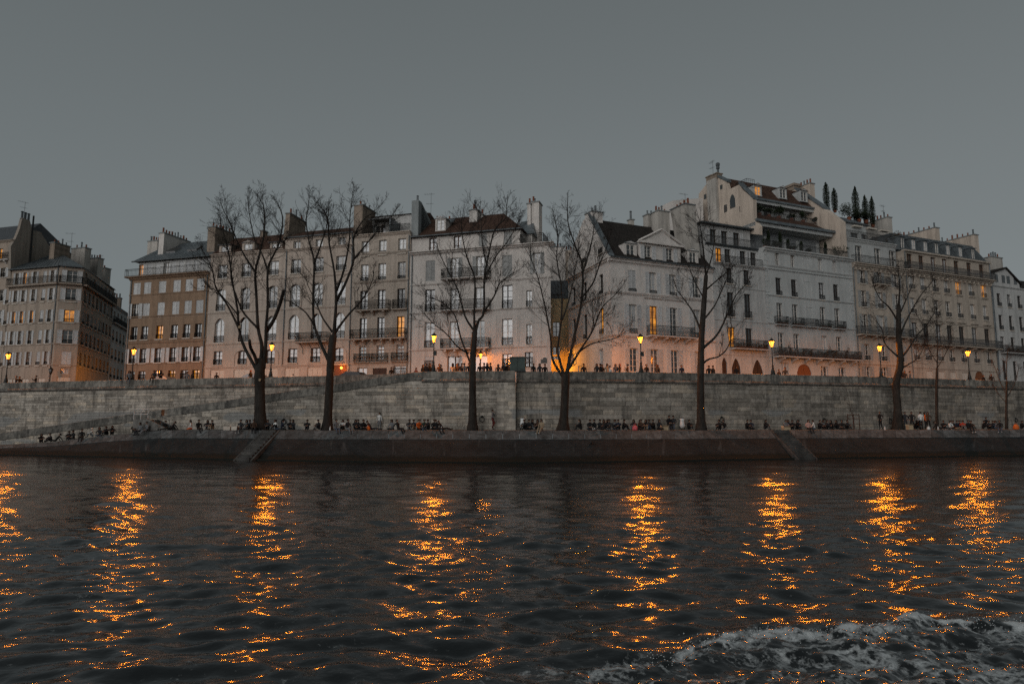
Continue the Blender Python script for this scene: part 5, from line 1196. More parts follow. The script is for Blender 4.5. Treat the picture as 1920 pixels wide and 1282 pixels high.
for k in range(26):          # quoins at both edges
    z = 1.0 + k * 0.62
    if z > zc - 0.9: break
    w = 0.55 if k % 2 else 0.35
    f.build(MB().box(X1 - w, X1, -0.04, 0.02, z, z + 0.56), 'quoin', 'wall_cool'); f.build(MB().box(0, w, -0.04, 0.02, z, z + 0.56), 'quoin', 'wall_cool')
zb3 = f.z(1462.5, 608.5)
ords = ['first', 'second', 'third', 'fourth']
for i, c in enumerate(cols):
    balcony(f, c - 0.95, c + 0.95, zb3, 0.5, 0.9, 0, 'wall_cool', th=0.12)
    planter(f, c - 0.8, c + 0.8, -0.33, zb3 + 0.003, 0.45, 'dark plants on the %s small balcony from left, white house' % ords[i], 'plant_dark', 45, seed=10 + i)
balcony(f, cb - 1.0, cb + 1.0, zb3, 0.45, 0.9, 0, 'wall_cool', th=0.12)
zb4 = f.z(1456, 668); balcony(f, f.x(1450, 668), X1 - 0.2, zb4, 0.95, 0.95, 7, 'wall_cool', bh=0.6)
planter(f, f.x(1452, 668), X1 - 0.4, -0.75, zb4 + 0.003, 1.0, 'long reddish hedge filling the white house balcony above the arched door', 'plant_dry', 90, tall=3, seed=20)
# first terrace: gallery behind plants, lean-to roof of brown tiles above
yg = 3.0; zg1 = f.z(1428, 417, 1.2); zg2 = f.z(1418, 402, 3.4); fg = Face(rH, f.P + f.i * yg, f.ang, f.base); XR = X1 - 1.9
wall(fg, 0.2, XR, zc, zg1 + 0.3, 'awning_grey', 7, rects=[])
for i, px in enumerate((1434, 1471, 1494, 1531)): fg.build(MB().box(-0.22, 0.22, -0.06, 0, 0.02, 2.4), 'pier', 'wall_cool', f.x(px, 445, yg), 0, zc)
f.build(MB().box(0.1, XR + 0.3, 1.2, 3.3, zg1 - 0.45, zg1 - 0.02), 'gallery_beam', 'wall_cool'); mb = MB(); mb.hexa([(0.3, 1.0, zg1), (XR + 0.4, 1.0, zg1), (XR + 0.4, 6, zg1), (0.6, 6, zg1), (0.3, 3.4, zg2), (XR - 0.6, 3.4, zg2), (XR - 0.6, 6, zg2), (0.6, 6, zg2)]); f.build(mb, 'lean_to_roof', 'tile_brown'); f.build(MB().box(0, XR + 0.5, 0.85, 1.1, zg1 - 0.02, zg1 + 0.3), 'eaves_board', 'zinc')
f.put('railing', rail_mesh(X1 - 0.6, 0.9, 0.13, 'iron', 0, False), X1 / 2, 0.12, zc + 0.01)
# second terrace and top roof
y2 = 5.0; ze2 = f.z(1416, 374.5, 4.2); fg2 = Face(rH, f.P + f.i * y2, f.ang, f.base); xr = f.x(1534, 385, 4.2)
for i, px in enumerate((1440, 1463, 1487, 1510)): win(fg2, f.x(px, 395, y2), zg2 + 0.1, zg2 + 1.7, 1.3, 'pale' if i % 2 else 'dark', sill=False)
wall(fg2, 0.6, xr - 0.2, zg2, ze2, 'wall_cool', 6); f.build(MB().box(0.4, xr + 0.1, 4.1, 5.0, ze2 - 0.4, ze2 - 0.01), 'terrace_beam', 'wall_cool'); f.put('railing', rail_mesh(xr, 0.7, 0.15, 'iron', 0, False), xr / 2, 3.6, zg2 + 0.01)
zr = f.z(1440, 349, 6.6); roof(f, (0.6, 4.0, ze2 + 0.003), (xr + 0.3, 4.0, ze2 + 0.003), (0.6, 6.6, zr), (xr - 0.9, 6.6, zr), 'tile_brown', back=11.5); f.build(MB().box(0.45, xr + 0.3, 3.88, 4.1, ze2 - 0.02, ze2 + 0.22), 'eaves_board', 'zinc')
for i, px in enumerate((1421, 1468, 1507)): dormer(f, f.x(px, 360, 4.5), 4.5, f.z(px, 366 + i * 5.5, 4.5), f.z(px, 350 + i * 5.0, 4.5), 1.0, 2.2, 'wall_cool', 'tile_brown', ped=True, pane='lit' if i == 0 else 'dark', rise=0.3, wallp=0.14)
# left party wall rising above the neighbour, with stacks
pf = Face(rH, f.P + f.d * 0.1 + f.i * 11.0, f.ang - R(90), f.base); wp = lambda px, py: pf.L(px, py)
pl = [wp(*p) for p in ((1310, 430), (1424, 440), (1424, 424), (1414, 412), (1413, 374), (1405, 366), (1393, 357), (1386, 346), (1366, 356), (1362, 340), (1345, 333), (1327, 342), (1310, 364))]
pl = [(x, z) for x, z in pl]; pw = pf.build(MB().prism(pl, 0, 0.45), 'gable_wall', 'wall_gable')
a = wp(1328, 341); b = wp(1346, 333); c = wp(1350, 424); d = wp(1332, 424); pf.build(MB().prism([d, c, b, a], -0.3, 0), 'flue_breast', 'stack_plaster')
a = wp(1344, 345); 
for p, q in (((1386, 345), (1414, 373)), ((1345, 332), (1364, 341))):
    A, B = wp(*p), wp(*q); pf.build(MB().prism([(A[0], A[1]), (B[0], B[1]), (B[0], B[1] + 0.3), (A[0], A[1] + 0.3)], -0.1, 0.6), 'gable_coping', 'zinc')
for px, py, w, h in ((1352.5, 351, 4, 10), (1322.5, 369, 4, 11), (1360.5, 391, 5, 16)):
    A = wp(px - w/2, py + h/2); B = wp(px + w/2, py - h/2); pf.build(MB().box(min(A[0], B[0]), max(A[0], B[0]), -0.03, 0.03, A[1], B[1]), 'small_window', 'pane_dark')
A = wp(1374, 390); pf.build(MB().prism([(A[0] - .45, A[1]), (A[0] + .45, A[1]), (A[0] + .45, A[1] + 1.1), (A[0] + .25, A[1] + 1.55), (A[0], A[1] + 1.75), (A[0] - .25, A[1] + 1.55), (A[0] - .45, A[1] + 1.1)], -0.03, 0.03), 'arched_window', 'pane_dark')
for i, px in enumerate((1331, 1341)):
    A = wp(px, 337 - i * 4); k = pf.build(MB().box(-0.5, 0.5, -0.2, 0.7, -0.4, 0.35).box(-0.6, 0.6, -0.3, 0.8, 0.35, 0.47), 'chimney', 'stack_brick', A[0], 0, A[1])
A = wp(1343, 327); pf.build(MB().lathe([(0.13, 0), (0.13, 0.7), (0.24, 0.8), (0.2, 1.1), (0.26, 1.2), (0.26, 1.5), (0.1, 1.6)], 8), 'cowl', 'zinc_dark', A[0], 0.3, A[1]); A = wp(1335, 334); antenna(pf, A[0], 0.2, A[1], 2.4, 3)
A = wp(1392, 346); pf.put('railing', rail_mesh(1.9, 1.1, 0.3, 'iron', 1.2, False), A[0] - 0.4, 0.2, A[1] - 0.5)
# right gable with its stack
pr_ = Face(rH, f.P + f.d * (X1 - 0.5), f.ang + R(90), f.base)
def on(px, py, y): x, z = f.L(px, py, y); return (x, y, z)
mb = MB(); xa, xb = X1 - 1.35, X1 - 0.35; zt = f.z(1556, 367, 7.0); zq = f.z(1578, 398, 2.4)
mb.add([(xa, 0.2, zc), (xa, 0.2, zq - 2.2), (xa, 2.4, zq), (xa, 7.0, zt), (xa, 9, zt), (xa, 9, zc), (xb, 0.2, zc), (xb, 0.2, zq - 2.2), (xb, 2.4, zq), (xb, 7.0, zt), (xb, 9, zt), (xb, 9, zc)], [(5, 4, 3, 2, 1, 0), (6, 7, 8, 9, 10, 11), (0, 1, 7, 6), (1, 2, 8, 7), (2, 3, 9, 8), (3, 4, 10, 9), (4, 5, 11, 10)])
f.build(mb, 'gable_wall', 'wall_gable'); f.build(MB().add([(xa - .1, 2.4, zq + .02), (xb + .1, 2.4, zq + .02), (xb + .1, 7, zt + .02), (xa - .1, 7, zt + .02), (xa - .1, 2.4, zq + .25), (xb + .1, 2.4, zq + .25), (xb + .1, 7, zt + .25), (xa - .1, 7, zt + .25)], [(0, 1, 2, 3), (4, 7, 6, 5), (0, 4, 5, 1), (1, 5, 6, 2), (2, 6, 7, 3), (3, 7, 4, 0)]), 'gable_coping', 'zinc')
f.build(MB().box(xa - 0.1, xb + 0.1, 7.0, 8.6, zt, zt + 0.9).box(xa - 0.25, xb + 0.25, 6.85, 8.75, zt + 0.5, zt + 0.62), 'chimney', 'stack_brick')
y0 = 6.0; chimney(f, f.x(1518, 345, y0), f.x(1527, 345, y0), y0, y0 + 2.6, zr - 1.5, f.z(1524, 345, y0), 'wall_gable', 5, seed=33)
G_TERR = (f, zc, zg2, X1, XR)

# --- H: house with open shutters and a roof garden
rI, f = house('roof_garden_house', 'cream house with open grey shutters and a glazed roof garden storey', ROW_R, 1609.5, 702)
X1 = f.x(1711, 707.6) - 0.02; cols = [f.x(p, 519) for p in (1616.4, 1647.5, 1679)]; z_b = f.z(1597, 492.5)
row(f, cols, (1616.4, 507, 531.5), 9.5, seed=81, pale=0.1, shut='open', guard=0.55, smat='shutter_grey'); row(f, cols, (1619, 545, 575), 10, seed=82, pale=0.1, shut='open', guard=0.55, smat='shutter_grey'); row(f, cols, (1622, 589, 624), 10, seed=83, pale=0.1, shut='open', smat='shutter_grey', sill=False); row(f, cols, (1626.5, 645, 675), 10.5, seed=84, pale=0.1, shut='open', guard=0.5, smat='shutter_grey'); row(f, cols[:2], (1629, 687, 711), 10.5, seed=85, pane='dark', shut='open', smat='shutter_grey')
panel(f, cols[2], 0, 2.9, 1.3, 'wood_dark')
wall(f, 0, X1, 0, z_b, 'wall_stone', 10); cornice(f, 0, X1, z_b - 0.7, 0.5, 0.45, 'wall_stone', dent=0.75); course(f, 0, X1, f.z(1610, 683), 0.2, 0.1, 'wall_stone')
balcony(f, 0, X1, z_b, 0.6, 0.95, 0, 'wall_stone', orn=False); balcony(f, cols[1] - 1.3, cols[1] + 1.3, f.z(1647, 534), 0.75, 0.95, 2, 'wall_stone'); zb3 = f.z(1611, 627); balcony(f, 0, X1 - 0.1, zb3, 0.8, 1.0, 5, 'wall_stone')
y1 = 0.9; zt1 = f.z(1592, 446, y1); f1 = Face(rI, f.P + f.i * y1, f.ang, f.base)
for px in (1610, 1645.5, 1673): win(f1, f.x(px, 475, y1), z_b + 0.05, f.z(1610, 461, y1), 1.25, 'dark', bars=4, sill=False)
wall(f1, 0.05, X1 - 0.3, z_b, zt1, 'wall_cool', 8); cornice(f1, 0, X1 - 0.2, zt1 - 0.5, 0.5, 0.3, 'wall_cool'); f.put('railing', rail_mesh(X1 - 1, 0.95, 0.13, 'iron', 0, False), X1 / 2 - 0.2, y1 - 0.15, zt1 + 0.01)
y3 = 3.2; z3 = f.z(1600, 420, y3); f3 = Face(rI, f.P + f.i * y3, f.ang, f.base)
for px in (1602, 1622, 1645): win(f3, f.x(px, 440, y3), zt1 + 0.05, zt1 + 1.7, 1.5, 'dark', sill=False, frame='frame_dark')
wall(f3, 0, X1 - 2.6, zt1, z3, 'wall_cool', 6); roof(f, (-0.2, y3 - 0.4, z3), (X1 - 2.3, y3 - 0.4, z3), (-0.2, y3 + 2.2, f.z(1597, 411, y3 + 2.2)), (X1 - 3.2, y3 + 2.2, f.z(1597, 411, y3 + 2.2)), 'zinc', seams=12)
for px in (1604, 1630, 1654): f3.build(MB().box(-0.8, 0.8, -0.5, 0, -0.12, 0.06), 'awning_case', 'panel_pale', f.x(px, 424, y3), 0, z3 - 0.35)
y0 = 4.5; chimney(f, f.x(1664, 407, y0), f.x(1672, 407, y0), y0, y0 + 3.8, zt1, f.z(1668, 408, y0), 'stack_plaster', 7, seed=41); antenna(f, f.x(1669, 400, y0), y0 + 1, f.z(1669, 410, y0), 2.2, 6)
downpipe(f, 0.15, 0, z_b)
ROOFG = (f, zt1, z3, X1)

# --- I: stone house with zinc mansard and long balconies
rJ, f = house('mansard_stone_house', 'broad stone house with seven bays, long iron balconies and zinc mansard', ROW_R, 1711, 707.6)
X1 = f.x(1873, 707.6) - 0.02; cols = [f.x(p, 541) for p in (1709.8, 1731.5, 1754, 1775, 1797, 1820.6, 1843.8)]
zt = f.z(1700, 470)
row(f, cols, (1703, 475.5, 504), 10.5, seed=91, pale=0.1, sill=False, frame='frame_wood'); row(f, cols, (1797, 528.8, 552), 9.5, {4: dict(pane='lit'), 6: dict(pane='lit')}, seed=92, pale=0.3, guard=0.55); row(f, cols, (1800, 568, 595.7), 9.5, seed=93, pale=0.5, guard=0.5); row(f, cols, (1804, 612, 645), 10.5, seed=94, pale=0.3, sill=False, frame='frame_dark'); row(f, cols, (1808, 657, 679), 9.5, seed=95, pale=0.3, guard=0.5)
for i in (1, 2, 3, 4): panel(f, cols[i] , 0.0, f.z(1788, 697), 1.25, 'panel_pale')
ww = 1.9; panel(f, f.x(1836, 700), 0, f.z(1836, 696), ww, 'wood_door', arch=('r', ww * 0.45)); panel(f, f.x(1859, 702), 0, f.z(1859, 698), 1.1, 'panel_pale')
wall(f, 0, X1, 0, zt, 'wall_stone', 10)
zb0 = f.z(1699, 505.5); balcony(f, 0, X1 + 0.1, zb0, 0.75, 0.95, 0, 'wall_stone'); cornice(f, 0, X1, zb0 - 0.65, 0.48, 0.5, 'wall_stone', dent=0.9); zb3 = f.z(1712, 643.5); balcony(f, 0, X1 + 0.1, zb3, 0.85, 1.0, 8, 'wall_stone', bh=0.45)
for c in cols:
    z = f.z(1800, 606); f.build(MB().prism([(-0.85, 0), (0.85, 0), (0.85, 0.1), (0, 0.42), (-0.85, 0.1)], -0.2, 0.02), 'window_pediment', 'wall_stone', c, 0, z); course(f, c - 0.75, c + 0.75, f.z(1797, 556), 0.3, 0.16, 'wall_stone', name='window_apron')
for y_ in (602, 649, 690): course(f, 0, X1, f.z(1712, y_), 0.16, 0.08, 'wall_stone')
zm = f.z(1692, 440, 1.6); mb = MB(); mb.hexa([(0, 0.1, zt + .003), (X1, 0.1, zt + .003), (X1, 9, zt + .003), (0, 9, zt + .003), (0.0, 1.6, zm), (X1 - 0.9, 1.6, zm), (X1 - 0.9, 9, zm), (0.0, 9, zm)]); ro = f.build(mb, 'mansard_roof', 'zinc_dark')
for i in range(26):
    t = i / 25.0; MB().tube([(X1 * t, 0.09, zt), ((X1 - 0.9) * t, 1.58, zm)], 0.03, 4).build('seam', 'zinc_dark', ro)
f.build(MB().box(-0.05, X1 + 0.05, -0.25, 0.3, zt - 0.12, zt + 0.1), 'eaves', 'wall_stone')
for i, px in enumerate((1692, 1713, 1735, 1755.5, 1777, 1800, 1823)): dormer(f, f.x(px, 462, 0.25), 0.25, zt + 0.25, zt + 1.75, 0.8, 1.6, 'zinc', 'zinc', ped=False, pane='pale' if i % 3 else 'dark', wallp=0.08, bars=2)
for pa, pb, yt, y0 in ((1753, 1761, 427, 2.5), (1826, 1834, 440, 2.5)): chimney(f, f.x(pa, yt, y0), f.x(pb, yt, y0), y0, y0 + 6.2, zm - 0.5, f.z(pa, yt, y0), 'wall_gable', 8, drop=0.0, seed=pa)
downpipe(f, 0.1, 0, zt); downpipe(f, X1 - 0.1, 0, zt)

# --- J: grey gabled house at the right edge
rK2, f = house('gabled_end_house', 'pale grey house with a low front gable at the right edge', ROW_R, 1873, 707.6)
X1 = f.x(2215, 700); ze = f.z(1860, 534); cols = [f.x(p, 560) for p in (1873, 1892, 1911, 1932, 1954, 1976, 1999, 2023, 2048, 2074, 2101, 2128)]
for r, g in (((1873, 550, 574), 0.5), ((1875, 590, 617.5), 0.5), ((1880, 631, 660), 0.0), ((1885, 676, 712), 0.0)): row(f, cols, r, 7.5, seed=int(r[1]), pale=0.15, guard=g, frame='frame_dark', sill=bool(g))
wall(f, 0, X1, 0, ze, 'wall_grey', 10); course(f, 0, X1, ze - 0.2, 0.2, 0.15, 'wall_grey')
xa = 0.2; xb = f.x(1912, 540); xm = f.x(1885, 505); zp = f.z(1885, 504); f.build(MB().prism([(xa, ze + 0.003), (xb, ze + 0.003), (xb, ze + 0.6), (xm, zp), (xa, ze + 1.6)], 0, 8), 'front_gable', 'wall_grey')
for px in (1869, 1882, 1891, 1904): x, z = f.L(px, 533); f.build(MB().box(-0.35, 0.35, -0.03, 0.04, 0, 1.1), 'attic_window', 'pane_dark', x, 0, ze + 0.5)
f.build(MB().prism([(xa - 0.3, ze + 1.55), (xm, zp + 0.02), (xm, zp + 0.25), (xa - 0.3, ze + 1.8)], -0.2, 8), 'roof', 'tile_dark'); f.build(MB().prism([(xm, zp + 0.02), (xb + 0.3, ze + 0.5), (xb + 0.3, ze + 0.75), (xm, zp + 0.25)], -0.2, 8), 'roof', 'tile_dark')
roof(f, (xb - 1, 0.5, ze + 0.003), (X1, 0.5, ze + 0.003), (xb - 1, 4, ze + 2.6), (X1, 4, ze + 2.6), 'tile_dark')
y0 = 2.0; chimney(f, f.x(1859, 481, y0), f.x(1879, 481, y0), y0, y0 + 1, ze, f.z(1862, 482, y0), 'stack_plaster', 5, seed=51)
zbj = f.z(1882, 661); balcony(f, 0.8, X1, zbj, 0.8, 0.95, 4, 'wall_grey'); planter(f, 1.0, X1 - 1, -0.65, zbj + 0.003, 0.9, 'dark balcony hedge on the grey gabled house at right edge', 'plant_dry', 60, seed=31)
downpipe(f, 0.12, 0, ze)
# thin infill so that the two rows read as continuous behind the flank streets

# ------------------------------------------------------------------ street lamps
LAMP_COL = (1.0, 0.27, 0.010)
def lamp_glass(name, col, strength):
    m, n, l, b = new_mat(name); n.remove(b)
    out = [x for x in n if x.type == 'OUTPUT_MATERIAL'][0]
    tr = N(n, 'ShaderNodeBsdfTransparent'); em = N(n, 'ShaderNodeEmission'); ad = N(n, 'ShaderNodeAddShader')
    tr.inputs[0].default_value = (0.92, 0.90, 0.87, 1); em.inputs[0].default_value = (*col, 1); em.inputs[1].default_value = strength
    l.new(tr.outputs[0], ad.inputs[0]); l.new(em.outputs[0], ad.inputs[1]); l.new(ad.outputs[0], out.inputs[0])
lamp_glass('lantern_glass', (1.0, 0.25, 0.022), 1.9)
lamp_glass('globe_glass', (1.0, 0.38, 0.05), 2.2)
simple('lamp_iron', (0.016, 0.018, 0.017), 0.5, 0.4, 0.3, 8, 0.4)
def glow(parent, loc, watts, r=0.12, col=LAMP_COL):
    d = bpy.data.lights.new('lamp_light', 'POINT'); d.energy = watts; d.shadow_soft_size = r; d.color = col
    o = bpy.data.objects.new('lamp_light', d); COL.objects.link(o); o.parent = parent; o.location = loc; return o
ME_LAMP = {}
def lamp_meshes(h):
    z = h - 0.32
    base = MB().lathe([(0.23, 0), (0.23, 0.09), (0.19, 0.12), (0.18, 0.32), (0.13, 0.42), (0.15, 0.48), (0.10, 0.56), (0.085, 0.78), (0.11, 0.82), (0.06, 0.90)], 10); base.smooth = True
    post = MB().lathe([(0.055, 0.88), (0.048, h * 0.55), (0.075, h * 0.56), (0.046, h * 0.58), (0.04, z - 0.14), (0.08, z - 0.11), (0.04, z - 0.06), (0.10, z)], 8)
    fr = MB(); a, b, H = 0.115, 0.245, 0.54
    for i in range(4):
        w = math.pi / 4 + i * math.pi / 2; w2 = w + math.pi / 2
        p, q = Vector((a * math.cos(w), a * math.sin(w), z)), Vector((b * math.cos(w), b * math.sin(w), z + H)); p2, q2 = Vector((a * math.cos(w2), a * math.sin(w2), z)), Vector((b * math.cos(w2), b * math.sin(w2), z + H))
        fr.tube([p, q], 0.016, 4); fr.tube([q, q2], 0.02, 4); fr.tube([p, p2], 0.016, 4)
    gl = MB().lathe([(a * 0.93, z + 0.01), (b * 0.95, z + H - 0.01)], 4, rot=math.pi / 4, floor=False)
    cap = MB().lathe([(b * 1.14, z + H), (b * 1.06, z + H + 0.09), (0.15, z + H + 0.17), (0.10, z + H + 0.24), (0.05, z + H + 0.28), (0.025, z + H + 0.30), (0.03, z + H + 0.36), (0.005, z + H + 0.42)], 8, rot=math.pi / 8, floor=False)
    return [('base', base.mesh('base', ['lamp_iron'])), ('post', post.mesh('post', ['lamp_iron'])), ('lantern_frame', fr.mesh('lantern_frame', ['lamp_iron'])), ('lantern_glass', gl.mesh('lantern_glass', ['lantern_glass'])), ('cap', cap.mesh('cap', ['lamp_iron']))]
def slot_dark(o): o.material_slots[0].link = 'OBJECT'; o.material_slots[0].material = MAT['pane_dark']
def street_lamp(loc, label, h=2.95, watts=1600, box=False, grp='lit lamps standing along the quay parapet'):
    ms = cached(('lamp', h), lambda: lamp_meshes(h)); root = thing('street_lamp', label, 'street lamp', loc, 0, grp)
    for nm, me in ms:
        o = put(nm, me, root)
        if nm == 'lantern_glass' and not watts: slot_dark(o)
    if box: MB().box(0.03, 0.27, -0.06, 0.06, 1.45, 1.85).build('switch_box', 'lamp_iron', root)
    if watts: glow(root, (0, 0, h + 0.19), watts, 0.05)      # the burner sits up under the reflecting cap
    return root
def par_pt(px, o=-0.15):
    c = C_UP if px < 790 else C_RAMP if px < 966 else C_RIGHT
    x, y = c.off(c.s_px(px), o); return Vector((x, y, par_z(px)))
for px, lab, bx in ((6, 'lit street lamp on the parapet at the far left edge', 0), (243, 'lit street lamp on the parapet before the left end of brown house', 0), (504, 'lit street lamp on the parapet just right of the first bare tree', 0),
                (811.5, 'lit street lamp with small box on its post, before the white corner house', 1), (1204.5, 'lit street lamp on the parapet before the cream pediment house', 1), (1453.5, 'lit street lamp on the parapet before the terraced white house', 0),
                (1657.5, 'lit street lamp on the parapet left of the sixth bare tree', 0), (1823.5, 'lit street lamp on the parapet before the mansard stone house', 0)):
    street_lamp(par_pt(px + (px - 960) * 0.0053), lab, box=bool(bx))
q = at(901, 735, 70.2); street_lamp(Vector((q.x, q.y, ZS)), 'smaller lit lamp on the far pavement behind the third tree', 3.35, 300, grp=None)
p = at(92, 735, 86.0); street_lamp(Vector((p.x, p.y, ZS)), 'unlit dark lantern post at the corner of the pinkish house', 3.0, 0, grp=None)
def wall_lantern(f, x, y, z, label, watts, r=0.15, out=0.35):
    w = Vector(f.loc(x, y, z)) + Vector((f.base.x, f.base.y, ZS)); root = thing('wall_lantern', label, 'wall lamp', w, f.ang)
    MB().tube([(0, 0, 0.25), (0, -out * 0.6, 0.32), (0, -out, 0.2)], 0.02, 5).build('bracket', 'lamp_iron', root)
    MB().lathe([(0.05, -r), (r * 0.8, -r * 0.6), (r, 0), (r * 0.8, r * 0.6), (0.05, r)], 8, 0, -out).build('globe', 'globe_glass', root)
    glow(root, (0, -out, 0), watts, 0.1)
f_, x_, z_ = lamp_door; wall_lantern(f_, x_ + 0.3, 0, z_, 'round lit wall lamp above the wooden door of the long beige house', 22)
# lamps of the two side streets stand out of sight on the flanks of the houses
def bare_lantern(p, label, watts):
    root = thing('wall_lantern', label, 'wall lamp', p); MB().tube([(-0.5, 0, 0.2), (-0.2, 0, 0.32), (0, 0, 0.2)], 0.02, 5).build('bracket', 'lamp_iron', root)
    MB().lathe([(0.05, -0.15), (0.13, -0.1), (0.15, 0), (0.13, 0.1), (0.05, 0.15)], 8).build('globe', 'globe_glass', root); MB().lathe([(0.42, 0.06), (0.30, 0.16), (0.10, 0.24), (0.03, 0.26)], 12, floor=False).build('hood', 'lamp_iron', root); glow(root, (0, 0, 0), watts, 0.1, (1.0, 0.36, 0.02))  # hood is added, out of sight, to hold the glow below it
bare_lantern(Vector((at(1031, 690, 80).x, 80.0, ZS + 4.3)), 'wall lantern inside the central side street glowing on its yellow walls', 1500)
bare_lantern(Vector((-47.6, 90.5, ZS + 3.8)), 'wall lantern inside the left side street glowing on the corner house', 1900)

# ------------------------------------------------------------------ bare trees
def bark():
    m, n, l, b = new_mat('bark'); pos = N(n, 'ShaderNodeNewGeometry').outputs['Position']
    f = noise(n, l, mapping(n, l, pos, (6, 6, 1.2)), 1.5, 6, 0.7); g = noise(n, l, pos, 0.9, 4, 0.6)
    c = mixc(n, l, ramp(n, l, f, [(0.3, 0.0), (0.7, 1.0)]), (0.010, 0.009, 0.008), (0.038, 0.032, 0.027))
    c = mixc(n, l, ramp(n, l, g, [(0.45, 0.0), (0.7, 0.5)]), c, (0.048, 0.044, 0.039)); l.new(c, b.inputs['Base Color'])
    b.inputs['Roughness'].default_value = 0.95; b.inputs['Specular IOR Level'].default_value = 0.15; bump(n, l, b, f, 0.8, 0.04)
bark(); simple('twig', (0.022, 0.018, 0.016), 0.95, 0, 0.3, 2, 0.1); simple('cut_wood', (0.30, 0.22, 0.14), 0.9, 0, 0.2, 5)
def smooth_pts(pts, k=4):
    out = []
    for i in range(len(pts) - 1):
        p0 = pts[max(i - 1, 0)]; p1 = pts[i]; p2 = pts[i + 1]; p3 = pts[min(i + 2, len(pts) - 1)]
        for j in range(k):
            t = j / k; out.append(0.5 * ((2 * p1) + (p2 - p0) * t + (2 * p0 - 5 * p1 + 4 * p2 - p3) * t * t + (3 * p1 - p0 - 3 * p2 + p3) * t ** 3))
    out.append(pts[-1]); return out
def shoot(mb, p, d, L, r, lev, rnd, up=0.10):
    """one branch growing from p along d, bending up, with side shoots down to twigs"""
    n = 4 if lev < 2 else 3; pts = [p.copy()]; c = p.copy(); dd = d.normalized()
    for i in range(n):
        dd = (dd + Vector((rnd.gauss(0, 0.075), rnd.gauss(0, 0.075), rnd.gauss(0, 0.05) + up))).normalized(); c = c + dd * (L / n); pts.append(c.copy())
    mb.tube(pts, [max(0.0075, r * (1 - 0.78 * i / n)) for i in range(n + 1)], 4 if lev == 0 else 3)
    if lev >= 3: return
    k = {0: int(3 + L * 1.9), 1: int(2 + L * 2.3), 2: 2 if L > 0.6 else 1}[lev]
    for i in range(k):
        t = rnd.uniform(0.15, 1.0); s = t * n; a = min(int(s), n - 1); q = pts[a].lerp(pts[a + 1], s - a); ax = (pts[a + 1] - pts[a]).normalized()
        side = ax.orthogonal(); side.rotate(Matrix.Rotation(rnd.uniform(0, 6.283), 3, ax)); ang = rnd.uniform(0.3, 0.75)
        nd = ax * math.cos(ang) + side * math.sin(ang); shoot(mb, q, nd, L * rnd.uniform(0.35, 0.62) * (1.15 - 0.5 * t), max(0.0085, r * 0.36), lev + 1, rnd, up * 0.8)
def bare_tree(label, Y, trunk, limbs, seed, flare=1.5, dens=1.0, tw=1.0, cuts=()):
    """trunk: (px, py, half width px); limbs: lists of (px, py) with start half width px; traced once, then given real depth"""
    rnd = random.Random(seed); b = at(trunk[0][0], trunk[0][1], Y); b.z = ZP + 0.04; root = thing('bare_tree', label, 'tree', b, 0, 'bare trees on the lower promenade')
    sc = Y / FPX; tp = [at(x, y, Y) - b for x, y, w in trunk]; tp[0] = Vector((0, 0, -0.15)); tr = [w * sc * 0.9 for x, y, w in trunk]
    sp = smooth_pts(tp, 4); rr = np.interp(np.linspace(0, len(tr) - 1, len(sp)), range(len(tr)), tr); rr = [r * (1 + (flare - 1) * math.exp(-max(0, p.z) / 0.55)) * rnd.uniform(0.95, 1.05) for r, p in zip(rr, sp)]
    mb = MB(); mb.smooth = True; mb.tube(sp, rr, 11); mb.build('trunk', 'bark', root); tm = MB()
    for li, (w0, pts, *opt) in enumerate(limbs):
        dr = rnd.uniform(-1, 1) * 2.6 if li else 0.4; stub = bool(opt and opt[0] == 'stub')
        P3 = []; 
        pts = [(x, y if y > 430 else y + (430 - y) * 0.28) for x, y in pts]
        for i, (x, y) in enumerate(pts): t = i / max(1, len(pts) - 1); P3.append(at(x, y, Y + dr * t ** 1.1) - b)
        s = smooth_pts(P3, 4); n = len(s); r0 = w0 * sc * 0.64; r1 = r0 * 0.75 if stub else max(0.03, r0 * 0.22); rad = [r0 + (r1 - r0) * (i / (n - 1)) ** (0.8 if stub else 0.6) for i in range(n)]
        m = MB(); m.smooth = True; m.tube(s, rad, 7); m.build('limb', 'bark', root)
        if stub: 
            for _ in range(3): shoot(tm, s[-2], Vector((rnd.gauss(0, .4), rnd.gauss(0, .4), 1)), rnd.uniform(.5, 1.2), 0.02, 2, rnd)
            continue
        L = sum((s[i + 1] - s[i]).length for i in range(n - 1)); k = int(L * 2.0 * dens) + 2
        for i in range(k):
            t = rnd.uniform(0.30, 1.0) ** 0.8; q = t * (n - 1); a = min(int(q), n - 2); pt = s[a].lerp(s[a + 1], q - a); ax = (s[a + 1] - s[a]).normalized()
            side = ax.orthogonal(); side.rotate(Matrix.Rotation(rnd.uniform(0, 6.283), 3, ax)); ang = rnd.uniform(0.4, 0.95)
            shoot(tm, pt, ax * math.cos(ang) + side * math.sin(ang), rnd.uniform(1.6, 3.9) * tw * (1.2 - 0.72 * t), min(0.028, rad[a] * 0.45), 0 if rnd.random() < 0.3 else 1, rnd)
        for _ in range(2): shoot(tm, s[-1], (s[-1] - s[-3]).normalized() + Vector((rnd.gauss(0, .25), rnd.gauss(0, .25), 0.2)), rnd.uniform(1.0, 1.9) * tw, 0.028, 0, rnd)
    tag(tm.build('twigs', 'twig', root), kind='stuff')
    for (x, y, r) in cuts:
        p = at(x, y, Y - 0.5) - b; MB().lathe([(r, 0), (r * 0.9, 0.03)], 9).build('saw_cut', 'cut_wood', root, p).rotation_euler = (R(90), 0, 0)
    return root
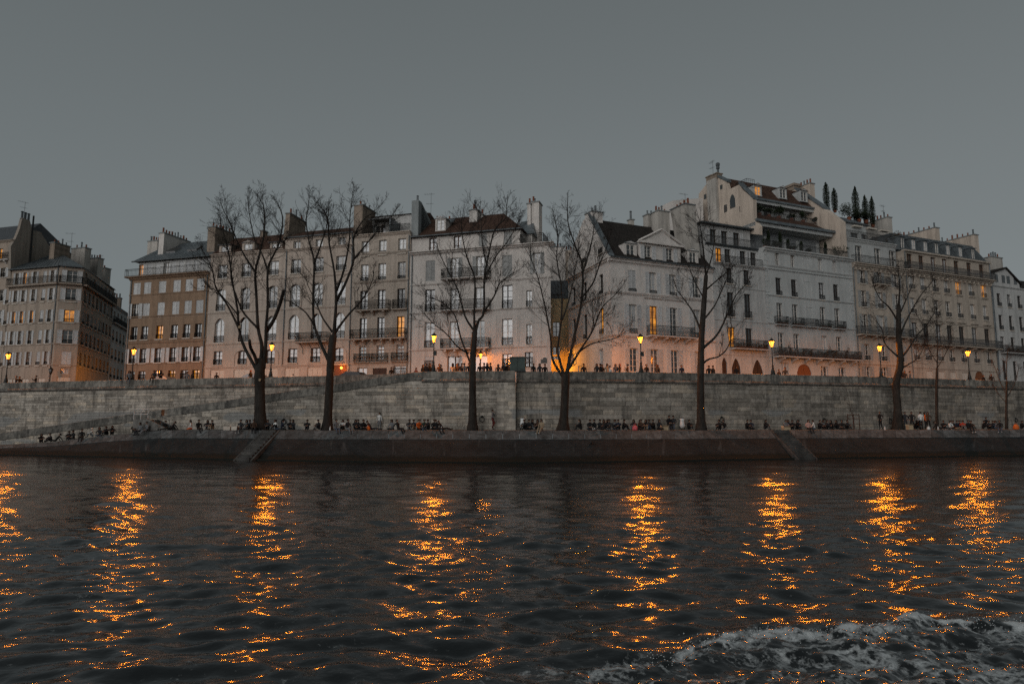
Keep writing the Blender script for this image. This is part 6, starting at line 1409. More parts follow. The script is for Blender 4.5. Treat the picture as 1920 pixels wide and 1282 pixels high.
bare_tree('first bare tree from left, forked low, one limb ending in a thick stub', 60.6,
    [(489, 806, 11.5), (487.5, 770, 11), (487, 725, 10.5), (487, 700, 11), (489, 672, 9)],
    [(6.5, [(484, 702), (478, 688), (457, 648), (448, 615), (445, 577), (435, 525), (432, 495), (424, 455), (414, 415)]),
     (4, [(449, 618), (428, 575), (405, 540), (398, 505), (380, 470)]), (2.8, [(446, 590), (425, 565), (410, 548), (395, 540)]),
     (7, [(487, 690), (491, 650), (484, 615), (481, 560), (479, 510), (487, 475), (495, 440), (496, 397), (493, 360)]), (4, [(480, 512), (462, 485), (446, 455), (430, 410), (420, 385)]),
     (4, [(483, 615), (458, 588), (445, 560), (433, 520), (436, 470), (440, 425)]),
     (6.5, [(494, 690), (498, 650), (499, 612), (502, 570), (502, 506), (512, 480), (524, 454), (530, 405), (524, 372)]), (3.4, [(502, 508), (492, 478), (478, 450), (470, 410), (466, 372)]),
     (6, [(499, 622), (513, 600), (525, 570), (532, 544)], 'stub'), (5.5, [(484, 690), (478, 668), (470, 652), (468, 638)], 'stub')], 101, dens=0.85, cuts=((449, 613, 0.14), (487, 712, 0.12), (499, 606, 0.12)))
bare_tree('second bare tree from the left, trunk forking above the ramp parapet', 59.6,
    [(613.5, 805, 9.5), (616, 760, 8.5), (619, 700, 8), (621, 665, 8), (625, 628, 7.5)],
    [(6, [(617, 678), (600, 641), (589, 607), (587, 555), (589, 491), (580, 455), (574, 410), (578, 375)]), (3.4, [(589, 495), (603, 455), (612, 425), (616, 385)]), (3.2, [(589, 610), (575, 588), (562, 577), (545, 566), (535, 562)]),
     (6.5, [(625, 640), (628, 600), (630, 562), (627, 512), (617, 454), (615, 405), (603, 375)]), (5.5, [(630, 565), (648, 530), (663, 487), (663, 446), (680, 408), (700, 385)]), (4.5, [(631, 545), (645, 505), (655, 450), (656, 400), (660, 352)]),
     (5, [(627, 625), (648, 596), (675, 566), (690, 545), (700, 520)]), (3.8, [(623, 622), (605, 596), (590, 562), (577, 535)]), (3.6, [(660, 490), (685, 460), (710, 430), (735, 395)])], 202, dens=0.85)
bare_tree('third bare tree, slender and leaning right, before the white corner house', 58.4,
    [(886, 806, 9), (886, 760, 7.5), (886, 700, 7), (887, 665, 6.5), (890, 622, 6)],
    [(4.2, [(885, 690), (877, 668), (864, 633), (853, 592), (830, 568), (802, 556)]), (5.5, [(890, 628), (897, 602), (907, 585), (908, 523), (916, 479), (927, 432), (948, 400), (950, 372)]), (4.6, [(890, 625), (889, 590), (890, 523), (877, 487), (868, 450), (865, 415)]),
     (4, [(889, 620), (872, 593), (859, 545), (842, 512), (824, 476)]), (4, [(905, 588), (926, 556), (938, 530), (962, 512)]), (3, [(909, 520), (930, 480), (950, 455), (965, 430)]), (3, [(878, 662), (858, 650), (836, 625), (812, 606), (798, 590)]), (2.6, [(912, 495), (905, 460), (902, 420), (900, 378)])], 303)
bare_tree('fourth bare tree, spreading into a wide fan before the central side street', 58.0,
    [(1055, 807, 11), (1058, 770, 8.5), (1060, 720, 8.5), (1060, 700, 9)],
    [(4.8, [(1055, 706), (1036, 673), (1032, 630), (1021, 571), (1007, 515), (994, 482)]), (5, [(1057, 702), (1049, 675), (1046, 652), (1053, 592), (1052, 536), (1044, 486), (1046, 440), (1040, 405)]),
     (6.5, [(1063, 700), (1068, 672), (1076, 634), (1090, 567), (1092, 500), (1080, 465), (1066, 420), (1064, 380)]), (4.2, [(1092, 510), (1104, 475), (1112, 440), (1114, 410)]), (4, [(1090, 558), (1111, 532), (1125, 494), (1136, 468)]),
     (4.6, [(1066, 692), (1087, 658), (1111, 620), (1128, 578), (1150, 556)]), (3.4, [(1083, 662), (1108, 645), (1143, 637), (1158, 632)]), (3, [(1054, 600), (1066, 565), (1076, 520), (1084, 470)])], 404)
bare_tree('fifth bare tree, single straight leader with one low arm, before pediment house', 59.6,
    [(1315, 807, 9), (1314, 760, 7.5), (1314, 690, 7), (1316, 625, 6), (1321, 555, 5), (1324, 516, 4)],
    [(3.8, [(1317, 682), (1330, 673), (1348, 668), (1364, 652), (1372, 625), (1370, 600)]), (4.8, [(1319, 652), (1345, 627), (1364, 589), (1380, 554), (1398, 534)]), (4, [(1316, 625), (1300, 586), (1284, 563), (1270, 545)]), (3.6, [(1319, 600), (1338, 576), (1351, 550), (1364, 520)]), (3.4, [(1322, 545), (1345, 525), (1366, 508)]), (4, [(1324, 518), (1320, 480), (1316, 445), (1312, 415)]), (3, [(1323, 520), (1335, 480), (1340, 445)]), (2.6, [(1320, 560), (1304, 530), (1292, 500)])], 505, dens=0.85)
bare_tree('sixth bare tree, near the standing group at right', 68.5,
    [(1682.5, 805, 9), (1683, 765, 7.5), (1680, 720, 7), (1688, 682, 7), (1685, 632, 5.5), (1685, 572, 4)],
    [(3.4, [(1688, 692), (1703, 683), (1720, 672), (1730, 655)]), (4.5, [(1688, 672), (1701, 657), (1718, 630), (1735, 612), (1750, 590)]), (4, [(1686, 640), (1692, 618), (1706, 588), (1726, 554), (1745, 532)]), (3.4, [(1685, 605), (1667, 576), (1650, 560), (1638, 535)]), (3, [(1683, 668), (1659, 644), (1655, 620), (1646, 606)]), (3.6, [(1685, 575), (1687, 535), (1684, 510)]), (2.8, [(1686, 590), (1700, 560), (1712, 530)])], 606, dens=0.8, tw=0.95)
bare_tree('young slim bare tree right of the standing group', 71.5, [(1757, 803, 3), (1756, 740, 2.6), (1757, 690, 2.2)], [(2.0, [(1757, 692), (1758, 640), (1756, 585)]), (1.2, [(1757, 690), (1772, 665), (1782, 640)]), (1.2, [(1757, 680), (1742, 655), (1736, 630)])], 707, flare=1.2, dens=0.8, tw=0.75)
bare_tree('young pale bare tree at the far right edge', 75.5, [(1887, 803, 2.8), (1887, 760, 2.2), (1888, 715, 1.9)], [(1.5, [(1888, 720), (1887, 690), (1890, 655)]), (1.2, [(1888, 745), (1902, 720), (1910, 690)]), (1.2, [(1887, 740), (1875, 715), (1866, 690)]), (1.1, [(1887, 755), (1872, 738), (1858, 715)])], 808, flare=1.2, dens=0.5, tw=0.5)

# ------------------------------------------------------------------ roof gardens
def cypress(f, px, yb, y, z0, h, w, label, name='cypress_tree', cat='tree', tip=0.15):
    x = f.x(px, yb, y); p = Vector(f.loc(x, y, z0)) + Vector((f.base.x, f.base.y, ZS)); rnd = random.Random(int(px * 7)); root = thing(name, label, cat, p)
    MB().lathe([(0.2, 0), (0.26, 0.4), (0.22, 0.4)], 8).build('pot', 'pot_clay', root); MB().tube([(0, 0, 0.3), (0, 0, h * 0.8)], 0.05, 5).build('trunk', 'bark', root); mb = MB()
    for i in range(int(h * 5)):
        t = i / (h * 5); r = w * (0.72 + 0.28 * math.sin(math.pi * t)) * min(1.0, (1.02 - t) / 0.28); leaf_clump(mb, (rnd.uniform(-.04, .04), rnd.uniform(-.04, .04), 0.4 + (h - 0.4) * t), (max(r, .06), max(r, .06), 0.28), 110, rnd, 0.14)
    mb.build('crown', 'plant_dark', root); return root
def bush(f, px, yb, y, z0, r, h, label, mat='plant_dark', n=420):
    x = f.x(px, yb, y); p = Vector(f.loc(x, y, z0)) + Vector((f.base.x, f.base.y, ZS)); rnd = random.Random(int(px * 3)); root = thing('potted_shrub', label, 'shrub', p)
    MB().lathe([(0.22, 0), (0.3, 0.42), (0.26, 0.42)], 8).build('pot', 'pot_clay', root); mb = MB()
    for _ in range(7): leaf_clump(mb, (rnd.uniform(-.6, .6) * r, rnd.uniform(-.5, .5) * r, 0.4 + h * rnd.uniform(.3, .75)), (r * .55, r * .55, h * .3), n // 7, rnd, 0.17)
    for _ in range(4): a = rnd.uniform(0, 6.28); mb.tube([(0, 0, 0.3), (math.cos(a) * r * .5, math.sin(a) * r * .5, h * .7)], 0.025, 3)
    mb.build('foliage', mat, root)
f, zt1, z3, X1 = ROOFG
yy = 5.2; zb_ = f.z(1600, 412, yy)
for px, yt, w, lab in ((1606, 350, .52, 'tallest dark cypress of three on the roof garden'), (1623.5, 367, .45, 'middle dark cypress of three on the roof garden'), (1636, 369, .45, 'rightmost dark cypress of three on the roof garden')): cypress(f, px, 410, yy, zb_ - 0.6, f.z(px, yt, yy) - zb_ + 0.6, w, lab)
for px, r, h, lab in ((1592, 1.5, 2.3, 'big dark shrub beside the white gable on the roof garden'), (1611, 1.3, 1.5, 'low dark shrub under the tallest roof cypress'), (1624, 1.2, 1.4, 'low dark shrub under the middle roof cypress')): bush(f, px, 410, yy - 0.5, zb_ - 0.4, r, h, lab, n=900)
bush(f, 1679, 450, 1.3, zt1, 1.0, 1.9, 'rusty brown shrub at right end of the roof garden terrace', 'plant_dry', 600)
fG, zc, zg2, X1, XR = G_TERR
for px, yt, lab in ((1549, 341, 'taller cypress behind the white gable stack'), (1564, 353, 'shorter cypress peeping over the white gable stack')): cypress(fG, px, 365, 9.6, fG.z(px, 398, 9.6), fG.z(px, yt, 9.6) - fG.z(px, 398, 9.6), 0.5, lab)
for px, h, w, lab in ((1441, 2.4, .2, 'first thin potted cypress on the lower white terrace'), (1463, 2.4, .2, 'second thin potted cypress on the lower white terrace'), (1477, 1.7, .22, 'left twisted topiary on the lower white terrace'), (1502, 1.6, .22, 'right twisted topiary on the lower white terrace'), (1547, 2.0, .2, 'last thin potted cypress on the lower white terrace')): cypress(fG, px, 455, 0.9, zc + 0.01, h, w, lab)
for px, r, h, lab in ((1435, .5, .9, 'leafy pot at left end of the lower white terrace'), (1455, .5, .9, 'leafy pot between the cypresses of the lower terrace'), (1486, .6, .6, 'low spreading pot plant amid the lower white terrace'), (1515, .5, .5, 'small pot plant before the blinds of the lower terrace'), (1572, 1.3, 1.7, 'large dark shrub at right end of the lower white terrace')): bush(fG, px, 462, 0.9, zc + 0.01, r, h, lab)
for px, r, h, lab in ((1424, .7, 1.1, 'first dark shrub on the upper terrace of the white house'), (1441, .8, .8, 'second dark shrub on the upper terrace of the white house'), (1460, .6, 1.5, 'third, tallest dark shrub on the upper terrace'), (1483, .7, .5, 'fourth, lowest dark shrub on the upper terrace'), (1505, .5, 1.3, 'fifth dark shrub on the upper terrace'), (1530, .6, .7, 'last dark shrub on the upper terrace by the gable')): bush(fG, px, 400, 3.95, zg2 + 0.01, r, h, lab)

# ------------------------------------------------------------------ people
CL = {'black': (0.010, 0.010, 0.011), 'charcoal': (0.022, 0.023, 0.026), 'navy': (0.012, 0.017, 0.03), 'grey': (0.12, 0.125, 0.13), 'white': (0.50, 0.50, 0.48), 'beige': (0.24, 0.18, 0.12), 'brown': (0.05, 0.028, 0.018),
      'orange': (0.50, 0.09, 0.012), 'red': (0.35, 0.04, 0.02), 'pink': (0.42, 0.24, 0.20), 'denim': (0.05, 0.065, 0.09), 'maroon': (0.07, 0.014, 0.012), 'green': (0.02, 0.03, 0.022), 'hair_dark': (0.008, 0.006, 0.005), 'hair_brown': (0.03, 0.017, 0.01), 'hair_red': (0.09, 0.022, 0.008), 'skin': (0.20, 0.115, 0.08), 'shoe_dark': (0.012, 0.011, 0.01), 'shoe_white': (0.5, 0.5, 0.48)}
for k, c in CL.items(): simple('cloth_' + k if k not in ('skin',) else 'skin', c, 0.85, 0, 0.2, 9, 0.2)

def body(J, fingers=True):
    """one continuous skinned body from joint positions; returns mesh and head placement"""
    V = []; E = []; Rr = []; T = []; ix = {}
    def v(n, p, r): ix[n] = len(V); V.append(p); Rr.append(r)
    def e(a, b, t): E.append((ix[a], ix[b])); T.append(t)
    v('pel', J['pel'], 0.135); v('spi', J['spi'], 0.125); v('che', J['che'], 0.15); v('nek', J['nek'], 0.055); v('chin', J['chin'], 0.068); v('head', J['head'], 0.088); v('crown', J['crown'], 0.058)
    for a, b, t in (('pel', 'spi', 0), ('spi', 'che', 0), ('che', 'nek', 0), ('nek', 'chin', 2), ('chin', 'head', 2), ('head', 'crown', 2)): e(a, b, t)
    f = (Vector(J['face'])).normalized(); h = Vector(J['head']); v('nose', tuple(h + f * 0.115 - Vector((0, 0, 0.02))), 0.014); e('head', 'nose', 2)
    for s in 'lr':
        v('sh' + s, J['sh' + s], 0.066); v('el' + s, J['el' + s], 0.046); v('wr' + s, J['wr' + s], 0.031); v('pa' + s, J['pa' + s], 0.036)
        e('che', 'sh' + s, 0); e('sh' + s, 'el' + s, 0); e('el' + s, 'wr' + s, 0); e('wr' + s, 'pa' + s, 2)
        if fingers:
            w = Vector(J['wr' + s]); p = Vector(J['pa' + s]); d = (p - w).normalized(); side = d.cross(f); side = side.normalized() if side.length > 0.1 else Vector((1, 0, 0)); nrm = d.cross(side)
            for i, (o, L) in enumerate(((-0.027, 0.075), (-0.009, 0.085), (0.009, 0.08), (0.027, 0.062))):
                q = p + side * o + d * L * 0.55; v('f%d%s' % (i, s), tuple(q), 0.0095); v('g%d%s' % (i, s), tuple(q + d * L * 0.4 + nrm * 0.02), 0.008); e('pa' + s, 'f%d%s' % (i, s), 2); e('f%d%s' % (i, s), 'g%d%s' % (i, s), 2)
            q = w.lerp(p, 0.6) + side * 0.05; v('th' + s, tuple(q + d * 0.02), 0.011); e('pa' + s, 'th' + s, 2)
        v('hi' + s, J['hi' + s], 0.105); v('kn' + s, J['kn' + s], 0.068); v('an' + s, J['an' + s], 0.044); v('to' + s, J['to' + s], 0.042)
        e('pel', 'hi' + s, 1); e('hi' + s, 'kn' + s, 1); e('kn' + s, 'an' + s, 1); e('an' + s, 'to' + s, 3)
    me = bpy.data.meshes.new('skeleton'); me.from_pydata([tuple(p) for p in V], E, []); o = bpy.data.objects.new('skeleton', me); COL.objects.link(o)
    md = o.modifiers.new('skin', 'SKIN'); md.use_smooth_shade = True; md.branch_smoothing = 0.6
    for i, r in enumerate(Rr): me.skin_vertices[0].data[i].radius = (r, r * (0.78 if i in (0, 1, 2) else 1.0)); me.skin_vertices[0].data[i].use_root = (i == 0)
    sb = o.modifiers.new('sub', 'SUBSURF'); sb.levels = 1; sb.render_levels = 1
    dg = bpy.context.evaluated_depsgraph_get(); m2 = bpy.data.meshes.new_from_object(o.evaluated_get(dg)); m2.name = 'person'
    A = np.array([V[a] for a, b in E], float); B = np.array([V[b] for a, b in E], float); AB = B - A; tt = np.array(T); rad = np.array([(Rr[a] + Rr[b]) / 2 for a, b in E])
    m2.materials.clear()
    for k in range(4): m2.materials.append(MAT['skin'])
    for p in m2.polygons:
        c = np.array(p.center); t = np.clip(((c - A) * AB).sum(1) / (AB * AB).sum(1), 0, 1); dist = np.linalg.norm(c - (A + AB * t[:, None]), axis=1) / rad; p.material_index = int(tt[dist.argmin()]); p.use_smooth = True
    bpy.data.objects.remove(o); bpy.data.meshes.remove(me)
    return m2
def joints(**k):
    J = dict(pel=(0, 0, .95), spi=(0, .0, 1.15), che=(0, 0, 1.36), nek=(0, 0, 1.49), chin=(0, -.02, 1.56), head=(0, -.012, 1.64), crown=(0, 0, 1.72), face=(0, -1, 0),
             shl=(.185, 0, 1.42), ell=(.235, .03, 1.14), wrl=(.235, -.05, .91), pal=(.235, -.07, .84), shr=(-.185, 0, 1.42), elr=(-.235, .03, 1.14), wrr=(-.235, -.05, .91), par=(-.235, -.07, .84),
             hil=(.09, 0, .90), knl=(.10, -.03, .50), anl=(.10, .02, .09), tol=(.115, -.14, .045), hir=(-.09, 0, .90), knr=(-.10, -.03, .50), anr=(-.10, .02, .09), tor=(-.115, -.14, .045))
    J.update(k); return J
def shift_up(J, z, y=0.0, keys=('pel', 'spi', 'che', 'nek', 'chin', 'head', 'crown', 'shl', 'shr')):
    for k in keys: p = J[k]; J[k] = (p[0], p[1] + y, p[2] + z)
    return J
def seated(lean=0.0, **legs):
    """torso of a seated figure with the seat on the ground; lean > 0 forward"""
    J = joints(); c, s = math.cos(lean), math.sin(lean)
    for k in ('pel', 'spi', 'che', 'nek', 'chin', 'head', 'crown', 'shl', 'shr'):
        x, y, z = J[k]; h = z - .95; J[k] = (x, y * c - h * s, .13 + h * c + y * s)
    J['hil'] = (.09, -.03, .12); J['hir'] = (-.09, -.03, .12); J.update(legs); return J
POSE = {}
POSE['stand'] = joints()
POSE['pockets'] = joints(ell=(.30, .08, 1.16), wrl=(.20, -.06, .98), pal=(.17, -.10, .93), elr=(-.30, .08, 1.16), wrr=(-.20, -.06, .98), par=(-.17, -.10, .93), knl=(.12, -.02, .5), anl=(.15, .05, .09), tol=(.19, -.10, .045))
POSE['phone'] = joints(ell=(.24, -.08, 1.16), wrl=(.16, -.30, 1.34), pal=(.14, -.34, 1.41), elr=(-.23, -.06, 1.15), wrr=(-.10, -.28, 1.22), par=(-.06, -.33, 1.27))
POSE['lean'] = joints(pel=(0, .06, .93), ell=(.22, -.12, 1.2), wrl=(.08, -.20, 1.42), pal=(.04, -.17, 1.49), elr=(-.24, -.02, 1.14), wrr=(-.12, -.16, 1.02), par=(-.08, -.2, .98), knr=(-.10, -.22, .58), anr=(-.10, .02, .22), tor=(-.11, -.1, .12))
lg = dict(knl=(.13, -.45, .16), anl=(.13, -.70, -.24), tol=(.15, -.86, -.20), knr=(-.12, -.44, .17), anr=(-.10, -.66, -.26), tor=(-.12, -.83, -.24))
POSE['edge'] = seated(0.12, **lg, ell=(.25, -.08, .33), wrl=(.14, -.28, .22), pal=(.10, -.34, .20), elr=(-.25, -.08, .33), wrr=(-.14, -.28, .22), par=(-.10, -.34, .20))
POSE['edge_back'] = seated(-0.35, **lg, ell=(.27, .28, .33), wrl=(.28, .40, .08), pal=(.29, .44, .04), elr=(-.27, .28, .33), wrr=(-.28, .40, .08), par=(-.29, .44, .04))
POSE['cross'] = seated(0.22, knl=(.32, -.30, .14), anl=(.02, -.40, .09), tol=(-.08, -.45, .06), knr=(-.32, -.30, .14), anr=(-.02, -.32, .10), tor=(.10, -.36, .07), ell=(.26, -.16, .36), wrl=(.12, -.34, .28), pal=(.07, -.39, .27), elr=(-.26, -.16, .36), wrr=(-.12, -.34, .28), par=(-.07, -.39, .27))
POSE['knees'] = seated(0.25, knl=(.10, -.36, .50), anl=(.10, -.52, .10), tol=(.11, -.66, .06), knr=(-.11, -.34, .48), anr=(-.10, -.50, .10), tor=(-.11, -.64, .06), ell=(.27, -.28, .44), wrl=(.12, -.50, .42), pal=(.05, -.54, .40), elr=(-.27, -.28, .44), wrr=(-.12, -.50, .38), par=(-.05, -.54, .37))
POSE['recline'] = seated(-0.55, knl=(.11, -.48, .20), anl=(.13, -.92, .07), tol=(.16, -.98, .2), knr=(-.10, -.48, .18), anr=(-.08, -.92, .06), tor=(-.10, -.99, .18), ell=(.27, .42, .28), wrl=(.28, .55, .07), pal=(.29, .60, .04), elr=(-.27, .42, .28), wrr=(-.28, .55, .07), par=(-.29, .60, .04))
POSE['perch'] = seated(0.10, knl=(.14, -.46, .12), anl=(.15, -.48, -.32), tol=(.16, -.62, -.37), knr=(-.13, -.45, .12), anr=(-.13, -.52, -.30), tor=(-.14, -.66, -.35), ell=(.26, -.05, .34), wrl=(.2, -.24, .22), pal=(.17, -.3, .2), elr=(-.26, -.05, .34), wrr=(-.2, -.24, .22), par=(-.17, -.3, .2))
POSE['bench'] = shift_up(seated(0.2, knl=(.12, -.42, .14), anl=(.12, -.46, -.28), tol=(.13, -.6, -.32), knr=(-.12, -.42, .14), anr=(-.12, -.46, -.28), tor=(-.13, -.6, -.32), ell=(.26, -.12, .36), wrl=(.13, -.3, .28), pal=(.09, -.36, .26), elr=(-.26, -.12, .36), wrr=(-.13, -.3, .28), par=(-.09, -.36, .26)), 0.0)
BODY = {k: body(J) for k, J in POSE.items()}
def hair_mesh(long, mat_i):
    mb = MB(); mb.smooth = True; r = 0.108; vs = []; n = 10; rows = [(0.02, r * 1.0), (0.55, r * 0.88), (0.95, r * 0.62), (1.25, r * 0.3), (1.5, 0.01)]
    prof = []
    lo_ = -0.24 if long else -0.04
    for z, rad in [(lo_, r * (0.95 if long else 0.9)), (-0.01, r * 1.06), (0.05, r * 0.98), (0.085, r * 0.72), (0.105, r * 0.38), (0.112, 0.008)]: prof.append((rad, z))
    fs = []
    for j, (rad, z) in enumerate(prof):
        for i in range(n):
            a = 2 * math.pi * i / n; x, y = rad * math.cos(a), rad * math.sin(a) * 1.1
            if y < -0.02 and j < 2: y = -0.03; z2 = max(z, 0.015)      # open at the face
            else: z2 = z
            vs.append((x, y + 0.012, z2))
    for j in range(len(prof) - 1):
        for i in range(n): k = (i + 1) % n; fs.append((j*n+i, j*n+k, (j+1)*n+k, (j+1)*n+i))
    fs.append(tuple(range((len(prof)-1)*n, len(prof)*n))); mb.add(vs, fs); return mb.mesh('hair', ['cloth_hair_dark'])
HAIR = {'s': hair_mesh(False, 0), 'l': hair_mesh(True, 0)}
def slot(o, i, mat):
    o.material_slots[i].link = 'OBJECT'; o.material_slots[i].material = MAT[mat]
ORD = ['first', 'second', 'third', 'fourth', 'fifth', 'sixth', 'seventh', 'eighth', 'ninth', 'tenth', 'eleventh', 'twelfth', 'thirteenth', 'fourteenth', 'fifteenth', 'sixteenth', 'seventeenth', 'eighteenth', 'nineteenth', 'twentieth']
SAY = {'stand': 'standing', 'pockets': 'standing', 'phone': 'raising a phone', 'lean': 'leaning', 'edge': 'dangling legs', 'edge_back': 'lounging', 'cross': 'sitting cross-legged', 'knees': 'sitting hunched', 'recline': 'lying back', 'perch': 'perched', 'bench': 'sitting'}
GROUPED = {'hood': 'hoodie'}
def person(loc, pose, yaw, top, legs='black', hair='s', hcol='hair_dark', shoe='shoe_dark', scale=1.0, label='', group=None):
    o = put('person', BODY[pose], None, loc, R(yaw)); o.scale = (scale,) * 3; tag(o, label, 'person', group)
    slot(o, 0, 'cloth_' + top); slot(o, 1, 'cloth_' + legs); slot(o, 2, 'skin'); slot(o, 3, 'cloth_' + shoe)
    h = put('hair', HAIR['l' if hair == 'l' else 's'], o); J = POSE[pose]; hd = Vector(J['head']); ax = (Vector(J['crown']) - Vector(J['chin'])).normalized()
    h.location = hd + ax * 0.012; h.rotation_euler = (math.atan2(-ax.y, ax.z) * 1.0, 0, 0); slot(h, 0, 'cloth_' + (top if hair == 'h' else hcol)); return o
def prom_at(px, t):
    a = edge_pt(px, -0.30); b = wall_base(px); return Vector((a[0] + (b[0] - a[0]) * t, a[1] + (b[1] - a[1]) * t, prom_z(px) + 0.06 * t + 0.02))
def crowd(phrase, grp, items):
    """items: (px, place, pose, yaw, top, legs, extra); place is a share of the promenade's width or 'para'/'on'"""
    for i, it in enumerate(sorted(items, key=lambda q: q[0])):
        px, place, pose, yaw, top, legs = it[:6]; ex = it[6] if len(it) > 6 else {}
        if place == 'para': p = par_pt(px, -0.36 - 0.45 - ex.get('d', 0.0)); p.z = ZS + (par_z(px) - ZPAR)
        elif place == 'on': p = par_pt(px, -0.02); p.z += 0.01
        elif place == 'edge': p = Vector(edge_pt(px, -0.05)); p.z += 0.04
        else: p = prom_at(px, place)
        if pose == 'bench': p.z += 0.34
        kw = {k: v for k, v in ex.items() if k in ('hair', 'hcol', 'shoe', 'scale')}
        gar = 'hoodie' if kw.get('hair') == 'h' else 'coat' if top in ('black', 'charcoal', 'navy', 'beige', 'brown', 'green') else 'top'
        lab = ex.get('label') or 'person in %s %s %s, %s from left %s' % (top, gar, SAY[pose], ORD[i], phrase)
        person(p, pose, yaw, top, legs, label=lab, group=grp, **kw)
L_, H_ = dict(hair='l'), dict(hair='h'); WS = dict(shoe='shoe_white')
crowd('on the low bank below ramp', 'people on the low bank at left', [(75, .25, 'knees', 40, 'black', 'black', L_), (95, .25, 'knees', -30, 'charcoal', 'black'), (103, .3, 'recline', -80, 'black', 'black'), (128, .2, 'knees', 15, 'black', 'charcoal'), (137, .25, 'cross', -20, 'black', 'black'), (154, 'edge', 'edge', 20, 'black', 'black'),
    (172, .15, 'knees', -60, 'white', 'grey', dict(hair='h', label='person in white hoodie sitting on the low bank below the ramp')), (184, .2, 'cross', 10, 'charcoal', 'denim', L_), (198, .2, 'knees', -10, 'black', 'black'), (207, .25, 'knees', 30, 'black', 'black', L_)])
crowd('below the small stair', 'people by the small stair', [(249, .2, 'knees', 20, 'black', 'black'), (256, .25, 'cross', -20, 'black', 'black'), (263, 'edge', 'edge', -10, 'grey', 'charcoal', L_), (276, 'edge', 'edge', -35, 'grey', 'grey'), (299, .3, 'knees', 10, 'charcoal', 'black'), (307, .3, 'cross', 30, 'black', 'black'), (317, .25, 'recline', -40, 'black', 'black')])
crowd('between stair and first tree', 'people between the stair and the first tree', [(356, .12, 'cross', -60, 'white', 'orange', dict(hair='l', label='person in white top with orange blanket on their lap, right of the stair')), (371, 'edge', 'edge', 50, 'black', 'black'), (386, .2, 'knees', 15, 'black', 'grey', L_), (396, .2, 'knees', -15, 'black', 'beige')])
crowd('at the first tree', 'people at the foot of the first tree', [(451, 'edge', 'edge', 0, 'charcoal', 'charcoal', WS), (459, .25, 'cross', 20, 'grey', 'denim', L_), (467, .2, 'knees', -20, 'black', 'black'), (475, 'edge', 'edge', 20, 'brown', 'black'), (482, .15, 'edge_back', 10, 'black', 'black'), (499, .2, 'knees', 10, 'charcoal', 'black'), (511, .2, 'cross', 150, 'white', 'denim', dict(label='person in white top, back turned, just right of the first tree')), (515, .3, 'knees', -20, 'black', 'black', L_), (524, .25, 'cross', 120, 'navy', 'black')])
crowd('around the second tree', 'people around the second tree', [(597, .3, 'knees', -30, 'black', 'charcoal'), (629, 'edge', 'edge', 35, 'grey', 'denim'), (641, .2, 'knees', 0, 'white', 'black', dict(hair='l', label='person in white top sitting between the two edge sitters, second tree')), (651, 'edge', 'edge', 45, 'charcoal', 'grey'), (678, .12, 'cross', 30, 'black', 'black'), (682, .3, 'knees', -30, 'black', 'black')])
crowd('', None, [(711, .93, 'stand', 10, 'white', 'grey', dict(scale=.86, label='small pale-clothed person standing against the wall left of third tree'))])
crowd('left of the third tree', 'row of people left of the third tree', [(734, .2, 'cross', -20, 'grey', 'black', L_), (747, 'edge', 'edge_back', 50, 'black', 'black'), (766, .25, 'knees', 10, 'charcoal', 'grey', H_), (776, .3, 'knees', -20, 'navy', 'beige'), (783, .2, 'cross', 40, 'orange', 'black', dict(label='person in orange top sitting in the row left of third tree')), (785, .4, 'knees', 0, 'black', 'black'), (794, .2, 'edge', 10, 'green', 'denim'), (803, .2, 'knees', -30, 'black', 'charcoal'), (812, .25, 'cross', 20, 'black', 'black'), (820, 'edge', 'edge_back', 40, 'black', 'black'), (828, .3, 'recline', 60, 'black', 'black')])
crowd('', None, [(923.5, .9, 'lean', 75, 'grey', 'maroon', dict(label='person in grey top and dark red trousers leaning by the corner pier'))])
crowd('beside the corner pier', 'people between the pier and the fourth tree', [(986, .25, 'knees', -40, 'black', 'black'), (991, .3, 'cross', 20, 'charcoal', 'black'), (997, .35, 'knees', 30, 'black', 'grey', L_), (1010, .3, 'knees', -20, 'brown', 'black', L_), (1016, 'edge', 'edge', -30, 'beige', 'beige', dict(hair='l', shoe='shoe_white'))])
crowd('right of the fourth tree', 'crowd right of the fourth tree', [(1092, .25, 'knees', -80, 'black', 'black', L_), (1107, .2, 'cross', 10, 'black', 'charcoal'), (1117, .2, 'edge', -50, 'black', 'black', WS), (1125, .3, 'knees', 20, 'charcoal', 'black'), (1131, 'edge', 'recline', -60, 'black', 'charcoal', WS), (1133, .4, 'knees', 0, 'brown', 'black', L_), (1140, .35, 'knees', 10, 'black', 'black'), (1145, .25, 'cross', -20, 'charcoal', 'grey'), (1152, .35, 'knees', 25, 'black', 'black'), (1155, .3, 'cross', -10, 'grey', 'denim'), (1162, .25, 'knees', -20, 'navy', 'black'), (1169, .3, 'knees', 60, 'black', 'black')])
crowd('in dark-haired cluster', 'cluster midway between fourth and fifth trees', [(1191, .25, 'knees', -20, 'black', 'denim', L_), (1200, .25, 'knees', 30, 'brown', 'black', L_), (1205, .2, 'edge', -30, 'brown', 'black'), (1213, .3, 'knees', -10, 'black', 'beige', L_), (1221, .25, 'knees', -40, 'black', 'denim')])
crowd('beside the litter bag', 'pair seated by the litter bag', [(1255, .5, 'bench', 20, 'black', 'black'), (1265, .5, 'bench', -25, 'charcoal', 'denim')])
crowd('right of the fifth tree', 'pair right of the fifth tree', [(1353, .12, 'knees', -40, 'black', 'black'), (1362, .12, 'cross', -50, 'black', 'grey', dict(shoe='shoe_white'))])
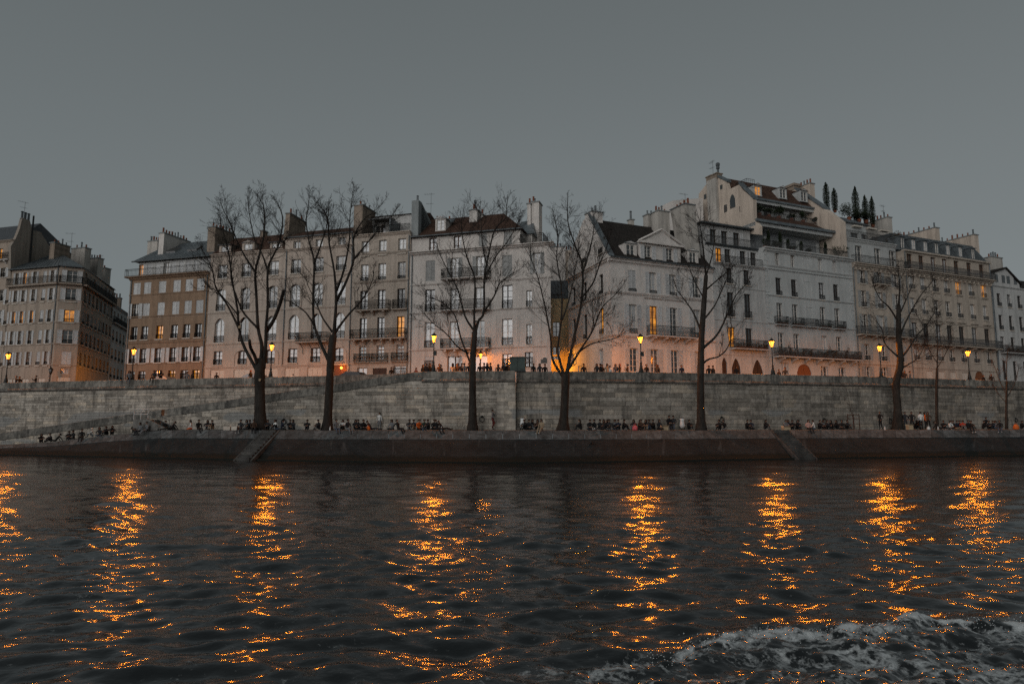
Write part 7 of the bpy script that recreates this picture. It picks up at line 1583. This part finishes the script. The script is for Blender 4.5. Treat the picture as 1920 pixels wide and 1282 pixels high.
crowd('right of the bank steps', 'row right of the bank steps', [(1474, .25, 'knees', 20, 'grey', 'denim'), (1480, .35, 'cross', -10, 'navy', 'black', L_), (1489, .25, 'knees', -25, 'black', 'black'), (1497, .25, 'knees', 10, 'black', 'black', L_), (1503, .3, 'cross', -150, 'grey', 'charcoal'), (1516, 'edge', 'edge', 5, 'pink', 'black', dict(hair='l', hcol='hair_brown')), (1531, .25, 'cross', -120, 'white', 'denim'), (1538, .3, 'knees', 20, 'black', 'black'), (1545, .35, 'knees', 0, 'grey', 'black', L_), (1551, .25, 'knees', 40, 'charcoal', 'black'), (1563, .25, 'knees', -60, 'black', 'black', L_), (1574, .25, 'knees', -70, 'black', 'black', L_)])
crowd('', None, [(1653.5, .45, 'pockets', -70, 'black', 'black', dict(label='person in black standing alone left of the sixth tree'))])
crowd('right of the sixth tree', 'people standing right of the sixth tree', [(1694, .6, 'stand', 30, 'black', 'beige'), (1700, .55, 'pockets', -20, 'charcoal', 'charcoal'), (1713, .45, 'pockets', -40, 'black', 'black'), (1718, .6, 'knees', 20, 'black', 'black'), (1724, .55, 'bench', 0, 'black', 'brown'), (1730, .4, 'stand', 170, 'white', 'black', dict(label='person in white shirt, back turned, standing right of sixth tree')), (1738, .4, 'stand', 60, 'orange', 'black', dict(hair='l', label='person in orange and black standing beside the white shirt')), (1743, .55, 'pockets', -30, 'brown', 'black', L_)])
crowd('right of the young slim tree', 'people seated right of the young tree', [(1764, .3, 'recline', 60, 'black', 'black'), (1772, .3, 'knees', -20, 'black', 'black'), (1784, .25, 'cross', 20, 'white', 'black', L_), (1789, .35, 'knees', -10, 'charcoal', 'black'), (1796, .25, 'cross', 20, 'navy', 'beige'), (1801, .35, 'knees', 0, 'black', 'black'), (1809, .3, 'knees', -30, 'red', 'grey'), (1816, 'edge', 'edge', 0, 'black', 'black', WS), (1821, .4, 'knees', 20, 'brown', 'black')])
crowd('at the far right', 'people at the far right of the promenade', [(1845, .35, 'knees', 40, 'black', 'black'), (1851, .45, 'bench', 0, 'black', 'black'), (1857, .3, 'knees', -20, 'charcoal', 'black'), (1863, .3, 'knees', 10, 'black', 'denim'), (1869, .35, 'cross', -20, 'grey', 'black', L_), (1876, 'edge', 'edge', -40, 'black', 'denim', WS), (1917, .4, 'knees', 20, 'black', 'black')])
# street level
crowd('behind the far-left parapet', 'people behind the parapet at far left', [(2, 'para', 'stand', 60, 'black', 'black', dict(d=.8)), (9, 'para', 'stand', -40, 'black', 'black'), (47, 'para', 'phone', -70, 'black', 'black')])
P4 = P2 + Vector((math.cos(R(107.6)), math.sin(R(107.6)))) * 6; 
person(Vector((P4.x + 1.2, P4.y, ZS)), 'stand', 30, 'black', 'black', label='person in black standing nearer the corner house in left side street', group='people in the left side street')
person(Vector((P4.x + 2.2, P4.y + 2.5, ZS)), 'stand', -20, 'black', 'black', label='person in black further along the left side street', group='people in the left side street')
crowd('along the parapet, brown house', 'people on and behind the parapet before the brown house', [(236, 'on', 'perch', 20, 'grey', 'denim', dict(label='person in grey perched on the parapet beside the left lamp')), (283, 'on', 'perch', 0, 'charcoal', 'black'), (295, 'on', 'knees', 30, 'black', 'black', L_), (335, 'para', 'stand', 20, 'grey', 'black'), (345, 'para', 'stand', -30, 'black', 'black', L_)])
crowd('behind the parapet, beige house', 'people behind the parapet before the beige house', [(391, 'para', 'stand', 10, 'black', 'black', dict(scale=.9)), (456, 'para', 'stand', 70, 'black', 'black', dict(hair='l', hcol='hair_red')), (537, 'para', 'stand', 0, 'white', 'black', dict(scale=.72, label='small person in white behind the parapet right of the first tree'))])
crowd('', None, [(722, 'para', 'stand', 40, 'black', 'black', dict(label='person in black coat behind the parapet before the balcony house', scale=.95))])
crowd('left of the third tree, street', 'people behind the parapet left of the third tree', [(768, 'para', 'stand', -20, 'maroon', 'black', dict(scale=.85)), (781, 'para', 'stand', 60, 'black', 'black', L_), (788, 'para', 'stand', 30, 'black', 'black', dict(d=.5)), (793, 'para', 'stand', -40, 'black', 'black'), (800, 'para', 'phone', 60, 'black', 'black'), (816, 'para', 'stand', 10, 'brown', 'black', dict(d=.6)), (822, 'para', 'stand', -50, 'charcoal', 'black', dict(scale=.92)), (845, 'para', 'stand', 160, 'beige', 'black', L_), (850, 'para', 'stand', 20, 'black', 'black', dict(d=.7)), (855, 'para', 'stand', -20, 'brown', 'black'), (862, 'para', 'stand', 170, 'black', 'black'), (867, 'para', 'phone', 190, 'grey', 'black'), (876, 'para', 'stand', 30, 'black', 'black'), (881, 'para', 'stand', -60, 'charcoal', 'black', dict(d=.6))])
crowd('between third tree and green box', 'people behind the parapet right of the third tree', [(896, 'para', 'stand', 30, 'black', 'black', dict(d=.4)), (905, 'para', 'stand', -30, 'navy', 'black'), (911, 'para', 'stand', 20, 'black', 'black', L_), (917, 'para', 'stand', -60, 'charcoal', 'black'), (932, 'para', 'stand', 0, 'brown', 'black', dict(hair='l', hcol='hair_brown', scale=.93)), (943, 'para', 'stand', -20, 'black', 'black'), (948, 'para', 'stand', 60, 'black', 'black', dict(d=.5)), (953, 'para', 'stand', -50, 'brown', 'black', dict(scale=.93))])
crowd('before the central street', 'people at the mouth of the central street', [(1103, 'para', 'stand', 20, 'black', 'black', dict(d=1.0, scale=1.05, label='large dark figure standing alone before the yellow side street')), (1124, 'para', 'stand', -20, 'charcoal', 'black', L_), (1131, 'para', 'stand', 160, 'black', 'black'), (1137, 'para', 'stand', 30, 'black', 'black', dict(d=.6)), (1144, 'para', 'stand', 10, 'beige', 'black', L_), (1149, 'para', 'stand', -30, 'white', 'black', dict(scale=.9)), (1160, 'para', 'stand', 20, 'denim', 'black', dict(hair='l', hcol='hair_red')), (1168, 'para', 'phone', -60, 'brown', 'black', dict(hair='l', hcol='hair_red')), (1184, 'para', 'phone', -80, 'brown', 'black')])
crowd('before the arched red door', 'pair behind the parapet before the arched door', [(1477, 'para', 'stand', 20, 'brown', 'black', dict(scale=.88)), (1489, 'para', 'stand', -20, 'charcoal', 'black')])
crowd('right of the sixth tree, street', 'people behind the parapet right of the sixth tree', [(1706, 'para', 'stand', 30, 'brown', 'black', L_), (1717, 'para', 'stand', -10, 'charcoal', 'black'), (1727, 'para', 'stand', 40, 'grey', 'black')])
crowd('behind the far-right parapet', 'people behind the parapet at far right', [(1866, 'para', 'stand', 20, 'black', 'black', dict(scale=.92)), (1881, 'para', 'stand', -30, 'black', 'black')])

crowd('in the gap before second tree', 'people between the first and second trees', [(541, .3, 'knees', 20, 'black', 'black'), (549, .3, 'cross', -30, 'charcoal', 'black', L_), (574, .3, 'knees', 10, 'black', 'charcoal')])
crowd('between the bottles and white figure', 'people between the second tree and the pale figure', [(664, .3, 'knees', 20, 'charcoal', 'black', L_), (671, .25, 'cross', -20, 'black', 'black'), (694, .3, 'recline', 70, 'black', 'charcoal')])
crowd('left of the fifth tree', 'people left of the fifth tree', [(1229, .3, 'knees', -50, 'black', 'black'), (1237, .3, 'cross', 20, 'charcoal', 'black', L_), (1293, .3, 'knees', 20, 'black', 'black')])
crowd('left of the bank steps', 'people left of the right bank steps', [(1402, .3, 'knees', 20, 'black', 'black'), (1411, .3, 'cross', -20, 'navy', 'black'), (1436, .3, 'knees', 30, 'black', 'charcoal', L_)])
crowd('past the row of sitters', 'people between the row and the tree guard', [(1582, .3, 'cross', -30, 'black', 'black'), (1589, .35, 'knees', 20, 'charcoal', 'black')])
crowd('behind parapet, gothic doors', 'people behind the parapet before the gothic doors', [(1222, 'para', 'stand', 20, 'black', 'black'), (1243, 'para', 'stand', -30, 'charcoal', 'black', L_), (1250, 'para', 'stand', 40, 'black', 'black', dict(d=.5)), (1290, 'para', 'stand', 10, 'navy', 'black'), (1342, 'para', 'stand', -20, 'black', 'black'), (1350, 'para', 'stand', 30, 'charcoal', 'black'), (1395, 'para', 'stand', 0, 'black', 'black', L_)])
crowd('behind parapet, right of bookseller box', 'people behind the parapet right of the bookseller box', [(1000, 'para', 'stand', 30, 'black', 'black'), (1012, 'para', 'stand', -20, 'charcoal', 'black', L_), (1022, 'para', 'stand', 10, 'black', 'black', dict(d=.5))])

# ------------------------------------------------------------------ small things on the quay and in the street
simple('box_green', (0.022, 0.038, 0.034), 0.6, 0.1, 0.5, 1.6, 0.4, bumps=0.2)
simple('carton', (0.34, 0.26, 0.17), 0.9, 0, 0.2, 3); simple('bag_white', (0.50, 0.51, 0.50), 0.5, 0, 0.15, 4, 0.4); simple('bag_orange', (0.45, 0.10, 0.015), 0.7, 0, 0.2, 5); simple('bag_pink', (0.50, 0.09, 0.10), 0.7, 0, 0.2, 5)
p = par_pt(971, -0.15); an = C_RIGHT.ang(C_RIGHT.s_px(975)); bx = thing('bookseller_box', 'dark green bookseller box standing on the parapet above the corner pier', 'box', p, an)
for s in (-1, 1): MB().box(-0.33, 0.33, -0.40, 0.34, 0.06, 1.22).build('door', 'box_green', bx, (s * 0.34, 0, 0))
MB().prism_x([(-0.46, 1.23), (0.40, 1.23), (0.40, 1.36), (-0.46, 1.31)], -0.74, 0.74).build('lid', 'box_green', bx); MB().box(-0.70, 0.70, -0.38, 0.36, 0, 0.055).build('base', 'iron', bx)

# litter bags on ring stands
def litter(px, t, label):
    q = prom_at(px, t); r = thing('litter_bag', label, 'litter bag', q); rnd = random.Random(px)
    MB().tube([(0, 0.2, 0), (0, 0.2, 1.05), (0, 0.05, 1.1)], 0.025, 6).build('stand', 'iron', r); prof = [(0.06, 0.12), (0.2, 0.2), (0.24, 0.4), (0.21, 0.6), (0.19, 0.8), (0.22, 0.98), (0.2, 1.02)]
    mb = MB().lathe(prof, 12); mb.v = [(x * rnd.uniform(.9, 1.1), y * rnd.uniform(.9, 1.1), z) for x, y, z in mb.v]; mb.smooth = True; mb.build('bag', 'bag_white', r)
    ring = [(0.23 * math.cos(a), 0.23 * math.sin(a), 1.02) for a in np.linspace(0, 2 * math.pi, 15)]; MB().tube(ring, 0.018, 5).build('ring', 'iron', r)
litter(980, .8, 'white litter bag on a ring stand against the wall beside corner pier'); litter(1280, .8, 'white litter bag on a ring stand left of the fifth tree')

def carton(px, t, w, h, label, mat='carton', yaw=0.2):
    r = thing('carton', label, 'box', prom_at(px, t), yaw); MB().box(-w/2, w/2, -w * .4, w * .4, 0, h).build('body', mat, r)
    for s in (-1, 1): MB().add([(-w/2, s * w * .4, h), (w/2, s * w * .4, h), (w/2, s * w * .62, h + w * .22), (-w/2, s * w * .62, h + w * .22)], [(0, 1, 2, 3)]).build('flap', mat, r)
carton(423, .3, .55, .34, 'left of two pale cartons on the promenade left of first tree', 'panel_pale'); carton(438, .3, .5, .34, 'right of two pale cartons on the promenade left of first tree', 'panel_pale', -.1)
carton(1247, .35, .6, .3, 'pale carton beside the seated pair near the litter bag'); carton(1477, .1, .6, .25, 'brown carton at the head of the right bank steps'); carton(1708, .4, .5, .4, 'brown carton among the standing group by the sixth tree')
def bottle(px, t, label, mat='bag_white'):
    r = thing('bottle', label, 'bottle', prom_at(px, t)); MB().lathe([(0.05, 0), (0.055, 0.02), (0.055, 0.22), (0.02, 0.30), (0.02, 0.36)], 8).build('body', mat, r); MB().lathe([(0.024, 0.36), (0.024, 0.40)], 8).build('cap', 'iron', r)
for px, t, lab in ((616, .08, 'pale bottle on the kerb before the second tree'), (1662.5, .2, 'pale bottle on the promenade left of the sixth tree'), (1763, .1, 'pale bottle before the lying figure by the young tree'), (826, .05, 'pale bottle on the kerb at the end of the row')): bottle(px, t, lab)
def bag(px, t, label, mat, s=1.0):
    r = thing('bag', label, 'bag', prom_at(px, t)); mb = MB().lathe([(0.20 * s, 0), (0.24 * s, 0.1 * s), (0.21 * s, 0.30 * s), (0.12 * s, 0.42 * s), (0.05 * s, 0.45 * s)], 10); mb.smooth = True; mb.build('body', mat, r)
    MB().tube([(-.1 * s, 0, .42 * s), (-.06 * s, 0, .58 * s), (.06 * s, 0, .58 * s), (.1 * s, 0, .42 * s)], 0.012, 4).build('handle', mat, r)
bag(1193, .12, 'pink bag beside the dark-haired cluster right of fourth tree', 'bag_pink'); bag(1908, .4, 'orange bag on the promenade at the far right', 'bag_orange', 1.2); bag(688, .15, 'orange bag behind the person in black near the second tree', 'bag_orange', .8); bag(1745, .12, 'white bag on the kerb before the standing group', 'bag_white', .7)
def blanket(px, t, label, mat):
    q = prom_at(px, t); r = thing('blanket', label, 'blanket', q, 0.15); vs = []; fs = []; rnd = random.Random(px); n, m = 7, 5
    for j in range(m):
        for i in range(n): vs.append((-0.8 + 1.6 * i / (n - 1), -0.4 + 0.8 * j / (m - 1), 0.015 + rnd.uniform(0, .03)))
    for j in range(m - 1):
        for i in range(n - 1): fs.append((j*n+i, j*n+i+1, (j+1)*n+i+1, (j+1)*n+i))
    MB().add(vs, fs).build('cloth', mat, r)
blanket(1778, .18, 'white cloth spread before the people right of the young tree', 'bag_white'); blanket(1161, .1, 'dark red cloth under the crowd right of fourth tree', 'cloth_maroon')

# mooring rings
def ring_at(loc, ang, label, grp, r=0.2):
    o = thing('mooring_ring', label, 'mooring ring', loc, ang, grp); pts = [(r * math.cos(a), -0.08 - 0.02 * math.sin(a), r * math.sin(a) - r) for a in np.linspace(0, 2 * math.pi, 17)]; MB().tube(pts, 0.035, 6).build('ring', 'iron', o)
    MB().lathe([(0.11, 0), (0.11, 0.04), (0.05, 0.09)], 8).build('plate', 'iron', o).rotation_euler = (R(90), 0, 0)
def ring_wall(px, py, label):
    c = C_RAMP if px < 966 else C_RIGHT; s = c.s_px(px); x, y = c.off(s, 0.08); ring_at((x, y, at(px, py, y).z), c.ang(s), label, 'iron mooring rings', 0.22)
ring_wall(904, 781, 'iron mooring ring on the wall between third tree and leaning person'); ring_wall(1544, 785, 'iron mooring ring on the wall above the row of sitters'); ring_wall(1667.5, 785, 'iron mooring ring on the wall just left of the sixth tree'); ring_wall(1352.5, 782, 'iron mooring ring on the wall right of the fifth tree'); ring_wall(1904, 784, 'iron mooring ring on the wall at the far right'); ring_wall(533, 786, 'iron mooring ring on the wall right of the first tree')
e_, b_ = Vector(edge_pt(1108)), Vector(wat_pt(1108, 0.12)); ring_at(e_.lerp(b_, 0.45) + Vector((0, -0.05, 0.1)), 0.1, 'iron mooring ring lying on the bank below the crowd', 'iron mooring rings', 0.25)
# tree guard
g = thing('tree_guard', 'wooden stakes with cross bars guarding a sapling, left of the sixth tree', 'tree guard', prom_at(1603, .55), 0.3)
for i, (x, y) in enumerate(((-.35, -.35), (.35, -.35), (.35, .35), (-.35, .35))): MB().tube([(x, y, -0.05), (x, y, 1.5)], 0.04, 6).build('stake', 'wood_dark', g)
for z in (1.05, 1.42):
    for a, b in (((-.35, -.35), (.35, -.35)), ((.35, -.35), (.35, .35)), ((.35, .35), (-.35, .35)), ((-.35, .35), (-.35, -.35))): MB().tube([(*a, z), (*b, z)], 0.03, 4).build('cross_bar', 'wood_dark', g)
sg_ = MB(); shoot(sg_, Vector((0, 0, 0)), Vector((0, 0, 1)), 4.2, 0.035, 1, random.Random(5)); s2 = thing('sapling', 'thin bare sapling inside the wooden guard', 'tree', prom_at(1603, .55)); sg_.build('stem', 'twig', s2)

# parked cars, mostly hidden by the parapet
simple('car_dark', (0.018, 0.019, 0.021), 0.25, 0.3, 0.1, 2, 0.6); simple('car_grey', (0.16, 0.165, 0.17), 0.25, 0.4, 0.1, 2, 0.6); simple('tyre', (0.012, 0.012, 0.012), 0.9, 0, 0.2, 5)
m, n, l, b = new_mat('head_light'); b.inputs['Base Color'].default_value = (0.8, 0.85, 0.9, 1); b.inputs['Emission Color'].default_value = (0.6, 0.8, 1.0, 1); b.inputs['Emission Strength'].default_value = 1.6
m, n, l, b = new_mat('tail_light'); b.inputs['Base Color'].default_value = (0.4, 0.05, 0.01, 1); b.inputs['Emission Color'].default_value = (1.0, 0.25, 0.02, 1); b.inputs['Emission Strength'].default_value = 1.2
def car(px, d, label, mat, yaw_off=0.0, lit=False):
    q = par_pt(px, -d); c = C_UP if px < 790 else C_RIGHT; root = thing('parked_car', label, 'car', (q.x, q.y, ZS + 0.01), c.ang(c.s_px(px)) + yaw_off)
    prof = [(-2.1, .35), (2.1, .35), (2.15, .62), (1.95, .82), (1.05, .92), (.45, 1.38), (-.9, 1.43), (-1.65, 1.02), (-2.08, .92), (-2.15, .6)]; mb = MB(); k = len(prof); vs = []
    for y, sx in ((-.86, .97), (-.80, 1.0), (.80, 1.0), (.86, .97)):
        for x, z in prof: t = max(0, (z - .9) / .55); vs.append((x * sx, y * (1 - .2 * t), z if abs(y) < .82 else .35 + (z - .35) * .985))
    fs = [tuple(range(k)), tuple(reversed(range(3 * k, 4 * k)))]
    for j in range(3): fs += [(j*k+i, (j+1)*k+i, (j+1)*k+(i+1)%k, j*k+(i+1)%k) for i in range(k)]
    mb.add(vs, fs).build('body', mat, root)
    for s in (-1, 1):
        MB().add([(-1.4, s * .80, .98), (.85, s * .80, .98), (.40, s * .715, 1.33), (-.85, s * .71, 1.37)], [(0, 1, 2, 3)]).build('side_window', 'pane_dark', root)
        for x in (-1.3, 1.35):
            w = put('wheel', cached('wheel', lambda: MB().lathe([(.31, -.1), (.33, -.06), (.33, .06), (.31, .1)], 16).mesh('wheel', ['tyre'])), root); w.location = (x, s * .78, .33); w.rotation_euler = (R(90), 0, 0); rim = put('rim', cached('rim', lambda: MB().lathe([(.2, -.105), (.2, .105)], 10).mesh('rim', ['zinc'])), w)
        MB().box(2.02, 2.12, s * .55 - .15, s * .55 + .15, .66, .80).build('headlight', 'head_light' if lit else 'zinc', root); MB().box(-2.16, -2.08, s * .6 - .12, s * .6 + .12, .70, .88).build('tail_light', 'tail_light' if lit else 'cloth_maroon', root)
    MB().add([(1.0, -.68, .95), (1.0, .68, .95), (.48, .6, 1.36), (.48, -.6, 1.36)], [(0, 1, 2, 3)]).build('windscreen', 'pane_dark', root); return root
car(646, 2.2, 'dark parked car whose roof shows above the parapet by the wooden door', 'car_dark'); car(452, 2.4, 'grey parked car whose roof shows behind the first tree', 'car_grey'); car(257, 3.0, 'car with lit lamps passing behind the parapet before brown house', 'car_grey', 3.14, True)
# pale loose doors and bench by the central street
q = at(1092, 700, 70.5); t = thing('cafe_table', 'small grey table at the mouth of the yellow side street', 'table', (q.x, q.y, ZS)); MB().box(-.45, .45, -.35, .35, 1.0, 1.05).build('table_top', 'rail_grey', t)
for x in (-.4, .4):
    for y in (-.3, .3): MB().tube([(x, y, 0), (x, y, 1.0)], 0.025, 5).build('leg', 'rail_grey', t)
